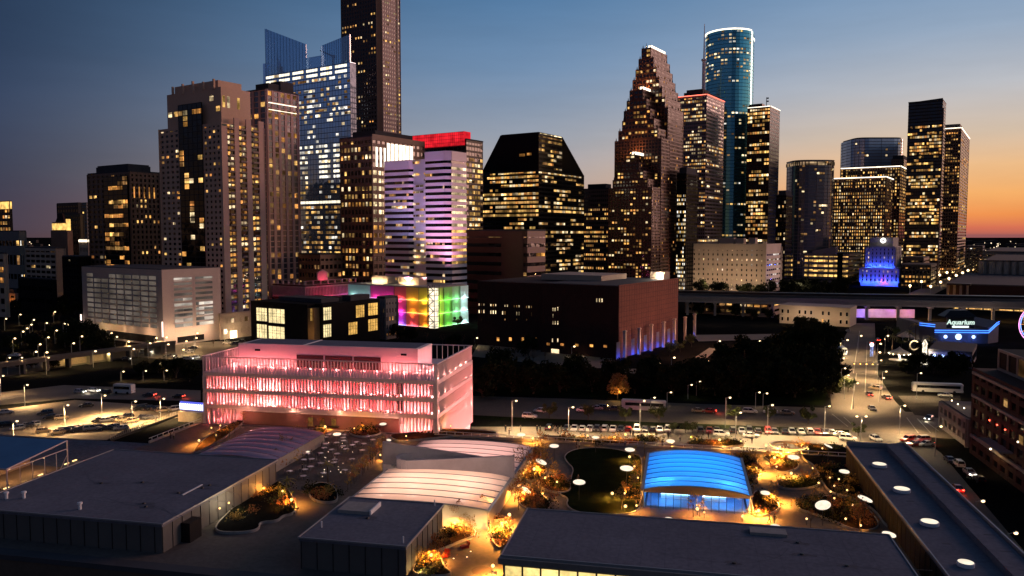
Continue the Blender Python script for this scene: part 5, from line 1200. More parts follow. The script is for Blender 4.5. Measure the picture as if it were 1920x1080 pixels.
for k in range(int(Lq / 2.45)):
    q = P[0] + u * (k * 2.45 + 1.4) + n * .1 + V((0, 0, 12.6)); rb3.wins.append((q, u, n, 2.2, 3.0, glow('hall_glow', (1, .74, .26), 1.2, .35, .12, .3), 'window'))
rb3.part('fascia', M_greyst).obox(tuple((P[0] + P[1]) / 2 + n * .5 + V((0, 0, 15.0))), u, n, Lq + 1, .9, .8)
p = onz(1440, 1000, 15.5); rb3.part('roof_curb', M_conc).obox((p.x, p.y, 15.7), HB, HA, 5, 2.2, .4); rb3.done()

# the long wing along the street with round skylights
b = Bld('street_wing', 'long grey flat roofed wing along the street, carrying four round glowing skylights', 'building', tuple(onz(1750, 960, 15.5)), None, 10)
zw = 15.5; f0 = onz(1587, 836, zw); f1 = onz(1690, 836, zw); Wd = (f1 - f0).dot(HB); Lg = 95
P = [f0 - HA * Lg, f0 - HA * Lg + HB * Wd, f0 + HB * Wd, f0]
b.part('wall', [surf('wing_wall', (.03, .028, .026), .8, spec=.05), M_dkmul]).prism(xy(P), 0, zw - .4); b.part('roof', surf('roof_membrane', (.145, .15, .175), .95)).prism(xy(P), zw - .399, zw)
m_ = f0.lerp(f1, .66); b.part('step', surf('roof_membrane', (.145, .15, .175), .95)).prism(xy([m_ - HA * Lg, m_ - HA * Lg + HB * (Wd * .34 - .3), m_ + HB * (Wd * .34 - .3) - HA * .5, m_ - HA * 3]), zw + .004, zw + 1.0)
c = (P[1] + P[2]) / 2; b.part('edge_trim', M_pole).obox((c.x, c.y, zw + .75), HA, HB, Lg, .25, 1.4); c = (P[3] + P[0]) / 2; b.part('edge_trim', M_pole).obox((c.x, c.y, zw + .15), HA, HB, Lg, .2, .3); c = (P[2] + P[3]) / 2; b.part('edge_trim', M_pole).obox((c.x, c.y, zw + .45), HB, HA, Wd, .25, .9)
for k in range(38): q = f0 - HA * (k * 2.4 + 1) - HB * .03; b.part('wall', 0).obox((q.x, q.y, 13), HA, HB, .07, .08, 4, 1)
for k in range(14):
    q = f1 - HB * 1.6 - HA * (4 + k * 6); st = b.part('roof_stain', surf('roof_stain', (.09, .093, .11), .9)); st.obox((q.x, q.y, zw + 1.008), HB, HA, 1.4, .35, .008); q = q - HB * 6 - HA * 2
    if k % 3: st.obox((q.x, q.y, zw + .012), HB, HA, 1.2, .4, .01)
for (x, y, w_) in ((1649, 867, 27), (1691, 913, 31), (1743, 974, 34), (1811, 1050, 31)):
    p = onz(x, y, zw + .8); r_ = w_ / 2 / FPX * p.y; mb = MB(); mb.lathe([(r_ * .92, 0), (r_, .05), (r_, .5), (r_ * .9, .55)], (p.x, p.y, zw), 24); mb.build('skylight_curb', M_white, b.e)
    mb = MB(); mb.lathe([(r_ * .9, 0.56), (r_ * .5, .66), (.02, .7)], (p.x, p.y, zw), 24); mb.build('skylight_lens', L_disc, b.e)
b.done()

# pillow roofed pavilions
def pillow_roof(b, f, across, along, zs, rise, npil, bulge, m_pil, m_seam, tilt=0.0, K=14, nm='roof_pillow', side='right'):
    """barrel of air pillows: arch runs across, pillows follow one another along"""
    hw = across
    def arch(t): return zs + rise * (1 - (2 * t - 1) ** 2) ** .85 + tilt * t
    for k in range(npil):
        mb = MB(); rows = 7
        for j in range(rows + 1):
            s_ = j / rows; y = along * (k + s_) / npil; bl = bulge * (1 - (2 * s_ - 1) ** 2)
            for i in range(K + 1):
                t = i / K; e = min(1, 8 * t * (1 - t) * 1.2); q = f + HB * (hw * t) + HA * y; mb.v.append((q.x, q.y, arch(t) + bl * e))
        for j in range(rows):
            for i in range(K): a = j * (K + 1) + i; mb.f.append((a, a + 1, a + K + 2, a + K + 1)); mb.m.append(0)
        mb.build(nm, m_pil, b.e, smooth=True)
    for k in range(npil + 1):
        mb = MB(); y = along * k / npil
        for i in range(K):
            q0 = f + HB * (hw * i / K) + HA * y; q1 = f + HB * (hw * (i + 1) / K) + HA * y; mb.cyl((q0.x, q0.y, arch(i / K) + .05), (q1.x, q1.y, arch((i + 1) / K) + .05), .11, .11, 5)
        mb.build('seam_rib', m_seam, b.e)
    return arch
def membrane(name, col, trans):
    m, nt, out = _new(name); L = nt.links.new
    d = N(nt, 'ShaderNodeBsdfPrincipled'); d.inputs['Base Color'].default_value = rgba(col); d.inputs['Roughness'].default_value = .35
    t = N(nt, 'ShaderNodeBsdfTranslucent'); t.inputs['Color'].default_value = rgba(col); mx_ = nt.nodes.new('ShaderNodeMixShader'); mx_.inputs[0].default_value = trans
    L(d.outputs[0], mx_.inputs[1]); L(t.outputs[0], mx_.inputs[2]); L(mx_.outputs[0], out.inputs[0]); return m
def area(parent, pos, sx, sy, watts, col, up=True):
    d = bpy.data.lights.new('ceiling_wash', 'AREA'); d.shape = 'RECTANGLE'; d.size = sx; d.size_y = sy; d.energy = watts; d.color = col
    o = bpy.data.objects.new('ceiling_wash', d); COL.objects.link(o); o.parent = parent; o.location = V(pos) - V(parent['_abs']); o.rotation_euler = (math.pi if up else 0, 0, -ANG_HALL); return o
M_pw = membrane('white_pillow', (.84, .72, .66), .55); M_pb = membrane('blue_pillow', (.38, .72, .95), .6); M_pp = surf('plum_pillow', (.2, .16, .24), .35, var=.15, scale=.1, spec=.6)
# big cream pavilion in two halves
f = onz(655, 938, 14.2); fr = onz(912, 958, 14.2); acr = (fr - f).dot(HB); far = onz(992, 838, 14.2); alo = (far - fr).dot(HA)
sp_ = .46
b = Bld('pillow_pavilion', 'long glowing cream pavilion roofed in air pillows, cut across by a curling concrete wall', 'pavilion', tuple(V((f.x + 10, f.y + 14, ZD))), None, 10)
a1_ = alo * .47; a2_ = alo * .53
arch1 = pillow_roof(b, f, acr, a1_, 14.2, .6, 6, .3, M_pw, M_pole)
arch2 = pillow_roof(b, f + HA * a2_, acr, alo - a2_, 14.2, .6, 6, .3, M_pw, M_pole)
for (s0, s1, t_) in ((0, a1_, 0), (a2_, alo, 1)):
    for sd in (0, 1):
        q = f + HB * (acr * sd + (.1 if sd else -.1)) + HA * ((s0 + s1) / 2); b.part('side_wall', surf('side_glass', (.3, .26, .22), .3, spec=.6)).obox((q.x, q.y, ZD + 1.5), HA, HB, s1 - s0, .2, 3.0)
        b.part('gutter', M_pole).obox((q.x, q.y, 14.0), HA, HB, s1 - s0, .7, .3)
for y in (0, alo):
    nb = 16
    for i in range(nb):
        t0, t1 = i / nb, (i + 1) / nb; q0, q1 = f + HB * (acr * t0) + HA * y, f + HB * (acr * t1) + HA * y
        if i == 0: ew = MB()
        ew.prism(xy([q0, q1, q1 + HA * .25, q0 + HA * .25]), ZD, [arch1(t0) - .15, arch1(t1) - .15, arch1(t1) - .15, arch1(t0) - .15])
    ew.build('end_wall', surf('cream_wall', (.5, .42, .34), .7), b.e)
q = f + HB * acr * .5; area(b.e, (q.x + HA.x * a1_ * .5, q.y + HA.y * a1_ * .5, ZD + 1.0), acr * .8, a1_ * .85, 3100, (1, .6, .42)); area(b.e, (q.x + HA.x * (a2_ + alo) * .5, q.y + HA.y * (a2_ + alo) * .5, ZD + 1.0), acr * .8, (alo - a2_) * .85, 2500, (1, .56, .5))
for t in (.7, .95): q = f + HB * acr * t - HA * 2; lamp(b.e, (q.x, q.y, ZD + 1.2), (1, .7, .36), 160, .2)
b.done()
# curling wall between the halves
sc_ = Bld('curved_wall', 'curling concrete wall sweeping in an S between the two halves of the cream pavilion', 'wall', tuple(f + HA * alo * .5), None, 5)
mid = f + HA * (alo * .5)
def swall(pts, z_a, z_b, th=.5):
    for i in range(len(pts) - 1):
        p0, p1 = pts[i], pts[i + 1]; u = (p1 - p0).normalized(); n = V((u.y, -u.x, 0)) * th / 2; t0, t1 = i / (len(pts) - 1), (i + 1) / (len(pts) - 1)
        za, zb_ = z_a + (z_b - z_a) * t0, z_a + (z_b - z_a) * t1
        sc_.part('wall', M_lilac if False else surf('board_concrete', (.62, .54, .5), .8, var=.1, fine=.1)).prism(xy([p0 + n, p1 + n, p1 - n, p0 - n]), ZD, [za, zb_, zb_, za])
        c = (p0 + p1) / 2; sc_.part('coping', surf('coping_grey', (.3, .27, .28), .8)).prism(xy([p0 + n * 1.2, p1 + n * 1.2, p1 - n * 1.2, p0 - n * 1.2]), ZD + 3, [za + .15, zb_ + .15, zb_ + .15, za + .15])
R0 = 4.2; cc_ = mid + HB * acr * .43
pa = [mid - HB * 2 - HA * 2.2 + (cc_ - HA * R0 - HB * 1 - (mid - HB * 2 - HA * 2.2)) * (i / 8) for i in range(9)]
pa = [mid - HB * 2.5 + HA * (1.0 - 3.4 * 0) + HB * ((acr * .43 + 6.5) * i / 10) + HA * (-1.0 - 1.6 * i / 10) for i in range(11)]
arc = [cc_ + HB * (4 + 3.2 * math.cos(a)) + HA * (0 + 2.6 * math.sin(a)) for a in [(-math.pi / 2 + math.pi * k / 9) for k in range(10)]]
pb = [mid + HB * (acr * 1.03) + HA * -1.5 + (cc_ - HB * 6 + HA * -2.8 - (mid + HB * (acr * 1.03) + HA * -1.5)) * (i / 10) for i in range(11)]
arc2 = [cc_ + HB * (-6 - 2.6 * math.sin(math.pi * k / 9)) + HA * (-2.8 + 2.6 * (1 - math.cos(math.pi * k / 9))) for k in range(10)]
swall([mid - HB * 2.5 + HA * 2.2 + (cc_ + HB * 6 + HA * 2.6 - (mid - HB * 2.5 + HA * 2.2)) * (i / 10) for i in range(11)], 18.2, 16.4)
swall([cc_ + HB * 6 + HA * 2.6 + (cc_ + HB * 9 + HA * .2 - (cc_ + HB * 6 + HA * 2.6)) * (i / 3) + HA * (.6 * math.sin(math.pi * i / 3)) for i in range(4)], 16.4, 16.2)
swall(pb, 18.0, 16.3); swall(arc2, 16.3, 16.35)
for t in (.02, .3, .7, .98): q = mid + HB * (acr * t) - HA * 8; lamp(sc_.e, (q.x, q.y, 18.5), (1, .72, .6), 210, .5)  # lamps added in mid-air, without fittings, to brighten the curling wall
lid = [cc_ + HB * -6 + HA * 2.2, cc_ + HB * 8.6 + HA * .4, cc_ + HB * 9 + HA * -1.0, cc_ + HB * -5.5 + HA * -2.4]
sc_.part('lid', surf('coping_grey', (.3, .27, .28), .8)).prism(xy([lid[3], lid[2], lid[1], lid[0]]), 14.6, 15.5); sc_.done()
# blue pavilion
f = onz(1207, 918, 14.0); fr = onz(1406, 930, 14.0); acr = (fr - f).dot(HB); fl = onz(1216, 850, 14.0); alo = (fl - f).dot(HA)
b = Bld('pillow_pavilion', 'blue glowing pavilion roofed in air pillows with a glazed blue lit front', 'pavilion', tuple(V((f.x + 8, f.y + 10, ZD))), None, 10)
arch = pillow_roof(b, f, acr, alo, 14.0, 1.05, 8, .28, M_pb, surf('blue_seam', (.25, .4, .6), .5))
nb = 14
for i in range(nb):
    t0, t1 = i / nb, (i + 1) / nb; q0, q1 = f + HB * (acr * t0) - HA * .4, f + HB * (acr * t1) - HA * .4
    b.part('arch_fascia', surf('larch', (.13, .12, .115), .8)).prism(xy([q0, q1, q1 + HA * .5, q0 + HA * .5]), 13.72, [arch(t0) + .12, arch(t1) + .12, arch(t1) + .12, arch(t0) + .12])
    q = (q0 + q1) / 2; b.part('mullion', M_steel).obox((q0.x, q0.y, ZD + 1.35), HB, HA, .08, .12, 2.7)
glz, nt, out = _new('clear_glazing'); gb = N(nt, 'ShaderNodeBsdfTransparent'); gb.inputs['Color'].default_value = (.85, .93, 1, 1); gg = N(nt, 'ShaderNodeBsdfGlossy', Roughness=.05); mx_ = nt.nodes.new('ShaderNodeMixShader'); mx_.inputs[0].default_value = .07
nt.links.new(gb.outputs[0], mx_.inputs[1]); nt.links.new(gg.outputs[0], mx_.inputs[2]); nt.links.new(mx_.outputs[0], out.inputs[0])
q = f + HB * acr * .5 - HA * .2; b.part('front_glazing', glz).obox((q.x, q.y, ZD + 1.35), HB, HA, acr - .3, .05, 2.7)
for sd in (0, 1):
    q = f + HB * (acr * sd) + HA * alo / 2; b.part('side_wall', surf('blue_wall', (.3, .42, .55), .5)).obox((q.x, q.y, ZD + 1.5), HA, HB, alo, .25, 3.0); b.part('gutter', M_pole).obox((q.x + HB.x * (.2 if sd else -.2), q.y + HB.y * (.2 if sd else -.2), 14.0), HA, HB, alo, .5, .35)
    for k in range(5): q = f + HB * (acr * sd + (.8 if sd else -.8)) + HA * (alo * k / 4.2); b.part('strut', M_white).cyl((q.x, q.y, ZD), (q.x + HB.x * (-.8 if sd else .8), q.y + HB.y * (-.8 if sd else .8), 14), .08, .08, 5)
q = f + HB * acr * .5 + HA * alo; b.part('back_wall', surf('blue_wall', (.3, .42, .55), .5)).obox((q.x, q.y, ZD + 1.5), HB, HA, acr, .25, 3.0)
q = f + HB * acr * .5 + HA * alo * .45; b.part('inner_floor', surf('inner_floor_blue', (.3, .34, .4), .4)).obox((q.x, q.y, ZD + .06), HB, HA, acr - 1, alo * .85, .12)
for (t, sx) in ((.3, 5), (.68, 4)):
    q = f + HB * acr * t + HA * 5; p_ = MB(); p_.prism(xy([q - HB * sx / 2, q + HB * sx / 2, q + HB * sx / 2 + HA * 3, q - HB * sx / 2 + HA * 3]), ZD + .13, [ZD + 1.5, ZD + .5, ZD + .5, ZD + 1.5]); p_.build('stair_plinth', M_white, b.e); p_ = MB(); p_.obox((q.x, q.y - .2, ZD + 1.0), HB, HA, sx, .08, .12); p_.build('light_strip', glow('strip_cyan', (.5, .85, 1), 5), b.e)
area(b.e, (f.x + HB.x * acr * .5 + HA.x * alo * .5, f.y + HB.y * acr * .5 + HA.y * alo * .5, ZD + .6), acr * .85, alo * .85, 2900, (.008, .34, 1)); lamp(b.e, tuple(f + HB * acr * .2 + HA * 3 + V((0, 0, -.8))), (.08, .4, 1), 260, .3); lamp(b.e, tuple(f + HB * acr * .8 + HA * 3 + V((0, 0, -.8))), (.08, .4, 1), 260, .3); b.done()
# plum pavilion
fr = onz(520, 860, 13.5); fbr = onz(584, 806, 13.5); f = onz(360, 856, 13.5); acr = (fr - f).dot(HB); alo = (fbr - fr).dot(HA)
b = Bld('pillow_pavilion', 'unlit plum coloured pavilion of low air pillows with pink gleaming seams', 'pavilion', tuple(V((f.x + 8, f.y + 10, ZD))), None, 10)
pillow_roof(b, f, acr, alo, 13.4, .9, 7, .24, M_pp, surf('redlit_seam', (.6, .36, .42), .35, spec=.7))  # the slatted hall's red light is put into the seam colour
for sd in (0, 1): q = f + HB * (acr * sd) + HA * alo / 2; b.part('side_wall', M_greyst).obox((q.x, q.y, ZD + 1.2), HA, HB, alo, .25, 2.4)
for y in (0, alo): q = f + HB * acr * .5 + HA * y; ew = MB(); ew.obox((q.x, q.y, ZD + 1.2), HB, HA, acr, .25, 2.4); ew.build('end_wall', M_greyst, b.e)
b.done()

# marquee with clear sides
zr_, ze_ = 17.2, 14.3
b = Bld('marquee', 'large marquee with a blue roof and clear sides lit warm from inside', 'marquee', tuple(onz(40, 915, ZD)), None, 10)
p0 = onz(14, 920, ZD); q1 = onz(114, 876, ZD); Lm = (q1 - p0).dot(HA); p1 = p0 + HA * Lm; Wm = 30
ez = at(14, 880, p0.y).z; er = at(112, 826, p1.y).z
e0, e1 = V((p0.x, p0.y, ez)), V((p1.x, p1.y, er if er < 17.5 else 17.5))
b.part('roof_fabric', surf('blue_fabric', (.05, .15, .28), .6, var=.12, scale=.2)).add([e0 + V((0, 0, .03)), e1 + V((0, 0, .03)), e1 - HB * Wm + V((0, 0, .03)), e0 - HB * Wm + V((0, 0, .03)), e0 - V((0, 0, .2)), e1 - V((0, 0, .2)), e1 - HB * Wm - V((0, 0, .2)), e0 - HB * Wm - V((0, 0, .2))], [(0, 1, 2, 3), (7, 6, 5, 4), (0, 4, 5, 1), (3, 2, 6, 7), (0, 3, 7, 4), (1, 5, 6, 2)])
fb = b.part('frame', surf('rose_steel', (.6, .46, .42), .5))
fb.cyl(tuple(e0), tuple(e1), .13, .13, 6); fb.cyl(tuple(p0), tuple(e0), .13, .13, 6); fb.cyl(tuple(p1), tuple(e1), .13, .13, 6); fb.cyl(tuple(p0 + V((0, 0, .1))), tuple(p1 + V((0, 0, .1))), .1, .1, 6); fb.cyl(tuple(V((e0.x, e0.y, ez - .3))), tuple(p1 + V((0, 0, (ez - ZD) * .98))), .1, .1, 6); fb.cyl(tuple(e0), tuple(e0 - HB * Wm), .13, .13, 6)
for t in (.2, .4, .6, .8): q = p0.lerp(p1, t); fb.cyl(tuple(q), (q.x, q.y, ez - .3), .07, .07, 5)
for k in range(1, 5): q = p0 - HB * (k * 5); fb.cyl(tuple(q), (q.x, q.y, ez), .1, .1, 5)
fb.cyl(tuple(p1 - HA * 2.2), tuple(p1 + V((0, 0, 2.8))), .06, .06, 5)
b.part('clear_wall', glz).add([p0, p1, V((p1.x, p1.y, ez - .3)), V((e0.x, e0.y, ez - .3))], [(0, 1, 2, 3)]); b.part('clear_wall', glz).add([p0, p0 - HB * Wm, e0 - HB * Wm, e0], [(3, 2, 1, 0)])
b.part('inner_floor', surf('carpet_brown', (.2, .11, .06), .9)).prism(xy([p0 - HB * Wm, p0 - HB * .1, p1 - HB * .1, p1 - HB * Wm]), ZD, ZD + .04); q = (p0 + p1) / 2 - HB * 9; b.part('drape', surf('brown_drape', (.3, .17, .09), .9)).obox((q.x, q.y, ZD + 1.6), HA, HB, Lm, .1, 3.2)
for t in (.25, .5, .62, .8): q = p0.lerp(p1, t) - HB * 3; b.part('pendant', L_warm).ball((q.x, q.y, ZD + 2.7), .22, 6, sz=.5); 
for t in (.25, .65): q = p0.lerp(p1, t) - HB * 3.5; lamp(b.e, (q.x, q.y, ZD + 2.3), (1, .62, .28), 220, .25)
for (x, y) in ((12, 918), (60, 906), (76, 893), (125, 872), (140, 866)): p = onz(x, y, ZD); b.part('foot_light', L_warm).obox((p.x, p.y, ZD + .3), HA, HB, 1.1, .25, .15)
b.done()
# ================================================================ PINK SLATTED HALL
bh = .95
M_fin = surf('fin_white', (.62, .54, .52), .55, var=.06); M_hw = surf('hall_white', (.72, .66, .64), .7, var=.06)
g0 = wp(0, 1.2, 0); r850, _ = loc(851, 789.5); Wr = r850
Yb = g0.y
def zat(px, py, P): r = ray(px, py); return CAMZ + r.z * P.y / r.y
zt_r = zat(376, 667, g0); zb0, zb1 = zat(376, 697, g0), zat(376, 728, g0); zb2 = zat(376, 757, g0)
f0, f1 = g0.copy(), wp(Wr, 1.2, 0); dpt = abs(reach(f1, HA, 886, 720)); f2, f3 = f1 + HA * dpt, f0 + HA * dpt
b = Bld('slatted_hall', 'long pink lit hall wrapped in tall vertical white fins on every storey', 'building', tuple((f0 + f2) / 2), None, 60)
inn = 2.2
inner = [f0 + HB * inn + HA * inn, f1 - HB * inn + HA * inn, f2 - HB * inn - HA * inn, f3 + HB * inn - HA * inn]
b.part('wall', M_hw).prism(xy(inner), 0, zb0 - bh + .02)
slabs = [zb0, zb1, zb2]
for z in slabs:
    b.part('floor_band', M_fin).prism(xy([f0, f1, f2, f3]), z - bh, z - .01)
zz = [(zt_r - .25, zb0), (zb0 - bh, zb1), (zb1 - bh, zb2), (zb2 - bh, 6.5)]
dpf = .55
for si, (ztp, zlo) in enumerate(zz):
    step = .82 if si == 0 else .85
    ssc = MB(); Lf = Wr
    for k in range(int(Lf / step) + 1):
        s_ = k * step
        if si == 3 and 9.2 < s_ < Lf - 9.5: continue
        q = f0 + HB * (s_ + .06) + HA * (dpf / 2 - .02); ssc.obox((q.x, q.y, (ztp + zlo) / 2), HB, HA, .24 if si else .14, dpf if si else .3, ztp - zlo - .01)
    ssc.build('slat_screen', M_fin, b.e)
    sd_ = [MB(), MB(), MB()]
    for k in range(int(dpt / step) + 1):
        s_ = k * step
        for e_, sg in ((f1, -1), (f0, 1)): ssc = sd_[0 if sg < 0 else 1]; q = e_ + HA * (s_ + .06) + HB * (sg * (dpf / 2 - .02)); ssc.obox((q.x, q.y, (ztp + zlo) / 2), HA, HB, .13 if si else .1, dpf if si else .3, ztp - zlo - .01)
        q = f3 + HB * (s_ * Wr / dpt) - HA * .2; sd_[2].obox((q.x, q.y, (ztp + zlo) / 2), HB, HA, .1, .3, ztp - zlo - .01)
    for m_ in sd_: m_.build('slat_screen', M_fin, b.e)
q = (f0 + f1) / 2; b.part('top_rail', M_fin).obox((q.x + HA.x * .15, q.y + HA.y * .15, zt_r - .12), HB, HA, Wr + .2, .32, .24); q = (f1 + f2) / 2; b.part('top_rail', M_fin).obox((q.x - HB.x * .15, q.y - HB.y * .15, zt_r - .11), HA, HB, dpt, .3, .22); q = (f0 + f3) / 2; b.part('top_rail', M_fin).obox((q.x + HB.x * .15, q.y + HB.y * .15, zt_r - .11), HA, HB, dpt, .3, .22); q = (f2 + f3) / 2; b.part('top_rail', M_fin).obox((q.x, q.y, zt_r - .11), HB, HA, Wr, .3, .22)
# end wall skin facing the river: pale sheet behind the fins
q = (f1 + f2) / 2 - HB * .75; b.part('end_skin', M_hw).obox((q.x, q.y, (zt_r + 2) / 2), HA, HB, dpt - .4, .2, zt_r - 2.4)
# doors of the storeys
r6 = random.Random(6)
for (z0, z1) in ((zb1, zb0 - bh), (zb2, zb1 - bh)):
    for k in range(9):
        if k in (1,): continue
        s_ = Wr * (.2 + .074 * k); q = f0 + HB * s_ + HA * (inn - .06); b.part('door_leaf', surf('door_rose', (.3, .12, .12), .6)).obox((q.x, q.y, z0 + 1.25), HB, HA, 2.6, .1, 2.5)
    q = f0 + HB * (Wr * .835) + HA * (inn - .06); b.part('dark_opening', M_black).obox((q.x, q.y, (z0 + z1) / 2), HB, HA, 1.6, .12, z1 - z0 - .2)
PINK = (1, .12, .13); PINKW = (1, .22, .2)
for si, (z0, w0) in enumerate(((zb1, 190), (zb2, 190))):
    for k in range(17):
        s_ = Wr * (.03 + .94 * k / 16.0) + r6.uniform(-.5, .5); q = f0 + HB * s_ + HA * 1.05
        hot = 1.9 if k in (3, 4, 5) else 1.0
        lamp(b.e, (q.x, q.y, z0 + .35), PINKW if hot > 1 else PINK, (.75 if hot == 1 else 1.0) * w0 * hot * r6.uniform(.8, 1.25), .08)
        b.part('floor_light', glow('pink_bulb', (1, .7, .66), 9)).ball((q.x, q.y - .35, z0 + .26), .2, 5)
for z0 in (zb1, zb2):
    for k in range(4):
        q = f0 + HB * (Wr * (k + .5) / 4) + HA * .95; d = bpy.data.lights.new('fill_strip', 'AREA'); d.shape = 'RECTANGLE'; d.size = Wr / 4 - .6; d.size_y = .25; d.energy = 1050; d.color = (1, .16, .17)  # added area light behind the fins, evening out the pink on the wall
        o = bpy.data.objects.new('fill_strip', d); COL.objects.link(o); o.parent = b.e; o.location = V((q.x, q.y, z0 + .25)) - V(b.e['_abs']); o.rotation_euler = (V((HA.x * .75, HA.y * .75, 1))).to_track_quat('-Z', 'X').to_euler()
        o.rotation_euler = (math.radians(143), 0, -ANG_HALL)
for k in range(4): q = f0 + HB * (1.2 + 2.0 * k) + HA * 1.0; lamp(b.e, (q.x, q.y, 11.8), PINK, 170, .08)
for k in range(5): q = f1 - HB * (1.2 + 1.9 * k) + HA * 1.0; lamp(b.e, (q.x, q.y, 11.8), PINKW, 170, .08)
for k in range(7):
    for z in (zb0 + .3, zb1 + .3, zb2 + .3, 12): q = f1 + HA * (1.2 + (dpt - 2.4) * k / 6) - HB * .35; lamp(b.e, (q.x, q.y, z), (1, .36, .32), 60, .08)
# penthouse
def rp(px, py, z): q = onz(px, py, z); return q
zp_ = zt_r + 1.6
pf = [onz(447, 645, zp_), onz(787, 654, zp_)]; wp_ = (pf[1] - pf[0]).dot(HB); dp_ = abs(reach(V((pf[1].x, pf[1].y, 0)), HA, 813, 644)); A0 = V((pf[0].x, pf[0].y, 0)); A1 = A0 + HB * wp_
pent = [A0, A1, A1 + HA * dp_, A0 + HA * dp_]
b.part('penthouse', M_hw).prism(xy(pent), zb0 - .005, zp_); b.part('penthouse_roof', surf('roof_membrane', (.125, .13, .165), .95)).prism(xy(shrink(pent, 1.2)), zp_ + .004, zp_ + .1)
b.part('roof_trim', M_hw).obox(tuple((A0 + A1) / 2 + V((0, 0, zp_ + .1)) + HA * .2), HB, HA, wp_, .4, .25); q = A0.lerp(A1, .37); b.part('roof_trim', M_pole).obox((q.x + HA.x * dp_ / 2, q.y + HA.y * dp_ / 2, zp_ + .15), HA, HB, dp_ - 1, .6, .15)
for t0, t1 in ((.335, .485), (.495, .645), (.655, .8)): p0, p1 = A0.lerp(A1, t0), A0.lerp(A1, t1); b.part('louvre', surf('louvre_dark', (.05, .02, .02), .6)).obox(tuple((p0 + p1) / 2 - HA * .06 + V((0, 0, zb0 + 1.7))), HB, HA, (p1 - p0).length, .1, 3.3)
for px, py in ((483, 656), (757, 665)): q = A0 + HB * reach(A0, HB, px, py); b.part('vent_slot', M_black).obox((q.x - HA.x * .04, q.y - HA.y * .04, zat(px, py, q)), HB, HA, 1.5, .1, .5)
for k in range(15):
    s_ = -.01 + 1.02 * k / 14; q = A0.lerp(A1, s_) - HA * 1.5
    if .33 < s_ < .8: wv = 130
    else: wv = 300
    lamp(b.e, (q.x, q.y, zb0 + .4), PINK if .33 < s_ < .8 else (1, .17, .17), wv, .1); b.part('floor_light', glow('pink_bulb', (1, .7, .66), 9)).ball((q.x, q.y - .4, zb0 + .2), .13, 5)
for (p, d) in ((A0, -1), (A1, 1)):
    for k in range(3): q = p + HA * (1.5 + k * dp_ / 3) + HB * (d * 2.2); lamp(b.e, (q.x, q.y, zb0 + .6), (1, .26, .26), 300, .1)
q = A0.lerp(A1, .5) - HA * 9 - HB * 0; 
for k in range(4): q = f1 + HA * (dpt * (k + .5) / 4) + HB * 7; lamp(b.e, (q.x, q.y, 6), (1, .24, .21), 4000, .3)  # unseen pink floods added outside to colour the end face
for k in range(9): q = f0 + HB * (Wr * (k + .5) / 9) - HA * 4; lamp(b.e, (q.x, q.y, 12.2), (1, .26, .24), 14, .3)  # weak unseen fill added before the fins and bands
# dark undercroft with a red barred opening
q = f0 + HB * (Wr * .5) + HA * (inn - .3); b.part('undercroft', surf('undercroft_wall', (.2, .1, .08), .8)).obox((q.x, q.y, 12.1), HB, HA, Wr - 19.5, .3, 3.3)
for k in range(3): q = f0 + HB * (Wr * (.46 + .05 * k)) + HA * (inn - .5); ld_ = MB(); ld_.obox((q.x, q.y, 12.0), HB, HA, 1.2, .1, 2.2); ld_.build('lit_door', W_o, b.e)
for t in (.2, .4, .6, .8): q = f0 + HB * (Wr * t) - HA * .8; lamp(b.e, (q.x, q.y, zb2 - 1.6), (1, .4, .28), 160, .1)
b.done()
rb = MB(); q0 = onz(590, 800, ZD); 
wb = thing('reflecting_tank', 'shallow dark tank mirroring red bars of the slatted hall', 'water basin', tuple(onz(612, 798, ZD)), None, world=True)
rb.prism(xy([q0, q0 + HB * 6.2, q0 + HB * 6.2 + HA * 3.2, q0 + HA * 3.2]), ZD, ZD + .3); rb.build('basin', M_dkmul, wb); rb = MB(); rb.add([tuple(V((q.x, q.y, ZD + .31))) for q in (q0 + HB * .2 + HA * .2, q0 + HB * 6 + HA * .2, q0 + HB * 6 + HA * 3, q0 + HB * .2 + HA * 3)], [(0, 1, 2, 3)])
rb.build('water_surface', surf('mirror_water', (.6, .5, .5), .03, 1.0, var=.02), wb)

# ================================================================ ROOF GARDEN: BEDS, PATHS
def smooth_poly(P, n=3):
    for _ in range(n):
        Q = []
        for i in range(len(P)):
            a, c = P[i], P[(i + 1) % len(P)]; Q += [a * .75 + c * .25, a * .25 + c * .75]
        P = Q
    return P
BEDS = []
def bed(px, mat=None, h=.28, label=None, curb=True):
    P = smooth_poly([V((onz(x, y, ZD).x, onz(x, y, ZD).y, 0)) for x, y in px], 3)
    a = sum(P[i].x * P[(i + 1) % len(P)].y - P[(i + 1) % len(P)].x * P[i].y for i in range(len(P)))
    if a < 0: P = P[::-1]
    c = centre(P); e = thing('planting_bed', label, 'planting bed', (c.x, c.y, ZD), 'curving beds of the roof garden', world=True)
    mb = MB(); mb.prism(xy(P), ZD + .004, ZD + h); mb.build('soil', mat or M_bed, e)
    if curb:
        mb = MB()
        for i in range(len(P)):
            p0, p1 = P[i], P[(i + 1) % len(P)]; u, n = uv(p0, p1); q = (p0 + p1) / 2; mb.obox((q.x + n.x * .05, q.y + n.y * .05, ZD + h / 2 + .05), u, n, (p1 - p0).length + .06, .16, h + .1)
        mb.build('curb', M_conc, e)
    BEDS.append((px, P)); return P
Z3 = lambda L_: [(960 + x / 3.857, 780 + y / 3.857) for x, y in L_]
Z4 = lambda L_: [(1380 + x / 3.556, 800 + y / 3.556) for x, y in L_]
Z2 = lambda L_: [(620 + x / 3.6, 780 + y / 3.6) for x, y in L_]
Z1 = lambda L_: [(360 + x / 4.5, 760 + y / 4.5) for x, y in L_]
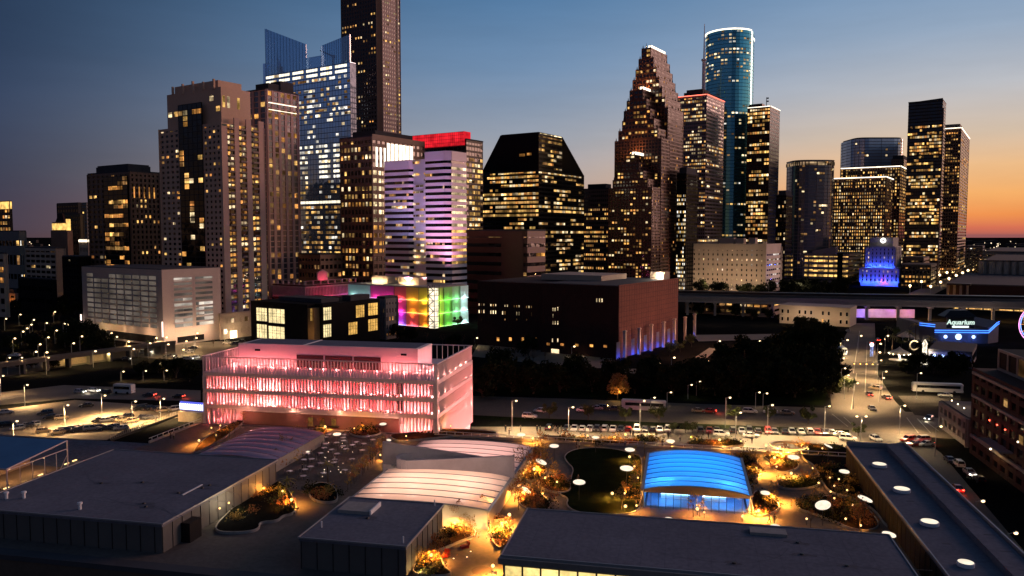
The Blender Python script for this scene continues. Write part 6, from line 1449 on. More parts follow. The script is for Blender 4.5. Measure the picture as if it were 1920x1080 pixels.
bed(Z3([(375, 290), (450, 245), (600, 232), (760, 245), (880, 280), (945, 300), (925, 560), (935, 700), (700, 725), (470, 705), (390, 650), (415, 600), (330, 565), (420, 540), (430, 440), (450, 385), (400, 340)]), M_grass, .16, 'large dark lawn with a wavy edge beside the blue pavilion')
bed(Z3([(180, 500), (260, 440), (380, 455), (430, 520), (400, 560), (300, 560), (225, 535)]), None, .3, 'round planting bed with a flowering tree between the cream pavilion and the lawn')
bed(Z3([(40, 640), (80, 560), (190, 555), (280, 640), (270, 690), (120, 690)]), None, .3, 'planting bed tucked behind the long flat roof hall')
bed(Z3([(100, 420), (130, 230), (210, 250), (200, 330), (260, 400), (190, 470), (90, 480)]), None, .3, 'long planting bed hugging the side of the cream pavilion')
bed(Z3([(180, 150), (420, 160), (560, 190), (800, 180), (960, 165), (1060, 180), (1050, 200), (860, 210), (640, 215), (420, 190), (240, 165)]), None, .3, 'narrow planting bed along the far rail in the middle of the garden')
bed(Z3([(1240, 200), (1420, 180), (1620, 180), (1700, 215), (1560, 232), (1300, 225)]), None, .3, 'narrow planting bed along the far rail behind the blue pavilion')
bed(Z4([(175, 205), (235, 240), (250, 300), (330, 315), (425, 278), (400, 240), (330, 225), (260, 190)]), None, .3, 'small kidney shaped bed enclosed by the bright winding path')
bed(Z4([(275, 390), (330, 365), (470, 352), (555, 360), (560, 395), (470, 420), (370, 425), (300, 415)]), M_grass, .3, 'dark oval bed in the middle of the bright winding path')
bed(Z4([(410, 520), (440, 488), (560, 478), (680, 470), (860, 540), (940, 630), (950, 680), (880, 705), (760, 690), (640, 630), (500, 580), (420, 560)]), None, .3, 'big sweeping bed carrying the largest white disc lamp')
bed(Z4([(430, 110), (560, 130), (740, 130), (900, 330), (1080, 560), (1150, 680), (1010, 690), (930, 560), (760, 470), (620, 450), (560, 340), (520, 260), (440, 220)]), M_dirt, .3, 'broad dark bed filling the corner below the street wing')
bed(Z4([(10, 170), (130, 190), (150, 300), (110, 400), (70, 420), (30, 300)]), None, .3, 'dark planting bed along the flank of the blue pavilion')
bed(Z4([(110, 440), (180, 440), (290, 520), (280, 570), (160, 610), (110, 600)]), None, .3, 'crescent planting bed at the front corner of the blue pavilion')
bed(Z2([(690, 925), (750, 780), (830, 750), (930, 760), (985, 790), (960, 825), (860, 860), (770, 900)]), None, .3, 'rust coloured oval bed beside the small flat roof hall')
bed(Z2([(1085, 830), (1120, 790), (1190, 770), (1230, 800), (1150, 910), (1110, 880)]), surf('rust_sedge', (.16, .06, .02), .95, var=.5, scale=2, fine=.5), .3, 'rust red bed next to the bright globe lamp')
bed(Z2([(760, 665), (900, 690), (1050, 700), (1180, 690), (1180, 712), (1000, 725), (800, 705)]), M_grass, .4, 'low hedge bed along the front of the cream pavilion')
bed(Z2([(560, 1010), (690, 945), (740, 960), (760, 1030), (840, 1090), (560, 1090)]), M_dirt, .3, 'dark bed in the corner of the small flat roof hall')
bed(Z1([(640, 420), (760, 400), (880, 330), (960, 240), (1040, 200), (1140, 200), (1150, 250), (960, 370), (850, 470), (720, 560)]), None, .3, 'planting bed between the plum pavilion and the terrace tables')
bed(Z1([(1320, 240), (1400, 200), (1560, 200), (1600, 235), (1540, 265), (1400, 275)]), None, .3, 'low oval bed between the terrace tables and the slatted hall')
bed(Z1([(985, 720), (1060, 660), (1180, 680), (1230, 760), (1220, 830), (1080, 830), (1000, 790)]), M_dirt, .35, 'dark rounded bed at the near end of the terrace tables')
bed(Z1([(150, 1080), (330, 900), (560, 660), (690, 640), (800, 700), (890, 870), (850, 930), (760, 945), (720, 990), (560, 1000), (570, 1060), (420, 1090)]), M_dirt, .35, 'dark bed with floodlit palms beside the largest flat roof hall')
bed(Z1([(0, 420), (60, 330), (170, 250), (330, 160), (420, 120), (440, 150), (280, 280), (120, 370)]), None, .3, 'planting bed along the outer flank of the plum pavilion')
bed(Z1([(440, 60), (620, 70), (1000, 110), (1400, 130), (1400, 160), (1000, 150), (700, 140), (480, 130)]), None, .3, 'long planting bed before the foot of the slatted hall')
bed(Z2([(380, 130), (560, 120), (760, 90), (1100, 110), (1130, 130), (900, 135), (600, 165), (450, 180)]), None, .3, 'planting bed behind the far half of the cream pavilion')

# ================================================================ PLANTS
def leaf_quad(mb, c, s, r, mi=0):
    a = V((r.gauss(0, 1), r.gauss(0, 1), r.gauss(0, 1))).normalized(); t = a.orthogonal().normalized() * s; w_ = a.cross(t).normalized() * s * .55
    mb.add([c - t, c + w_, c + t, c - w_], [(0, 1, 2, 3)], mi)
M_bark = surf('bark', (.07, .05, .035), .95, var=.3, scale=1.5); M_leafd = surf('dark_leaves', (.02, .022, .01), .95, var=.5, scale=.5, spec=0)
M_leafg = surf('green_leaves', (.06, .075, .018), .75, var=.5, scale=.9); M_leafy = surf('yellowing_leaves', (.3, .19, .04), .75, var=.4, scale=1.5); M_leafr = surf('rust_leaves', (.28, .1, .03), .75, var=.4, scale=1.5); M_palml = surf('palm_leaf', (.22, .17, .04), .7, var=.3, scale=1)
def tree_meshes(seed, h, rad, n, ls, leaf, clumps=9, trunk_r=.25, low=.35):
    r = random.Random(seed); tk = MB(); tk.cyl((0, 0, -.1), (r.uniform(-.2, .2), r.uniform(-.2, .2), h * low), trunk_r, trunk_r * .7, 7); cl = []
    for k in range(clumps):
        a = 2 * math.pi * k / clumps * 1.62 + r.random(); rr = rad * r.uniform(.25, .85); z = h * r.uniform(low + .08, .95); cpt = V((rr * math.cos(a), rr * math.sin(a), z)); cl.append((cpt, rad * r.uniform(.28, .52)))
        tk.cyl((0, 0, h * low * r.uniform(.6, 1)), tuple(cpt), trunk_r * .4, trunk_r * .1, 5)
    cm = MB()
    for k in range(n):
        c, cr_ = r.choice(cl); d = V((r.gauss(0, 1), r.gauss(0, 1), r.gauss(0, .8))).normalized() * cr_ * r.random() ** .4; leaf_quad(cm, c + d, ls * r.uniform(.6, 1.3), r)
    t = tk.build('trunk', M_bark); c = cm.build('crown', leaf); mt, mc = t.data, c.data; bpy.data.objects.remove(t); bpy.data.objects.remove(c); return mt, mc
def stand_tree(name, label, cat, meshes, pos, sc, group=None):
    e = thing(name, label, cat, pos, group, rz=rnd.uniform(0, 6.28)); e.scale = (sc, sc, sc * rnd.uniform(.9, 1.12))
    for nm, me in zip(('trunk', 'crown'), meshes): o = bpy.data.objects.new(nm, me); COL.objects.link(o); o.parent = e
    return e
TD = [tree_meshes(s, 9, 5.2, 1700, .55, M_leafd, 14, .35, .14) for s in (1, 2, 3)]
TG = [tree_meshes(s, 8, 4, 1100, .42, M_leafg, 9, .22) for s in (4, 5)]
TB_ = [tree_meshes(s, 5, 1.5, 260, .13, m, 11, .07, .4) for s, m in ((6, M_leafy), (7, M_leafr), (8, M_leafy))]
TBARE = [tree_meshes(s, 8, 2.6, 60, .16, M_leafr, 22, .14, .4) for s in (9, 10)]
ORD = ['first', 'second', 'third', 'fourth', 'fifth', 'sixth', 'seventh', 'eighth', 'ninth', 'tenth', 'eleventh', 'twelfth', 'thirteenth', 'fourteenth', 'fifteenth', 'sixteenth', 'seventeenth', 'eighteenth', 'nineteenth', 'twentieth']
def nth(i):
    if i < 20: return ORD[i]
    t = {20: 'twenty', 30: 'thirty', 40: 'forty', 50: 'fifty', 60: 'sixty', 70: 'seventy', 80: 'eighty', 90: 'ninety'}[(i + 1) // 10 * 10] if (i + 1) % 10 else None
    return (t + '-' + ORD[(i + 1) % 10 - 1]) if t else {30: 'thirtieth', 40: 'fortieth', 50: 'fiftieth', 60: 'sixtieth', 70: 'seventieth', 80: 'eightieth', 90: 'ninetieth'}[i + 1]
park = [(905, 745, 1.1), (930, 730, .9), (940, 700, .9), (985, 716, .8), (1030, 722, .9), (1075, 716, .9), (1110, 735, .9), (1190, 738, .9), (1225, 720, .9), (1262, 742, .9), (1300, 722, 1), (1340, 742, 1), (1372, 728, 1.1), (1410, 742, 1.1), (1440, 716, 1.1), (1475, 738, 1.2), (1500, 705, 1.3), (1530, 735, 1.15), (1545, 700, 1.2), (1520, 668, 1.2), (1490, 660, 1.1), (1450, 690, 1.1), (1565, 718, .8), (1555, 745, .7), (1400, 680, 1), (1360, 690, .9), (1535, 648, 1.2), (1505, 640, 1)]
park += [(1385, 745, 1), (1425, 725, 1.1), (1460, 728, 1.1), (1490, 745, 1), (1520, 715, 1.2), (1320, 735, 1), (1280, 732, .9), (1240, 735, .9), (1150, 728, .9), (1050, 735, .9), (1000, 738, .9), (960, 735, 1), (1470, 670, 1.1), (1548, 675, 1.1), (1430, 700, 1.1)]
park.sort(key=lambda p: p[0])
for i, (x, y, s_) in enumerate(park): stand_tree('park_tree', '%s tree from the pink slatted hall in the black riverside park' % nth(i), 'tree', TD[i % 3], tuple(onz(x, y)), s_ * 1.25, 'dark trees of the riverside park')
stand_tree('park_tree', 'tree lit amber from below by a path lamp in the black riverside park', 'tree', tree_meshes(20, 9, 5, 1300, .5, surf('amberlit_leaves', (.2, .1, .025), .8, var=.4, scale=.8), 12, .3), tuple(onz(1158, 748)), .85)  # the lamp's amber is put into the leaf colour as well
tl_ = onz(1158, 748); lamp(None, (tl_.x, tl_.y - 3.5, 3.2), (1, .58, .16), 420, .2).name = 'lamp_or_fill'
west = [(150, 655, 1.5), (175, 650, 1.4), (192, 660, 1.2), (130, 650, 1.1), (64, 652, .9), (24, 658, .9), (95, 640, .9), (60, 615, .9), (110, 600, 1.1), (140, 590, 1), (30, 585, .9), (70, 575, 1), (120, 575, 1), (60, 690, .6), (100, 690, .5), (42, 690, .6), (10, 690, .6)]
west.sort()
for i, (x, y, s_) in enumerate(west): stand_tree('street_tree', '%s dark tree counting inward from the frame edge before the parking garage' % nth(i), 'tree', TD[i % 3], tuple(onz(x, y)), s_, 'dark trees before the parking garage')
wst2 = [(258, 672, .9, TBARE[0]), (240, 662, .6, TBARE[1]), (300, 700, .8, TD[0]), (330, 708, .8, TD[1]), (355, 716, .8, TD[2]), (270, 705, .7, TD[0]), (400, 650, .6, TBARE[0]), (285, 655, .6, TG[0])]
for i, (x, y, s_, m_) in enumerate(sorted(wst2, key=lambda t: t[0])): stand_tree('street_tree', '%s tree along the dip below the parking garage, from the road bridge onward' % nth(i), 'tree', m_, tuple(onz(x, y)), s_, 'trees of the dip')
mid_t = [(745, 636, .8, TD[1]), (770, 640, .7, TD[2]), (800, 640, .7, TBARE[0]), (830, 645, .8, TBARE[1]), (850, 652, .8, TD[0]), (868, 650, .8, TBARE[0]), (890, 655, .9, TBARE[1]), (858, 612, .8, TG[0]), (920, 668, .8, TBARE[0]), (965, 672, .9, TBARE[1]), (1000, 680, .9, TBARE[0]), (1022, 676, .9, TBARE[1]), (990, 668, 1, TD[1]), (1060, 690, .8, TBARE[1]), (1100, 690, .8, TBARE[0]), (1255, 668, .7, TG[1]), (1275, 660, .7, TG[0]), (1297, 650, .7, TG[1])]
for i, (x, y, s_, m_) in enumerate(sorted(mid_t, key=lambda t: t[0])): stand_tree('street_tree', '%s tree along the foot of the brick hall, counted from the rainbow podium' % nth(i), 'tree', m_, tuple(onz(x, y)), s_, 'trees at the foot of the brick hall')
far_t = [(x, 545 + (x * 7 % 13), 1.5) for x in range(1300, 1600, 16)] + [(1500, 520, 1.6), (1530, 518, 1.8), (1560, 522, 1.8), (1590, 528, 1.6), (1700, 530, 1.4), (1650, 532, 1.5), (1620, 533, 1.4), (1675, 533, 1.4), (1470, 605, .8), (1440, 598, .8), (1410, 600, .8), (1380, 595, .9), (1340, 590, .9), (1310, 590, .8), (1500, 615, .8)]
for i, (x, y, s_) in enumerate(sorted(far_t)): stand_tree('street_tree', '%s dark tree on the line from the brick hall to the city hall' % nth(i), 'tree', TD[i % 3], tuple(onz(x, y)), s_, 'dark trees between the brick hall and the city hall')
st_t = [(1030, 784, .6, TG[0]), (1103, 788, .55, TG[1]), (1172, 790, .6, TG[0]), (1236, 792, .65, TG[1]), (1375, 788, .6, TG[0]), (1440, 790, .5, TG[1]), (1515, 795, .6, TG[0]), (1262, 812, .35, TG[1]), (1285, 812, .4, TG[0]), (1298, 812, .35, TG[1]), (1609, 818, .5, TG[0]), (1590, 735, .6, TG[1])]
for i, (x, y, s_, m_) in enumerate(sorted(st_t, key=lambda t: t[0])): stand_tree('street_tree', '%s young green tree on the verge of the cross street, from the slatted hall onward' % nth(i), 'tree', m_, tuple(onz(x, y)), s_, 'young trees on the street verge')
nei = [(1720, 690, .8, TD[0]), (1750, 700, .8, TD[1]), (1700, 700, .6, TD[2]), (1780, 705, .9, TD[0]), (1690, 650, .6, TG[0]), (1678, 632, .6, TG[1]), (1735, 665, .8, TD[2]), (1800, 700, .9, TD[1])]
for i, (x, y, s_, m_) in enumerate(sorted(nei, key=lambda t: t[0])): stand_tree('street_tree', '%s tree beside the coach park near the neon restaurant, from the boulevard inward' % nth(i), 'tree', m_, tuple(onz(x, y)), s_, 'trees by the neon restaurant')
# garden trees with sparse lit leaves
gt = [(1035, 905, 0, .9), (1005, 935, 1, .8), (985, 905, 0, .8), (965, 940, 0, .9), (995, 960, 1, .9), (992, 880, 0, .7), (970, 925, 0, .9), (857, 985, 1, .9), (901, 972, 1, 1.0), (1008, 968, 1, .8), (1012, 920, 1, .6), (1300, 968, 2, .9), (1312, 968, 0, .7), (790, 1058, 0, .7), (805, 1062, 2, .6), (1612, 996, 1, 1.1), (1590, 918, 2, .6), (1555, 912, 2, .6), (1478, 875, 1, .6), (1440, 868, 1, .6), (1520, 990, 1, .7), (510, 845, 1, .8), (545, 850, 2, .7), (1198, 885, 0, .5), (1185, 915, 0, .5), (720, 880, 2, .4)]
for k_ in range(14): gt.append((652 + k_ * 5.2 + (k_ % 3), 918 - k_ * 5.4, k_ % 3, .6 + .12 * (k_ % 3)))
gt += [(1016, 850, 1, 1.1), (1004, 868, 0, 1.2), (1022, 888, 2, 1.1), (998, 900, 1, 1.2), (980, 890, 0, 1.3), (972, 955, 1, 1.2), (1010, 948, 0, 1.1), (1032, 955, 1, 1.0), (1188, 870, 2, .8), (1195, 900, 0, .9), (1190, 930, 2, .9), (1172, 935, 1, .8), (1165, 955, 0, .9), (1192, 955, 2, .8), (1415, 880, 0, .9), (1420, 905, 1, .9), (1412, 930, 2, .8), (1450, 945, 0, .8), (1470, 860, 1, .8), (1492, 872, 0, .7), (1525, 905, 2, .7), (1505, 905, 1, .6), (1530, 960, 0, .8), (1560, 975, 1, .9), (1580, 955, 2, .9), (1600, 975, 0, .9), (1568, 935, 1, .7), (870, 1000, 0, .7), (885, 1005, 2, .6), (820, 1050, 1, 1.0), (835, 1035, 0, .8), (955, 1010, 1, .8), (560, 830, 0, .9), (578, 815, 1, .8), (530, 852, 2, .9), (520, 870, 0, .7), (600, 806, 1, .7), (430, 822, 0, .7), (405, 835, 1, .7), (455, 800, 2, .7), (440, 812, 0, .6)]
gt.sort()
for i, (x, y, k, s_) in enumerate(gt): stand_tree('ornamental_tree', '%s slender lamplit roof garden tree, counted from the plum pavilion toward the street wing' % nth(i), 'tree', TB_[k], tuple(onz(x, y, ZD + .2)), s_, 'slender trees of the roof garden')
# palms
def palm_mesh():
    tk = MB(); tk.cyl((0, 0, 0), (.1, 0, 2.2), .16, .13, 7); tk.cyl((.1, 0, 2.2), (.05, .1, 4.4), .13, .12, 7); fr = MB(); r = random.Random(8)
    for k in range(18):
        a = 2 * math.pi * k / 18; el = r.uniform(.1, .9); p = V((.05, .1, 4.4)); d = V((math.cos(a) * math.cos(el), math.sin(a) * math.cos(el), math.sin(el))); sd = V((-math.sin(a), math.cos(a), 0))
        for j in range(5):
            q = p + d * .42; w0, w1 = .2 * (1 - j / 5) + .03, .2 * (1 - (j + 1) / 5) + .02; fr.add([p - sd * w0, p + sd * w0, q + sd * w1, q - sd * w1], [(0, 1, 2, 3)]); p = q; d = (d - V((0, 0, .32))).normalized()
    t = tk.build('trunk', M_bark); c = fr.build('crown', M_palml); r_ = (t.data, c.data); bpy.data.objects.remove(t); bpy.data.objects.remove(c); return r_
PM = palm_mesh()
pl = [(539, 942, .95, 'bed by the largest roof hall'), (615, 905, .8, 'end of the terrace tables'), (461, 775, .7, 'foot of the slatted hall'), (517, 775, .6, 'long bed before the slatted hall'), (575, 780, .6, 'middle of the long bed before the slatted hall'), (697, 782, .6, 'far corner of the terrace'), (717, 840, .6, 'curled wall of the cream pavilion'), (1208, 862, .7, 'back corner of the blue pavilion'), (670, 775, .5, 'gap before the slatted hall')]
for (x, y, s_, w_) in pl: stand_tree('palm_tree', 'small floodlit palm at the ' + w_, 'palm tree', PM, tuple(onz(x, y, ZD + .2)), s_, 'palms of the roof garden')
for i, (x, y, s_) in enumerate(sorted(((1672, 660, 1.7), (1716, 640, 2.0), (1705, 655, 1.8), (1745, 672, 1.9), (1665, 640, 1.6)))): stand_tree('palm_tree', '%s tall palm from the boulevard beside the neon restaurant' % nth(i), 'palm tree', PM, tuple(onz(x, y)), s_, 'tall palms by the neon restaurant')
# shrubs in the beds
def shrub_mesh(seed, leaf):
    r = random.Random(seed); mb = MB()
    for k in range(150): d = V((r.gauss(0, .45), r.gauss(0, .45), abs(r.gauss(0, .32)))); leaf_quad(mb, d, r.uniform(.07, .16), r)
    o = mb.build('foliage', leaf); me = o.data; bpy.data.objects.remove(o); return me
SH = [shrub_mesh(1, M_leafg), shrub_mesh(2, M_leafd), shrub_mesh(3, M_leafy), shrub_mesh(4, M_leafr)]
def inside(p, P):
    c = False; j = len(P) - 1
    for i in range(len(P)):
        if (P[i].y > p.y) != (P[j].y > p.y) and p.x < (P[j].x - P[i].x) * (p.y - P[i].y) / (P[j].y - P[i].y) + P[i].x: c = not c
        j = i
    return c
rs = random.Random(21); cnt = 0
for bi, (px, P) in enumerate(BEDS):
    if bi in (0,): continue
    xs = [p.x for p in P]; ys = [p.y for p in P]; ar = (max(xs) - min(xs)) * (max(ys) - min(ys)); n = int(min(30, 5 + ar / 9)); tries = 0; k = 0
    while k < n and tries < 200:
        tries += 1; p = V((rs.uniform(min(xs), max(xs)), rs.uniform(min(ys), max(ys)), 0))
        if not inside(p, P) or cnt > 290: continue
        kind_ = rs.choice([0, 1, 1, 2, 3]); o = bpy.data.objects.new('shrub', SH[kind_]); COL.objects.link(o); o.location = (p.x, p.y, ZD + .22); s_ = rs.uniform(.8, 1.9); o.scale = (s_, s_, s_ * rs.uniform(.7, 1.3)); o.rotation_euler.z = rs.uniform(0, 6)
        tag(o, 'low ' + ['green', 'dark', 'straw coloured', 'rust coloured'][kind_] + ' shrub among others in a curving roof garden bed', 'shrub', ['green', 'dark', 'straw coloured', 'rust coloured'][kind_] + ' shrubs in the roof garden beds'); k += 1; cnt += 1

# ================================================================ GARDEN LAMPS AND DISC SHADES
AMB = (1, .38, .055)
def garden_lamp(i, px, py, w_, h=.9, col=AMB, where=''):
    p = onz(px, py, ZD + .1); e = thing('garden_lamp', None, 'garden lamp', tuple(p), 'small amber lamps of the roof garden')
    mb = MB(); mb.cyl((0, 0, 0), (0, 0, h), .04, .03, 6); mb.build('post', M_steel, e); mb = MB(); mb.ball((0, 0, h + .12), .26 if w_ > 420 else .17, 6); mb.build('globe', L_warm, e); lamp(e, (0, -.35, h + (1.2 if w_ > 420 else .35)), col, w_ * (4.4 if w_ > 420 else .9), .12, *(('SPOT', 152, (0, -.05, -1)) if w_ > 420 else ())); return e
gl = [(Z1, 60, 335, 150), (Z1, 165, 225, 60), (Z1, 240, 205, 60), (Z1, 205, 290, 40), (Z1, 900, 330, 170), (Z1, 740, 490, 110), (Z1, 705, 440, 50), (Z1, 765, 770, 90), (Z1, 840, 845, 130), (Z1, 605, 745, 90), (Z1, 985, 290, 60), (Z1, 1125, 215, 110), (Z1, 1370, 230, 60), (Z1, 1440, 215, 60), (Z1, 1485, 150, 170), (Z1, 1590, 460, 70), (Z1, 455, 40, 90), (Z1, 1730, 160, 90), (Z1, 450, 60, 40), (Z1, 1255, 110, 50), (Z1, 1690, 170, 80),
 (Z2, 510, 165, 60), (Z2, 335, 295, 70), (Z2, 605, 95, 90), (Z2, 810, 95, 60), (Z2, 1365, 180, 130), (Z2, 1375, 390, 110), (Z2, 1270, 500, 150), (Z2, 1240, 470, 110), (Z2, 1300, 555, 110), (Z2, 1245, 565, 90), (Z2, 1075, 690, 90), (Z2, 838, 765, 140), (Z2, 680, 985, 190), (Z2, 1155, 785, 120), (Z2, 1185, 765, 120), (Z2, 1095, 1060, 110), (Z2, 1430, 560, 60),
 (Z3, 148, 195, 90), (Z3, 270, 110, 110), (Z3, 130, 370, 90), (Z3, 160, 420, 90), (Z3, 240, 485, 60), (Z3, 325, 515, 60), (Z3, 45, 540, 120), (Z3, 850, 330, 110), (Z3, 885, 400, 90), (Z3, 910, 485, 90), (Z3, 725, 600, 120), (Z3, 815, 600, 90), (Z3, 820, 695, 120), (Z3, 900, 690, 90), (Z3, 545, 175, 110), (Z3, 740, 185, 110), (Z3, 820, 165, 120), (Z3, 1155, 225, 120), (Z3, 1295, 185, 60), (Z3, 1500, 205, 110), (Z3, 1655, 215, 90), (Z3, 1340, 715, 150), (Z3, 1390, 740, 90), (Z3, 1765, 735, 60), (Z3, 1670, 765, 60), (Z3, 1525, 255, 60),
 (Z4, 200, 155, 160), (Z4, 290, 170, 170), (Z4, 300, 212, 170), (Z4, 255, 240, 90), (Z4, 368, 345, 120), (Z4, 140, 310, 160), (Z4, 575, 175, 190), (Z4, 480, 180, 60), (Z4, 550, 410, 70), (Z4, 625, 375, 60), (Z4, 685, 385, 70), (Z4, 655, 430, 60), (Z4, 630, 470, 60), (Z4, 740, 460, 80), (Z4, 250, 505, 150), (Z4, 150, 600, 130), (Z4, 655, 515, 70), (Z4, 775, 560, 70), (Z4, 730, 655, 90), (Z4, 830, 700, 150), (Z4, 470, 655, 40), (Z4, 40, 640, 60), (Z4, 510, 310, 60), (Z4, 270, 300, 60)]
LM = [('plum pavilion', 470, 830), ('terrace tables', 640, 860), ('slatted hall', 640, 785), ('cream pavilion', 850, 880), ('dark lawn', 1085, 890), ('blue pavilion', 1300, 890), ('bright winding path', 1460, 890), ('street wing', 1610, 920), ('small flat roof hall', 760, 1000), ('largest flat roof hall', 420, 930), ('far rail', 1150, 822)]
seen = {}
GL = []
for i, (Zf, x, y, w_) in enumerate(gl):
    (px, py), = Zf([(x, y)]); GL.append((px, py, w_ * (3.2 if 1395 < px < 1500 and w_ >= 90 else 1.5 if 955 < px < 1015 and 845 < py < 985 else 1.8 if (py > 985 and 900 < px < 1000) else 1.0 if py > 1040 and px < 1000 else .14 if px > 1500 else .85)))
GL.sort()
for i, (px, py, w_) in enumerate(GL):
    e = garden_lamp(i, px, py, w_ * 4.6); nm = min(LM, key=lambda t: (t[1] - px) ** 2 + ((t[2] - py) * 1.6) ** 2)[0]; k = seen.get(nm, 0); seen[nm] = k + 1
    e['label'] = '%s amber lamp near the %s, counted from the marquee side' % (nth(k), nm)
for (x, y, w_, h, lb_) in ((955, 1004, 3600, 3.2, 'tall bright globe lamp on a post at the head of the amber path'),):
    e = garden_lamp(0, x, y, w_, h); e['label'] = lb_
dl_ = [(1553, 836, 18, .5, 'small tilted disc shade by the corner of the street wing'), (1488, 857, 24, 0, 'disc shade over the bright winding path'), (1583, 884, 21, 0, 'disc shade alone in the dark corner bed'), (1622, 935, 31, .35, 'tilted disc shade in the dark bed below the street wing'), (1543, 947, 32, -.4, 'largest round disc shade facing up from the sweeping bed'), (1435, 924, 20, 0, 'disc shade at the front corner of the blue pavilion'), (1454, 987, 22, 0, 'disc shade by the walking pair before the long roof hall'), (1667, 1002, 28, .1, 'disc shade at the corner of the long roof hall'), (977, 815, 18, 0, 'disc shade by the far rail behind the cream pavilion'), (1117, 820, 15, 0, 'disc shade at the middle of the far rail'), (1257, 827, 18, 0, 'disc shade just behind the blue pavilion'), (1039, 836, 20, 0, 'disc shade at the back of the dark lawn'), (1181, 843, 21, 0, 'disc shade between the lawn and the back of the blue pavilion'), (1015, 866, 24, .45, 'tilted disc shade above the bed beside the cream pavilion'), (1175, 878, 28, 0, 'disc shade on the lawn edge facing the blue pavilion'), (1086, 904, 26, 0, 'disc shade in the middle of the dark lawn'), (1254, 974, 21, 0, 'disc shade just before the glazed front of the blue pavilion'), (987, 919, 22, .7, 'steeply tilted disc shade beside the amber trees'), (632, 814, 17, 0, 'disc shade at the far end of the terrace tables'), (718, 795, 15, 0, 'disc shade closest to the slatted hall'), (577, 847, 8, 0, 'tiny disc shade at the edge of the terrace tables'), (729, 825, 10, .2, 'small disc shade beside the curling wall')]
for (x, y, wpx, tilt, lb_) in dl_:
    h = 3.4; p = onz(x, y, ZD + h); r_ = wpx / 2 / FPX * p.y * .9
    e = thing('disc_lamp', 'white glowing ' + lb_, 'disc lamp', (p.x, p.y, ZD), 'white disc lamps of the roof garden')
    mb = MB(); mb.cyl((0, 0, 0), (0, 0, h - .06), .045, .04, 6); mb.build('post', M_steel, e); mb = MB(); mb.lathe([(.02, -.06), (r_, -.03), (r_, .03), (.02, .05)], (0, 0, 0), 24); d_ = mb.build('shade', L_disc, e); d_.location.z = h; d_.rotation_euler = (abs(tilt) * .6 if tilt < 0 else 0.12, tilt * .8, 0)  # shade glows by itself, for the lamp light thrown onto it
# round manhole in the path
p = onz(903, 1070, ZD); mb = MB(); mb.lathe([(1.45, 0), (1.45, .02), (1.35, .02), (1.33, .012), (.01, .012)], tuple(p), 24); tag(mb.build('floor_grate', surf('grate_brown', (.06, .04, .03), .7), None, loc=tuple(p)), 'round dark grate set in the amber lit path', 'floor grate')
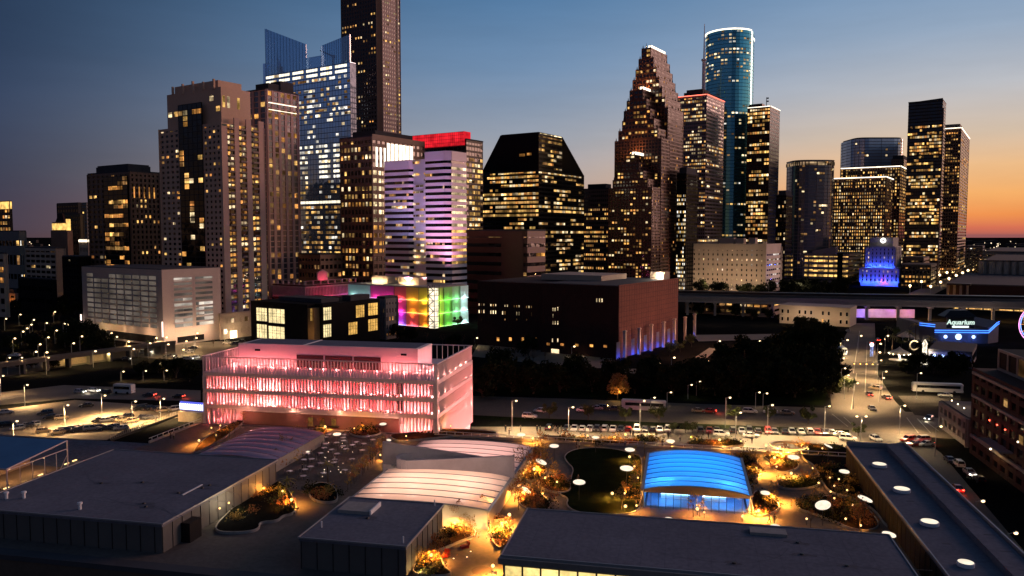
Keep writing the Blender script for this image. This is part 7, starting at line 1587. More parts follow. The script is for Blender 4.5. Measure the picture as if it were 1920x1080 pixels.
# ================================================================ CARS
PAINT = {'white': (.6, .58, .55), 'silver': (.3, .3, .31), 'dark grey': (.05, .05, .055), 'black': (.012, .012, .014), 'red': (.28, .02, .015), 'tan': (.36, .27, .17), 'blue': (.03, .06, .16)}
PM_ = {k: surf('paint_' + k.replace(' ', '_'), v, .28, .1, var=.03, spec=.6) for k, v in PAINT.items()}
M_tyre = surf('tyre_rubber', (.012, .012, .012), .9); M_rim = surf('alloy_rim', (.4, .4, .4), .3, .8); M_hl = surf('headlight_off', (.6, .6, .6), .1, spec=1.0); M_tl = surf('taillight_off', (.25, .01, .01), .2)
CARM = {}
def car_meshes(kind, colr):
    key = (kind, colr)
    if key in CARM: return CARM[key]
    if kind == 'sedan':
        prof = [(-2.3, .32), (-2.34, .62), (-2.25, .92), (-1.55, 1.0), (1.0, .98), (2.05, .84), (2.3, .66), (2.32, .32)]; gl = (-1.75, 1.15, -1.0, .25, .98, 1.46)
    elif kind == 'suv':
        prof = [(-2.3, .4), (-2.36, .8), (-2.3, 1.12), (-1.8, 1.15), (1.1, 1.12), (2.15, 1.0), (2.36, .75), (2.36, .4)]; gl = (-2.25, 1.25, -1.95, .45, 1.12, 1.76)
    else:
        prof = [(-2.0, .32), (-2.05, .7), (-1.98, 1.0), (-1.5, 1.02), (.9, .98), (1.8, .82), (2.02, .64), (2.02, .32)]; gl = (-1.95, 1.1, -1.5, .25, .99, 1.5)
    mb = MB(); n = len(prof); hw = .92
    vs = []
    for y, s in ((-hw, .93), (-hw * .9, 1.0)) if False else ((-hw, 1), (hw, 1)):
        vs += [(x, y * (1 if .5 < z < .9 else .94), z) for x, z in prof]
    mb.add(vs, [tuple(range(n)), tuple(reversed(range(n, 2 * n)))] + [(i, n + i, n + (i + 1) % n, (i + 1) % n) for i in range(n)])
    x0, x1, x2, x3, z0, z1 = gl; yt = .66
    mb.add([(x2, -yt, z1), (x3, -yt, z1), (x3, yt, z1), (x2, yt, z1), (x2 + .1, -yt + .1, z1 + .05), (x3 - .12, -yt + .1, z1 + .05), (x3 - .12, yt - .1, z1 + .05), (x2 + .1, yt - .1, z1 + .05)], [(0, 1, 5, 4), (1, 2, 6, 5), (2, 3, 7, 6), (3, 0, 4, 7), (4, 5, 6, 7)])
    for (xa, xb) in ((x0, x2), (x1, x3), ((x0 + x1) / 2, (x2 + x3) / 2)):
        for s in (-1, 1): mb.cyl((xa, s * .845, z0), (xb, s * (yt + .01), z1), .05, .045, 5)
    body = mb.build('body', PM_[colr]); gb = MB(); yb = .84
    gb.add([(x0, -yb, z0), (x1, -yb, z0), (x1, yb, z0), (x0, yb, z0), (x2, -yt, z1), (x3, -yt, z1), (x3, yt, z1), (x2, yt, z1)], [(0, 1, 5, 4), (1, 2, 6, 5), (2, 3, 7, 6), (3, 0, 4, 7)])
    g_ = gb.build('window_glass', glass('car_glass', (.01, .01, .012), .06, .8, wob=0))
    wb_ = MB(); wb_.cyl((0, -.11, 0), (0, .11, 0), .34, .34, 14); wl = wb_.build('wheel', M_tyre); rb_ = MB(); rb_.cyl((0, -.125, 0), (0, .125, 0), .21, .21, 10); rm_ = rb_.build('rim', M_rim)
    hb = MB(); hb.box((0, 0, 0), (.12, .38, .16)); hl = hb.build('headlight', M_hl)
    out = (body.data, g_.data, wl.data, rm_.data, hl.data, prof)
    for o in (body, g_, wl, rm_, hl): bpy.data.objects.remove(o)
    CARM[key] = out; return out
HLM = {}
def lightmesh(m):
    if m.name not in HLM: hb = MB(); hb.box((0, 0, 0), (.12, .4, .17)); o = hb.build('headlight', m); HLM[m.name] = o.data; bpy.data.objects.remove(o)
    return HLM[m.name]
def car(kind, colr, pos, ang, label, group, front=False, rear=False):
    body, gl, wl, rm_, hl, prof = car_meshes(kind, colr)
    e = thing('parked_car' if not (front or rear) else 'moving_car', label, 'car', (pos.x, pos.y, pos.z), group, rz=ang)
    def ch(nm, me, l, p=e): o = bpy.data.objects.new(nm, me); COL.objects.link(o); o.parent = p; o.location = l; return o
    ch('body', body, (0, 0, 0)); ch('window_glass', gl, (0, 0, 0))
    for sx in (-1.4, 1.4):
        for sy in (-.84, .84): w_ = ch('wheel', wl, (sx, sy, .34)); ch('rim', rm_, (0, 0, 0), w_)
    xf, xr = prof[-2][0] - .02, prof[1][0] + .02; zh = prof[-2][1] + .02
    for sy in (-.62, .62): ch('headlight', lightmesh(L_head if front else M_hl), (xf, sy, zh)); ch('taillight', lightmesh(L_tail if rear else M_tl), (xr, sy, zh + .15))
    if front: lamp(e, (xf + 1.2, 0, .7), (1, .88, .7), 90, .2)
    if rear: lamp(e, (xr - .8, 0, .8), (1, .08, .04), 60, .2)
    return e
AH = math.atan2(HA.y, HA.x); AX = math.atan2(HB.y, HB.x); AT = math.atan2(TA.y, TA.x)
KINDS_ = ['sedan', 'suv', 'hatch']; rc = random.Random(31)
def kindname(k): return {'sedan': 'sedan', 'suv': 'suv', 'hatch': 'hatchback'}[k]
row = [(1030, 'black', 'suv'), (1063, 'black', 'sedan'), (1077, 'silver', 'sedan'), (1092, 'silver', 'hatch'), (1106, 'white', 'sedan'), (1119, 'black', 'hatch'), (1134, 'white', 'suv'), (1149, 'white', 'sedan'), (1164, 'black', 'sedan'), (1178, 'red', 'hatch'), (1194, 'white', 'suv'), (1209, 'black', 'sedan'), (1224, 'dark grey', 'hatch'), (1237, 'white', 'sedan'), (1252, 'silver', 'suv'), (1313, 'dark grey', 'suv'), (1330, 'red', 'sedan'), (1344, 'black', 'sedan'), (1374, 'black', 'suv'), (1391, 'silver', 'sedan'), (1405, 'black', 'suv'), (1421, 'dark grey', 'hatch'), (1440, 'red', 'suv'), (1452, 'dark grey', 'sedan'), (1471, 'black', 'sedan'), (1485, 'silver', 'hatch'), (1502, 'white', 'sedan'), (1518, 'white', 'suv'), (1532, 'red', 'sedan'), (1547, 'black', 'sedan'), (1558, 'silver', 'hatch')]
for i, (x, c_, k) in enumerate(row):
    y = 806 + (x - 1030) / 530 * 8
    car(k, c_, onz(x, y) + V((0, 0, .014)), AH + (math.pi if i % 3 else 0) + rc.uniform(-.03, .03), '%s %s, %s car from the slatted hall in the kerb row%s' % (c_, kindname(k), nth(i), ', brake lights aglow' if x == 1194 else ''), 'cars parked in the kerb row', rear=(x == 1194))
for (x, y, c_, k, a, lb_) in ((1352, 818, 'white', 'suv', AX, 'white suv lying across the lane before the kerb row'), (1408, 820, 'white', 'sedan', AX, 'white sedan across the lane near the red suv of the kerb row'), (1578, 818, 'white', 'sedan', AX + .2, 'white sedan at the boulevard end of the kerb row lane'), (1590, 826, 'white', 'suv', AX - .15, 'white suv at the corner of the street wing')):
    car(k, c_, onz(x, y) + V((0, 0, .014)), a, lb_, 'white cars before the kerb row')
street = [(1310, 773, 'tan', 'sedan', 0, 0), (1329, 774, 'red', 'sedan', 0, 1), (1406, 775, 'white', 'suv', 0, 0), (1445, 775, 'white', 'sedan', 0, 0), (1476, 777, 'tan', 'sedan', 0, 0), (1118, 768, 'silver', 'sedan', 0, 0), (1134, 768, 'black', 'suv', 0, 0), (1151, 769, 'dark grey', 'sedan', 0, 0), (1094, 772, 'white', 'sedan', 0, 0), (1012, 773, 'white', 'hatch', 0, 0), (993, 784, 'white', 'suv', 0, 0)]
street.sort()
for i, (x, y, c_, k, f_, r_) in enumerate(street): car(k, c_, onz(x, y) + V((0, 0, .01)), AX + (math.pi if i % 2 else 0), '%s %s, %s car from the slatted hall across the cross street' % (c_, kindname(k), nth(i)), 'cars on the cross street', front=bool(f_), rear=bool(r_))
bl = [(1635, 769, 'dark grey', 'sedan', math.pi, 0, 1, 'dark sedan alone on the boulevard before the crossing'), (1630, 742, 'black', 'sedan', 0, 0, 1, 'black sedan braking on the boulevard, foremost of two'), (1641, 731, 'tan', 'suv', .9, 0, 0, 'tan suv turning off the boulevard'), (1662, 748, 'dark grey', 'sedan', .2, 0, 1, 'grey sedan braking on the slip beside the boulevard'), (1642, 826, 'white', 'hatch', math.pi * 1.1, 0, 0, 'white hatchback waiting at the corner of the street wing'), (1703, 828, 'red', 'suv', 2.2, 0, 1, 'red suv with glowing brake lights queuing at the crossing'), (1714, 836, 'red', 'sedan', 2.2, 0, 1, 'red sedan with glowing brake lights queuing at the crossing'), (1736, 836, 'white', 'sedan', 2.0, 0, 1, 'white sedan with one tail light aglow at the back of the queue'), (1728, 828, 'silver', 'suv', 2.0, 0, 0, 'silver suv in the queue beside the white sedan'), (1742, 787, 'black', 'sedan', 2.6, 1, 0, 'black sedan with headlights on before the pale annex'), (1797, 874, 'white', 'suv', 0, 0, 0, 'white suv parked beside the tall brick building'), (1780, 866, 'dark grey', 'sedan', 0, 0, 0, 'grey sedan parked just beyond the white suv at the brick building'), (1818, 890, 'silver', 'sedan', math.pi, 1, 0, 'silver sedan with headlights on at the brick building'), (1836, 903, 'black', 'hatch', 0, 0, 0, 'black hatchback last in line at the brick building'), (1794, 920, 'red', 'sedan', 0, 0, 1, 'red sedan driving off past the street wing with tail lights on'), (1633, 645, 'red', 'sedan', 0, 0, 1, 'red sedan far up the boulevard'), (1646, 640, 'dark grey', 'suv', 0, 0, 1, 'dark suv braking at the far crossing'), (1575, 640, 'white', 'sedan', 1.2, 1, 0, 'white sedan with headlights on at the far crossing'), (1590, 622, 'silver', 'sedan', 0, 1, 0, 'silver sedan coming from under the freeway'), (1772, 744, 'white', 'sedan', 1.4, 0, 0, 'white sedan parked in front of the long coach')]
for (x, y, c_, k, da, f_, r_, lb_) in bl: car(k, c_, onz(x, y) + V((0, 0, .012)), AH + da, lb_, None, bool(f_), bool(r_))
lot = [(10, 776, 'silver'), (85, 778, 'dark grey'), (94, 785, 'black'), (115, 786, 'tan'), (15, 800, 'black'), (33, 806, 'silver'), (50, 801, 'dark grey'), (62, 799, 'silver'), (82, 811, 'tan'), (108, 814, 'tan'), (124, 811, 'dark grey'), (136, 807, 'black'), (147, 809, 'dark grey'), (157, 806, 'black'), (172, 807, 'silver'), (187, 804, 'black'), (200, 806, 'dark grey'), (214, 804, 'black'), (227, 806, 'silver'), (187, 791, 'black'), (200, 791, 'silver'), (213, 788, 'dark grey'), (231, 790, 'tan'), (246, 792, 'tan'), (238, 784, 'black'), (267, 786, 'black'), (281, 786, 'dark grey'), (260, 769, 'black'), (273, 767, 'dark grey'), (284, 768, 'black'), (297, 769, 'dark grey'), (307, 773, 'tan'), (325, 771, 'white'), (162, 763, 'black')]
lot.sort()
for i, (x, y, c_) in enumerate(lot): k = 'suv' if c_ == 'white' else rc.choice(KINDS_); car(k, c_, onz(x, y) + V((0, 0, .01)), AX + .75 + rc.choice([0, math.pi]) + rc.uniform(-.1, .1), '%s %s, %s car from the frame edge in the open car park' % (c_, kindname(k), nth(i)), 'cars in the open car park')
wr = [(150, 737, 'silver', 1, 0), (176, 735, 'white', 1, 0), (196, 739, 'black', 0, 0), (280, 743, 'dark grey', 0, 1), (335, 746, 'black', 0, 1), (226, 661, 'silver', 1, 0), (245, 654, 'silver', 0, 0), (272, 663, 'silver', 1, 0), (290, 662, 'white', 1, 0), (237, 675, 'black', 1, 0), (317, 670, 'black', 1, 0), (355, 662, 'white', 0, 0), (362, 654, 'dark grey', 0, 0), (352, 675, 'silver', 1, 0), (365, 673, 'silver', 0, 0), (425, 645, 'white', 0, 0), (440, 647, 'dark grey', 0, 0), (452, 642, 'black', 0, 0), (28, 690, 'white', 0, 0)]
wr.sort()
for i, (x, y, c_, f_, r_) in enumerate(wr): k = rc.choice(KINDS_); car(k, c_, onz(x, y) + V((0, 0, .012)) + (V((0, 0, 5.05)) if 20 < x < 215 and y < 700 else V((0, 0, 0))), AX + (0 if f_ else math.pi) + (.3 if y < 700 else 0), '%s %s, %s car from the frame edge on the roads below the parking garage' % (c_, kindname(k), nth(i)), 'cars on the roads below the parking garage', bool(f_), bool(r_))
# coaches
def coach(px, py, L_, ang, label, white=True):
    p = onz(px, py); e = thing('coach', label, 'bus', (p.x, p.y, .01), None, rz=ang)
    mb = MB(); P = [(-L_ / 2, -1.2), (L_ / 2 - .2, -1.2), (L_ / 2, -.9), (L_ / 2, .9), (L_ / 2 - .2, 1.2), (-L_ / 2, 1.2)]; mb.prism(P, .4, 3.3); mb.prism([(x * .97, y * .9) for x, y in P], 3.301, 3.55); mb.build('body', PM_['white' if white else 'silver'], e)
    mb = MB(); mb.box((0.2, 0, 2.3), (L_ * .86, 2.44, 1.05)); mb.box((L_ / 2 - .3, 0, 2.1), (.66, 2.1, 1.6)); mb.build('window_glass', glass('car_glass', (.01, .01, .012), .06, .8), e)
    for sx in (-L_ * .3, L_ * .32):
        for sy in (-1.12, 1.12): wb_ = MB(); wb_.cyl((sx, sy - .15, .5), (sx, sy + .15, .5), .5, .5, 14); wb_.build('wheel', M_tyre, e)
    for sy in (-.9, .9): mb = MB(); mb.box((L_ / 2 + .01, sy, .8), (.1, .4, .2)); mb.build('headlight', M_hl, e); mb = MB(); mb.box((-L_ / 2 - .01, sy, 1.0), (.1, .3, .3)); mb.build('taillight', M_tl, e)
    return e
coach(1207, 770, 14.5, AX, 'long white coach parked along the far side of the cross street'); coach(1757, 736, 17, AX, 'longest white coach in the coach park near the neon restaurant'); coach(233, 738, 7.5, AX + math.pi, 'short white shuttle bus on the dim road beside the car park'); coach(1580, 664, 9, AH + math.pi, 'white truck with lit front coming down the boulevard')
lamp(None, tuple(onz(1580, 664) + V((0, -7, 1.5))), (1, .9, .7), 300, .3)

# ================================================================ STREET LAMPS AND SIGNALS
SODA = (1, .62, .28)
def pole_lamp(px, py, h, w_, label, group='street lamps', col=SODA, double=False, lens=None):
    p = onz(px, py, h); e = thing('street_lamp', label, 'street lamp', (p.x, p.y, 0), group)
    mb = MB(); mb.cyl((0, 0, 0), (0, 0, h), .12, .07, 7); 
    for s in ((-1, 1) if double else (1,)): mb.cyl((0, 0, h - .1), (s * 1.1, -.1, h + .25), .05, .05, 5)
    mb.build('pole', M_pole, e)
    for s in ((-1, 1) if double else (1,)):
        mb = MB(); mb.box((s * 1.25, -.1, h + .28), (.75, .32, .12)); hd = mb.build('lamp_head', M_pole, e); mb = MB(); mb.ball((s * 1.25, -.1, h + .1), .36 if p.y < 330 else .5, 6, sz=.7); mb.build('lens', lens or L_street, hd)  # lens enlarged to take in the glare round the lamp
    if w_: lamp(e, (1.25, -.1, h - .25), col, w_ * (4.2 if group == 'boulevard lamps' else 2.6), .25, 'SPOT', 155, (0, 0, -1))
    return e
west_l = [(205, 625, 700), (237, 641, 1500), (174, 659, 900), (83, 661, 600), (86, 671, 700), (36, 671, 800), (13, 671, 300), (63, 660, 300), (289, 634, 1500), (311, 646, 1500), (366, 625, 1500), (364, 634, 900), (421, 622, 1200), (84, 606, 600), (124, 609, 600), (140, 610, 300), (121, 626, 500), (47, 616, 600), (296, 682, 250), (268, 696, 250), (307, 695, 250), (226, 697, 250), (12, 560, 900), (35, 590, 700), (60, 600, 300), (100, 585, 500), (190, 742, 5200), (247, 753, 2600), (24, 790, 4600), (120, 760, 5200), (300, 748, 3600), (345, 640, 3000), (45, 722, 2400)] + [(8 + k * 15.7, 598 + (k * 37 % 50), 320) for k in range(10)] + [(215 + k * 31, 632 + (k * 23 % 34), 500) for k in range(5)] + [(0, 705, 900)]
west_l.sort()
for i, (x, y, w_) in enumerate(west_l): pole_lamp(x, y, 7 if w_ > 260 else 4, w_ * 1.5, '%s pole lamp from the frame edge among the roads below the parking garage' % nth(i))
mid_l = [(1017, 638, 500), (1072, 650, 500), (1232, 681, 700), (1259, 671, 300), (1296, 687, 700), (890, 634, 500), (926, 679, 250), (1382, 681, 500), (1443, 687, 200), (1322, 677, 600), (1290, 722, 40), (1306, 716, 40), (1251, 736, 40), (1220, 746, 40), (1417, 736, 60), (1431, 738, 60), (955, 690, 40), (1420, 640, 900), (1345, 640, 700)]
mid_l.sort()
for i, (x, y, w_) in enumerate(mid_l): pole_lamp(x, y, 5, w_, '%s park lamp from the slatted hall in the dark riverside park' % nth(i), 'park lamps', (1, .74, .42))
bou = [(1584, 638), (1570, 644), (1566, 658), (1561, 676), (1578, 691), (1576, 672), (1584, 704), (1601, 719), (1646, 645), (1644, 661), (1646, 676), (1655, 697), (1547, 762), (1688, 761), (1650, 709), (1610, 630), (1660, 630)]
bou.sort()
for i, (x, y) in enumerate(bou): pole_lamp(x, y, 8.5, 3000 if i % 2 == 0 else 1600, '%s boulevard lamp counted across from the park side to the restaurant side' % nth(i), 'boulevard lamps', (1, .66, .32))
crs = [(960, 752, 0), (1066, 764, 0), (1361, 746, 0), (1380, 774, 0), (1615, 781, 1), (1440, 760, 0), (1200, 752, 0), (1720, 700, 0)]
crs.sort()
for i, (x, y, d_) in enumerate(crs): pole_lamp(x, y, 9, 4200, '%s tall pole lamp from the slatted hall along the cross street' % nth(i), 'cross street lamps', (1, .7, .36), bool(d_))
for (x, y, w_, lb_) in ((1755, 800, 90, 'pole lamp at the mouth of the street below the brick building'), (1830, 940, 70, 'pole lamp halfway along the street below the brick building'), (1890, 1000, 500, 'pole lamp close to the frame corner in the brick building street')): pole_lamp(x, y, 8, w_, lb_, 'street lamps', (1, .75, .45))
# lamps of the avenue running to the horizon
for sd, nm in ((-1, 'near'), (1, 'far')):
    for k in range(15):
        q = AV0.lerp(AV1, k / 14.0); d = (AV1 - AV0).normalized(); n_ = V((d.y, -d.x, 0)); q = q + n_ * (sd * 9)
        e = thing('street_lamp', '%s lamp on the %s kerb of the avenue of lights, starting at the freeway' % (nth(k), nm), 'street lamp', (q.x, q.y, 0), 'avenue lamps'); mb = MB(); mb.cyl((0, 0, 0), (0, 0, 8), .2, .15, 6); mb.build('pole', M_pole, e); mb = MB(); mb.ball((0, 0, 8.2), 1.2 + k * .08, 6); mb.build('lens', glow('avenue_bulb', (1, .7, .36), 5), e)  # lens oversized: the lamp's glare is put into its shape
        if k % 2 == 0: lamp(e, (0, 0, 6.5), (1, .6, .22), 5200, .4)
# signal arm across the boulevard
p = onz(1645, 712); e = thing('traffic_signal', 'mast arm with four amber lit signal heads across the boulevard', 'traffic signal', (p.x, p.y, 0)); mb = MB(); mb.cyl((0, 0, 0), (0, 0, 6.6), .14, .1, 7); mb.cyl((0, 0, 6.3), tuple(HB * -9.5 + V((0, 0, 6.6))), .08, .05, 6); mb.build('mast_arm', M_steel, e)
for k in range(4): q = HB * -(2 + 2.3 * k); mb = MB(); mb.box((q.x, q.y, 6.2), (.36, .3, 1.05)); h_ = mb.build('signal_head', M_dkmul, e); mb = MB(); mb.ball((q.x, q.y - .2, 6.2), .22, 6); mb.build('signal_lens', glow('amber_signal', (1, .5, .12), 7), h_)
# lit things by the restaurant
p = onz(1733, 683); e = thing('light_column', 'tall glaring white column of lights in the palms by the neon restaurant', 'light column', tuple(p)); mb = MB(); mb.lathe([(1.3, 0), (1.3, .8), (1.0, .9), (.95, 9), (1.2, 9.1), (.4, 11), (.02, 11.3)], (0, 0, 0), 14); mb.build('shaft', glow('column_white', (1, .88, .68), 1.2, .5, .8), e); lamp(e, (0, -3, 6), (1, .8, .55), 900, .5)
p = onz(1714, 660); e = thing('lit_dome', 'round ring shaped golden lit ride next to the white column of lights', 'fairground ride', tuple(p)); mb = MB(); 
for k in range(20): f_ = lambda a: (2.2 * math.cos(a), 0, 3.4 + 2.2 * math.sin(a)); mb.cyl(f_(2 * math.pi * k / 20), f_(2 * math.pi * (k + 1) / 20), .3, .3, 6)
mb.build('ring', glow('ride_gold', (1, .72, .36), 1.2, .6, .8), e); mb = MB(); mb.cyl((0, 0.4, 0), (0, .4, 3.4), .3, .25, 6); mb.cyl((0, .4, 3.4), (0, .2, 3.4), 1.4, 1.4, 12); mb.build('stand', M_steel, e)
p = onz(1686, 676); e = thing('carousel', 'round canopied carousel glowing white from beneath near the boulevard', 'carousel', tuple(p)); mb = MB(); mb.lathe([(4.6, 3.2), (4.4, 3.9), (1.5, 5.2), (.3, 6.2), (.02, 6.6)], (0, 0, 0), 20); mb.build('canopy', surf('canopy_cream', (.5, .4, .3), .7), e); mb = MB(); mb.lathe([(4.4, .2), (4.4, .5), (.02, .5)], (0, 0, 0), 20); mb.build('platform', M_conc, e); mb = MB(); mb.cyl((0, 0, .5), (0, 0, 4), .5, .5, 10); mb.build('centre_pole', M_white, e); mb = MB()
for k in range(12): mb.ball((4.5 * math.cos(k * .524), 4.5 * math.sin(k * .524), 3.3), .3, 5)
mb.build('rim_bulb', L_white, e); lamp(e, (0, -2, 2.6), (1, .85, .6), 700, .4)
p = onz(1698, 640); e = thing('stall_tent', 'pointed cream tent roof lit from inside beyond the carousel', 'tent', tuple(p)); mb = MB(); mb.prism([(-3.4, -3.4), (3.4, -3.4), (3.4, 3.4), (-3.4, 3.4)], 2.6, 5.6, inset=[(-.1, -.1), (.1, -.1), (.1, .1), (-.1, .1)]); mb.build('roof_fabric', membrane('tent_cream', (.8, .65, .5), .5), e); mb = MB()
for sx in (-3.2, 3.2):
    for sy in (-3.2, 3.2): mb.cyl((sx, sy, 0), (sx, sy, 2.6), .08, .08, 5)
mb.build('leg', M_white, e); lamp(e, (0, 0, 2.2), (1, .7, .4), 900, .3)
p = onz(1634, 669); e = thing('totem_sign', 'slim blue and white lit totem on the kerb of the boulevard', 'sign', tuple(p)); mb = MB(); mb.box((0, 0, 2.4), (1.3, .4, 4.8)); mb.build('panel', glow('totem_blue', (.45, .5, 1), 2.4, .6, 1.0), e); mb = MB(); mb.ball((0, 0, 5.8), .9, 8); mb.build('globe', glow('totem_globe', (.85, .85, 1), 4), e); mb = MB(); mb.box((0, 0, .1), (1.8, .9, .2)); mb.build('base', M_conc, e)
for (x, y, c_) in ((1752, 672, (.25, .4, 1)), (1768, 669, (.2, .35, 1)), (1797, 671, (.35, .6, 1))):
    pass
aqw = block('boundary_wall', 'long low dark wall carrying three round blue lamps before the neon restaurant', 'wall', 1822, 664, 1742, 1830, 345, 1, 5, 1, M_aq, G_dark, .5, .2, .1, .1, 0, 0, None, plant=False, finish=False)
for x in (1752, 1768, 1797):
    s_ = reach(aqw.poly[3], aqw.B, x, 672); q = aqw.poly[3] + aqw.B * s_ - aqw.A * .2 + V((0, 0, aqw.zt - 1.6)); aqw.part('round_lamp', glow('blue_round', (.35, .5, 1), 4)).cyl(tuple(q), tuple(q - aqw.A * .2), .8 if x > 1790 else .55, .8 if x > 1790 else .55, 12); lamp(aqw.e, tuple(q - aqw.A * 1.6), (.1, .2, 1), 120, .2)
aqw.done()

# ================================================================ TERRACE TABLES AND CHAIRS
M_tbl = surf('table_white', (.3, .26, .27), .5); M_chr = surf('chair_dark', (.1, .09, .1), .6)
tb = thing('terrace_table', None, 'table', (0, 0, -50)); 
mb = MB(); mb.lathe([(.02, .7), (.62, .7), (.64, .72), (.62, .745), (.02, .75)], (0, 0, 0), 18); mb.build('top', M_tbl, tb); mb = MB(); mb.cyl((0, 0, .05), (0, 0, .7), .05, .05, 7); mb.build('stem', M_steel, tb); mb = MB(); mb.lathe([(.34, 0), (.34, .04), (.05, .07)], (0, 0, 0), 12); mb.build('base', M_steel, tb)
cb = MB(); cb.box((0, 0, .45), (.44, .44, .05)); cb.box((0, .21, .72), (.44, .04, .5))
for sx in (-.19, .19):
    for sy in (-.19, .19): cb.cyl((sx, sy, 0), (sx, sy, .45), .022, .022, 5)
ch0 = cb.build('terrace_chair', M_chr)
tpos = Z1([(1155, 270), (1130, 293), (1285, 272), (1275, 298), (1280, 323), (1085, 320), (1070, 345), (1130, 350), (1115, 385), (1220, 340), (1275, 370), (1300, 395), (1355, 360), (1390, 335), (1450, 350), (1490, 288), (1525, 315), (1435, 405), (1085, 430), (975, 435), (1225, 435), (945, 485), (1205, 485), (1085, 515), (1000, 545), (955, 570), (1200, 510), (825, 585), (1290, 575), (1110, 600), (940, 625), (1350, 480), (1180, 400), (1010, 480)])
tpos.sort(key=lambda t: t[1]); first = True; k = 0
for i, (x, y) in enumerate(tpos):
    p = onz(x, y, ZD); t = tb if first else copy_tree(tb); t.location = p; tag(t, '%s round white table from the slatted hall on the dusky terrace' % nth(i), 'table', 'round tables of the terrace')
    for j in range(3):
        a = rc.uniform(0, 2) + j * 2.1; c = ch0 if first else ch0.copy(); 
        if not first: COL.objects.link(c)
        c.location = p + V((.85 * math.sin(a), .85 * math.cos(a), 0)); c.rotation_euler.z = -a; tag(c, 'dark chair drawn up to one of the round white terrace tables', 'chair', 'dark chairs round the terrace tables'); first = False
    if i % 4 == 0: lamp(t, (.1, 0, 1.0), (1, .8, .7), 3, .05)
# ================================================================ PEOPLE
def person_mesh(pose, seed):
    v = []; e = []; rad = []
    def add(p, r, parent=None): v.append(p); rad.append(r); 
    def bone(i, p, r): v.append(p); rad.append(r); e.append((i, len(v) - 1)); return len(v) - 1
    v.append((0, 0, .95)); rad.append((.15, .12))
    sp1 = bone(0, (0, .01, 1.15), (.14, .1)); sp2 = bone(sp1, (0, 0, 1.38), (.17, .11)); nk = bone(sp2, (0, .01, 1.5), (.06, .06)); hd = bone(nk, (0, -.02, 1.6), (.09, .1)); tp = bone(hd, (0, -.01, 1.72), (.075, .09))
    st = .26 if pose == 'walk' else .04
    for s in (-1, 1):
        f_ = st * s
        hip = bone(0, (.1 * s, 0, .88), (.1, .1)); kn = bone(hip, (.11 * s, -f_ * .55 - .03, .49), (.065, .07)); an = bone(kn, (.11 * s, -f_ + (.08 if f_ < 0 else 0), .09), (.042, .045)); bone(an, (.12 * s, -f_ - .16, .04), (.04, .03))
        sh = bone(sp2, (.2 * s, 0, 1.4), (.06, .06)); el = bone(sh, (.26 * s, f_ * .5 + .03, 1.12), (.045, .045)); wr_ = bone(el, (.24 * s, f_ * .9 - (.16 if pose != 'walk' else .04), .9 if pose != 'hold' else 1.08), (.032, .032)); hn = bone(wr_, (.23 * s, f_ * .95 - (.2 if pose != 'walk' else .07), .8 if pose != 'hold' else 1.08), (.03, .018))
    me = bpy.data.meshes.new('person'); me.from_pydata(v, e, []); o = bpy.data.objects.new('person_tmp', me); COL.objects.link(o)
    md = o.modifiers.new('skin', 'SKIN'); sv = me.skin_vertices[0].data
    for i, r in enumerate(rad): sv[i].radius = r
    sv[0].use_root = True; o.modifiers.new('sub', 'SUBSURF').levels = 1
    dg = bpy.context.evaluated_depsgraph_get(); m2 = bpy.data.meshes.new_from_object(o.evaluated_get(dg)); bpy.data.objects.remove(o)
    r = random.Random(seed); m2.materials.clear()
    top = r.choice([(.02, .02, .025), (.06, .05, .05), (.12, .03, .03), (.03, .04, .08), (.3, .28, .26)]); leg = r.choice([(.015, .015, .02), (.03, .035, .06), (.05, .045, .04)])
    for m in (surf('skin', (.42, .24, .17), .6), surf('jacket_%d' % seed, top, .85), surf('trousers_%d' % seed, leg, .85), surf('shoes', (.01, .01, .01), .6)): m2.materials.append(m)
    for p in m2.polygons:
        c = p.center; p.use_smooth = True; p.material_index = 0 if c.z > 1.47 or (abs(c.x) > .17 and c.z < .9 and c.z > .74) else 1 if c.z > .92 else 3 if c.z < .1 else 2
    hm = MB(); hm.ball((0, .015, 1.685), .108, 8, sz=.95); hr = hm.build('hair', surf('dark_hair', (.02, .014, .01), .8)); hme = hr.data; bpy.data.objects.remove(hr)
    return m2, hme
PME = [person_mesh('walk', 1), person_mesh('stand', 2), person_mesh('hold', 3), person_mesh('walk', 5), person_mesh('stand', 6)]
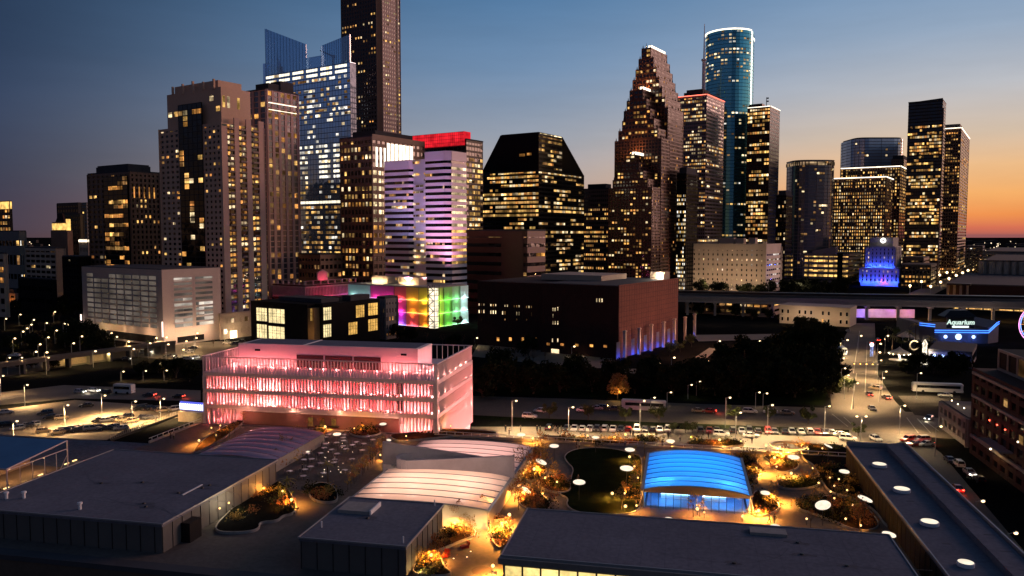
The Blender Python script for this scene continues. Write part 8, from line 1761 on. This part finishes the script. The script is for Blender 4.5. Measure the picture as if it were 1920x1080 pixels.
ppl = [(917, 996, 0, 'person in dark clothes walking alone up the amber lit path'), (1442, 981, 3, 'person walking before the long roof hall, first of a pair'), (1452, 983, 0, 'person in dark trousers walking just behind, second of a pair'), (948, 810, 1, 'person leaning by the far rail closest to the slatted hall'), (955, 817, 2, 'person stepping away from the rail near the slatted hall'), (976, 810, 4, 'person alone at the far rail above the white car'), (1007, 810, 1, 'person at the far rail, one of two standing close'), (1013, 811, 2, 'person beside the other at the far rail, arms raised'), (1041, 811, 4, 'person at the edge of the huddle by the far rail'), (1046, 811, 1, 'person in the middle of the huddle by the far rail'), (1052, 811, 2, 'person at the inner side of the huddle by the far rail'), (1106, 812, 0, 'person walking along the rail over the kerb row'), (1127, 814, 3, 'person strolling along the rail past the middle of the kerb row'), (1182, 818, 1, 'person standing by the rail near the brake lit car'), (1187, 819, 2, 'person holding something by the rail near the brake lit car'), (1203, 820, 4, 'person just past the brake lit car at the rail'), (1253, 822, 0, 'person walking behind the blue pavilion'), (1275, 828, 3, 'person crossing the path behind the blue pavilion'), (1242, 838, 1, 'person close to the back wall of the blue pavilion'), (1081, 841, 1, 'person of a couple at the back of the dark lawn'), (1086, 842, 4, 'other person of a couple at the back of the dark lawn'), (1410, 832, 2, 'person by the bench at the bright winding path'), (1328, 822, 0, 'person walking along the rail behind the blue pavilion'), (320, 823, 1, 'person at the railing above the sunken yard'), (326, 824, 4, 'second person at the railing above the sunken yard'), (1172, 838, 3, 'person walking past the disc shade behind the lawn'), (567, 885, 1, 'person standing among the terrace tables'), (628, 870, 4, 'person by the dark chairs in the middle of the terrace'), (1443, 868, 1, 'person pausing on the bright winding path'), (1084, 906, 2, 'person silhouetted against the disc shade on the lawn')]
for (x, y, k, lb_) in ppl:
    p = onz(x, y, ZD + (.16 if 'lawn' in lb_ else 0)); o = bpy.data.objects.new('person', PME[k][0]); COL.objects.link(o); o.location = p; o.rotation_euler.z = rc.uniform(0, 6.28) if k not in (0,) else AH + 1.2; tag(o, lb_, 'person'); h_ = bpy.data.objects.new('hair', PME[k][1]); COL.objects.link(h_); h_.parent = o
# bench ring and loose red seats on the amber path
p = onz(1478, 838, ZD); e = thing('ring_bench', 'large round bench with a glowing rim at the far end of the winding path', 'bench', tuple(p)); mb = MB(); mb.lathe([(3.2, 0), (3.2, .42), (3.9, .42), (3.9, 0)], (0, 0, 0), 28); mb.build('seat', M_conc, e); mb = MB(); mb.lathe([(3.92, .3), (3.98, .34), (3.92, .38)], (0, 0, 0), 28); mb.build('light_strip', glow('strip_amber', (1, .7, .3), 5), e); lamp(e, (0, -5, 1.2), AMB, 700, .2); lamp(e, (3, 0, 1.4), AMB, 500, .2)
for (x, y, a, lb_) in ((871, 1027, .4, 'dark red folded lounge seat on the amber path'), (836, 1043, 1.3, 'bright red cube seat at the edge of the amber path')):
    p = onz(x, y, ZD); e = thing('lounge_seat', lb_, 'seat', tuple(p), None, rz=a); mb = MB(); mb.prism([(-.6, -.4), (.6, -.4), (.6, .4), (-.6, .4)], 0, [.3, .45, .45, .3]); mb.build('seat', surf('red_shell', (.4, .03, .02), .5), e); mb = MB(); mb.prism([(.5, -.4), (.75, -.4), (.75, .4), (.5, .4)], .44, [.9, .9, .9, .9]); mb.build('backrest', surf('red_shell', (.4, .03, .02), .5), e)
for i, (x, y) in enumerate(Z2([(790, 900), (765, 938), (830, 962), (920, 952), (945, 915), (1095, 1060)])):
    p = onz(x, y, ZD + .02); mb = MB(); mb.lathe([(.09, 0), (.09, .03), (.02, .045)], (0, 0, 0), 8); o = mb.build('path_light', L_white); o.location = p; tag(o, '%s tiny white light set into the amber path, from the small roof hall outward' % nth(i), 'path light', 'tiny path lights')
sd = random.Random(77)
for i in range(46):
    x, y = Z1([(sd.uniform(1090, 1420), sd.uniform(290, 620))])[0]; p = onz(x, y, ZD + .72); 
    if i < 22: mb = MB(); mb.ball((0, 0, .1), .045, 5); o = mb.build('candle_lamp', L_white); o.location = p; tag(o, 'tiny white candle lamp glimmering on the terrace tables', 'candle lamp', 'candle lamps of the terrace')
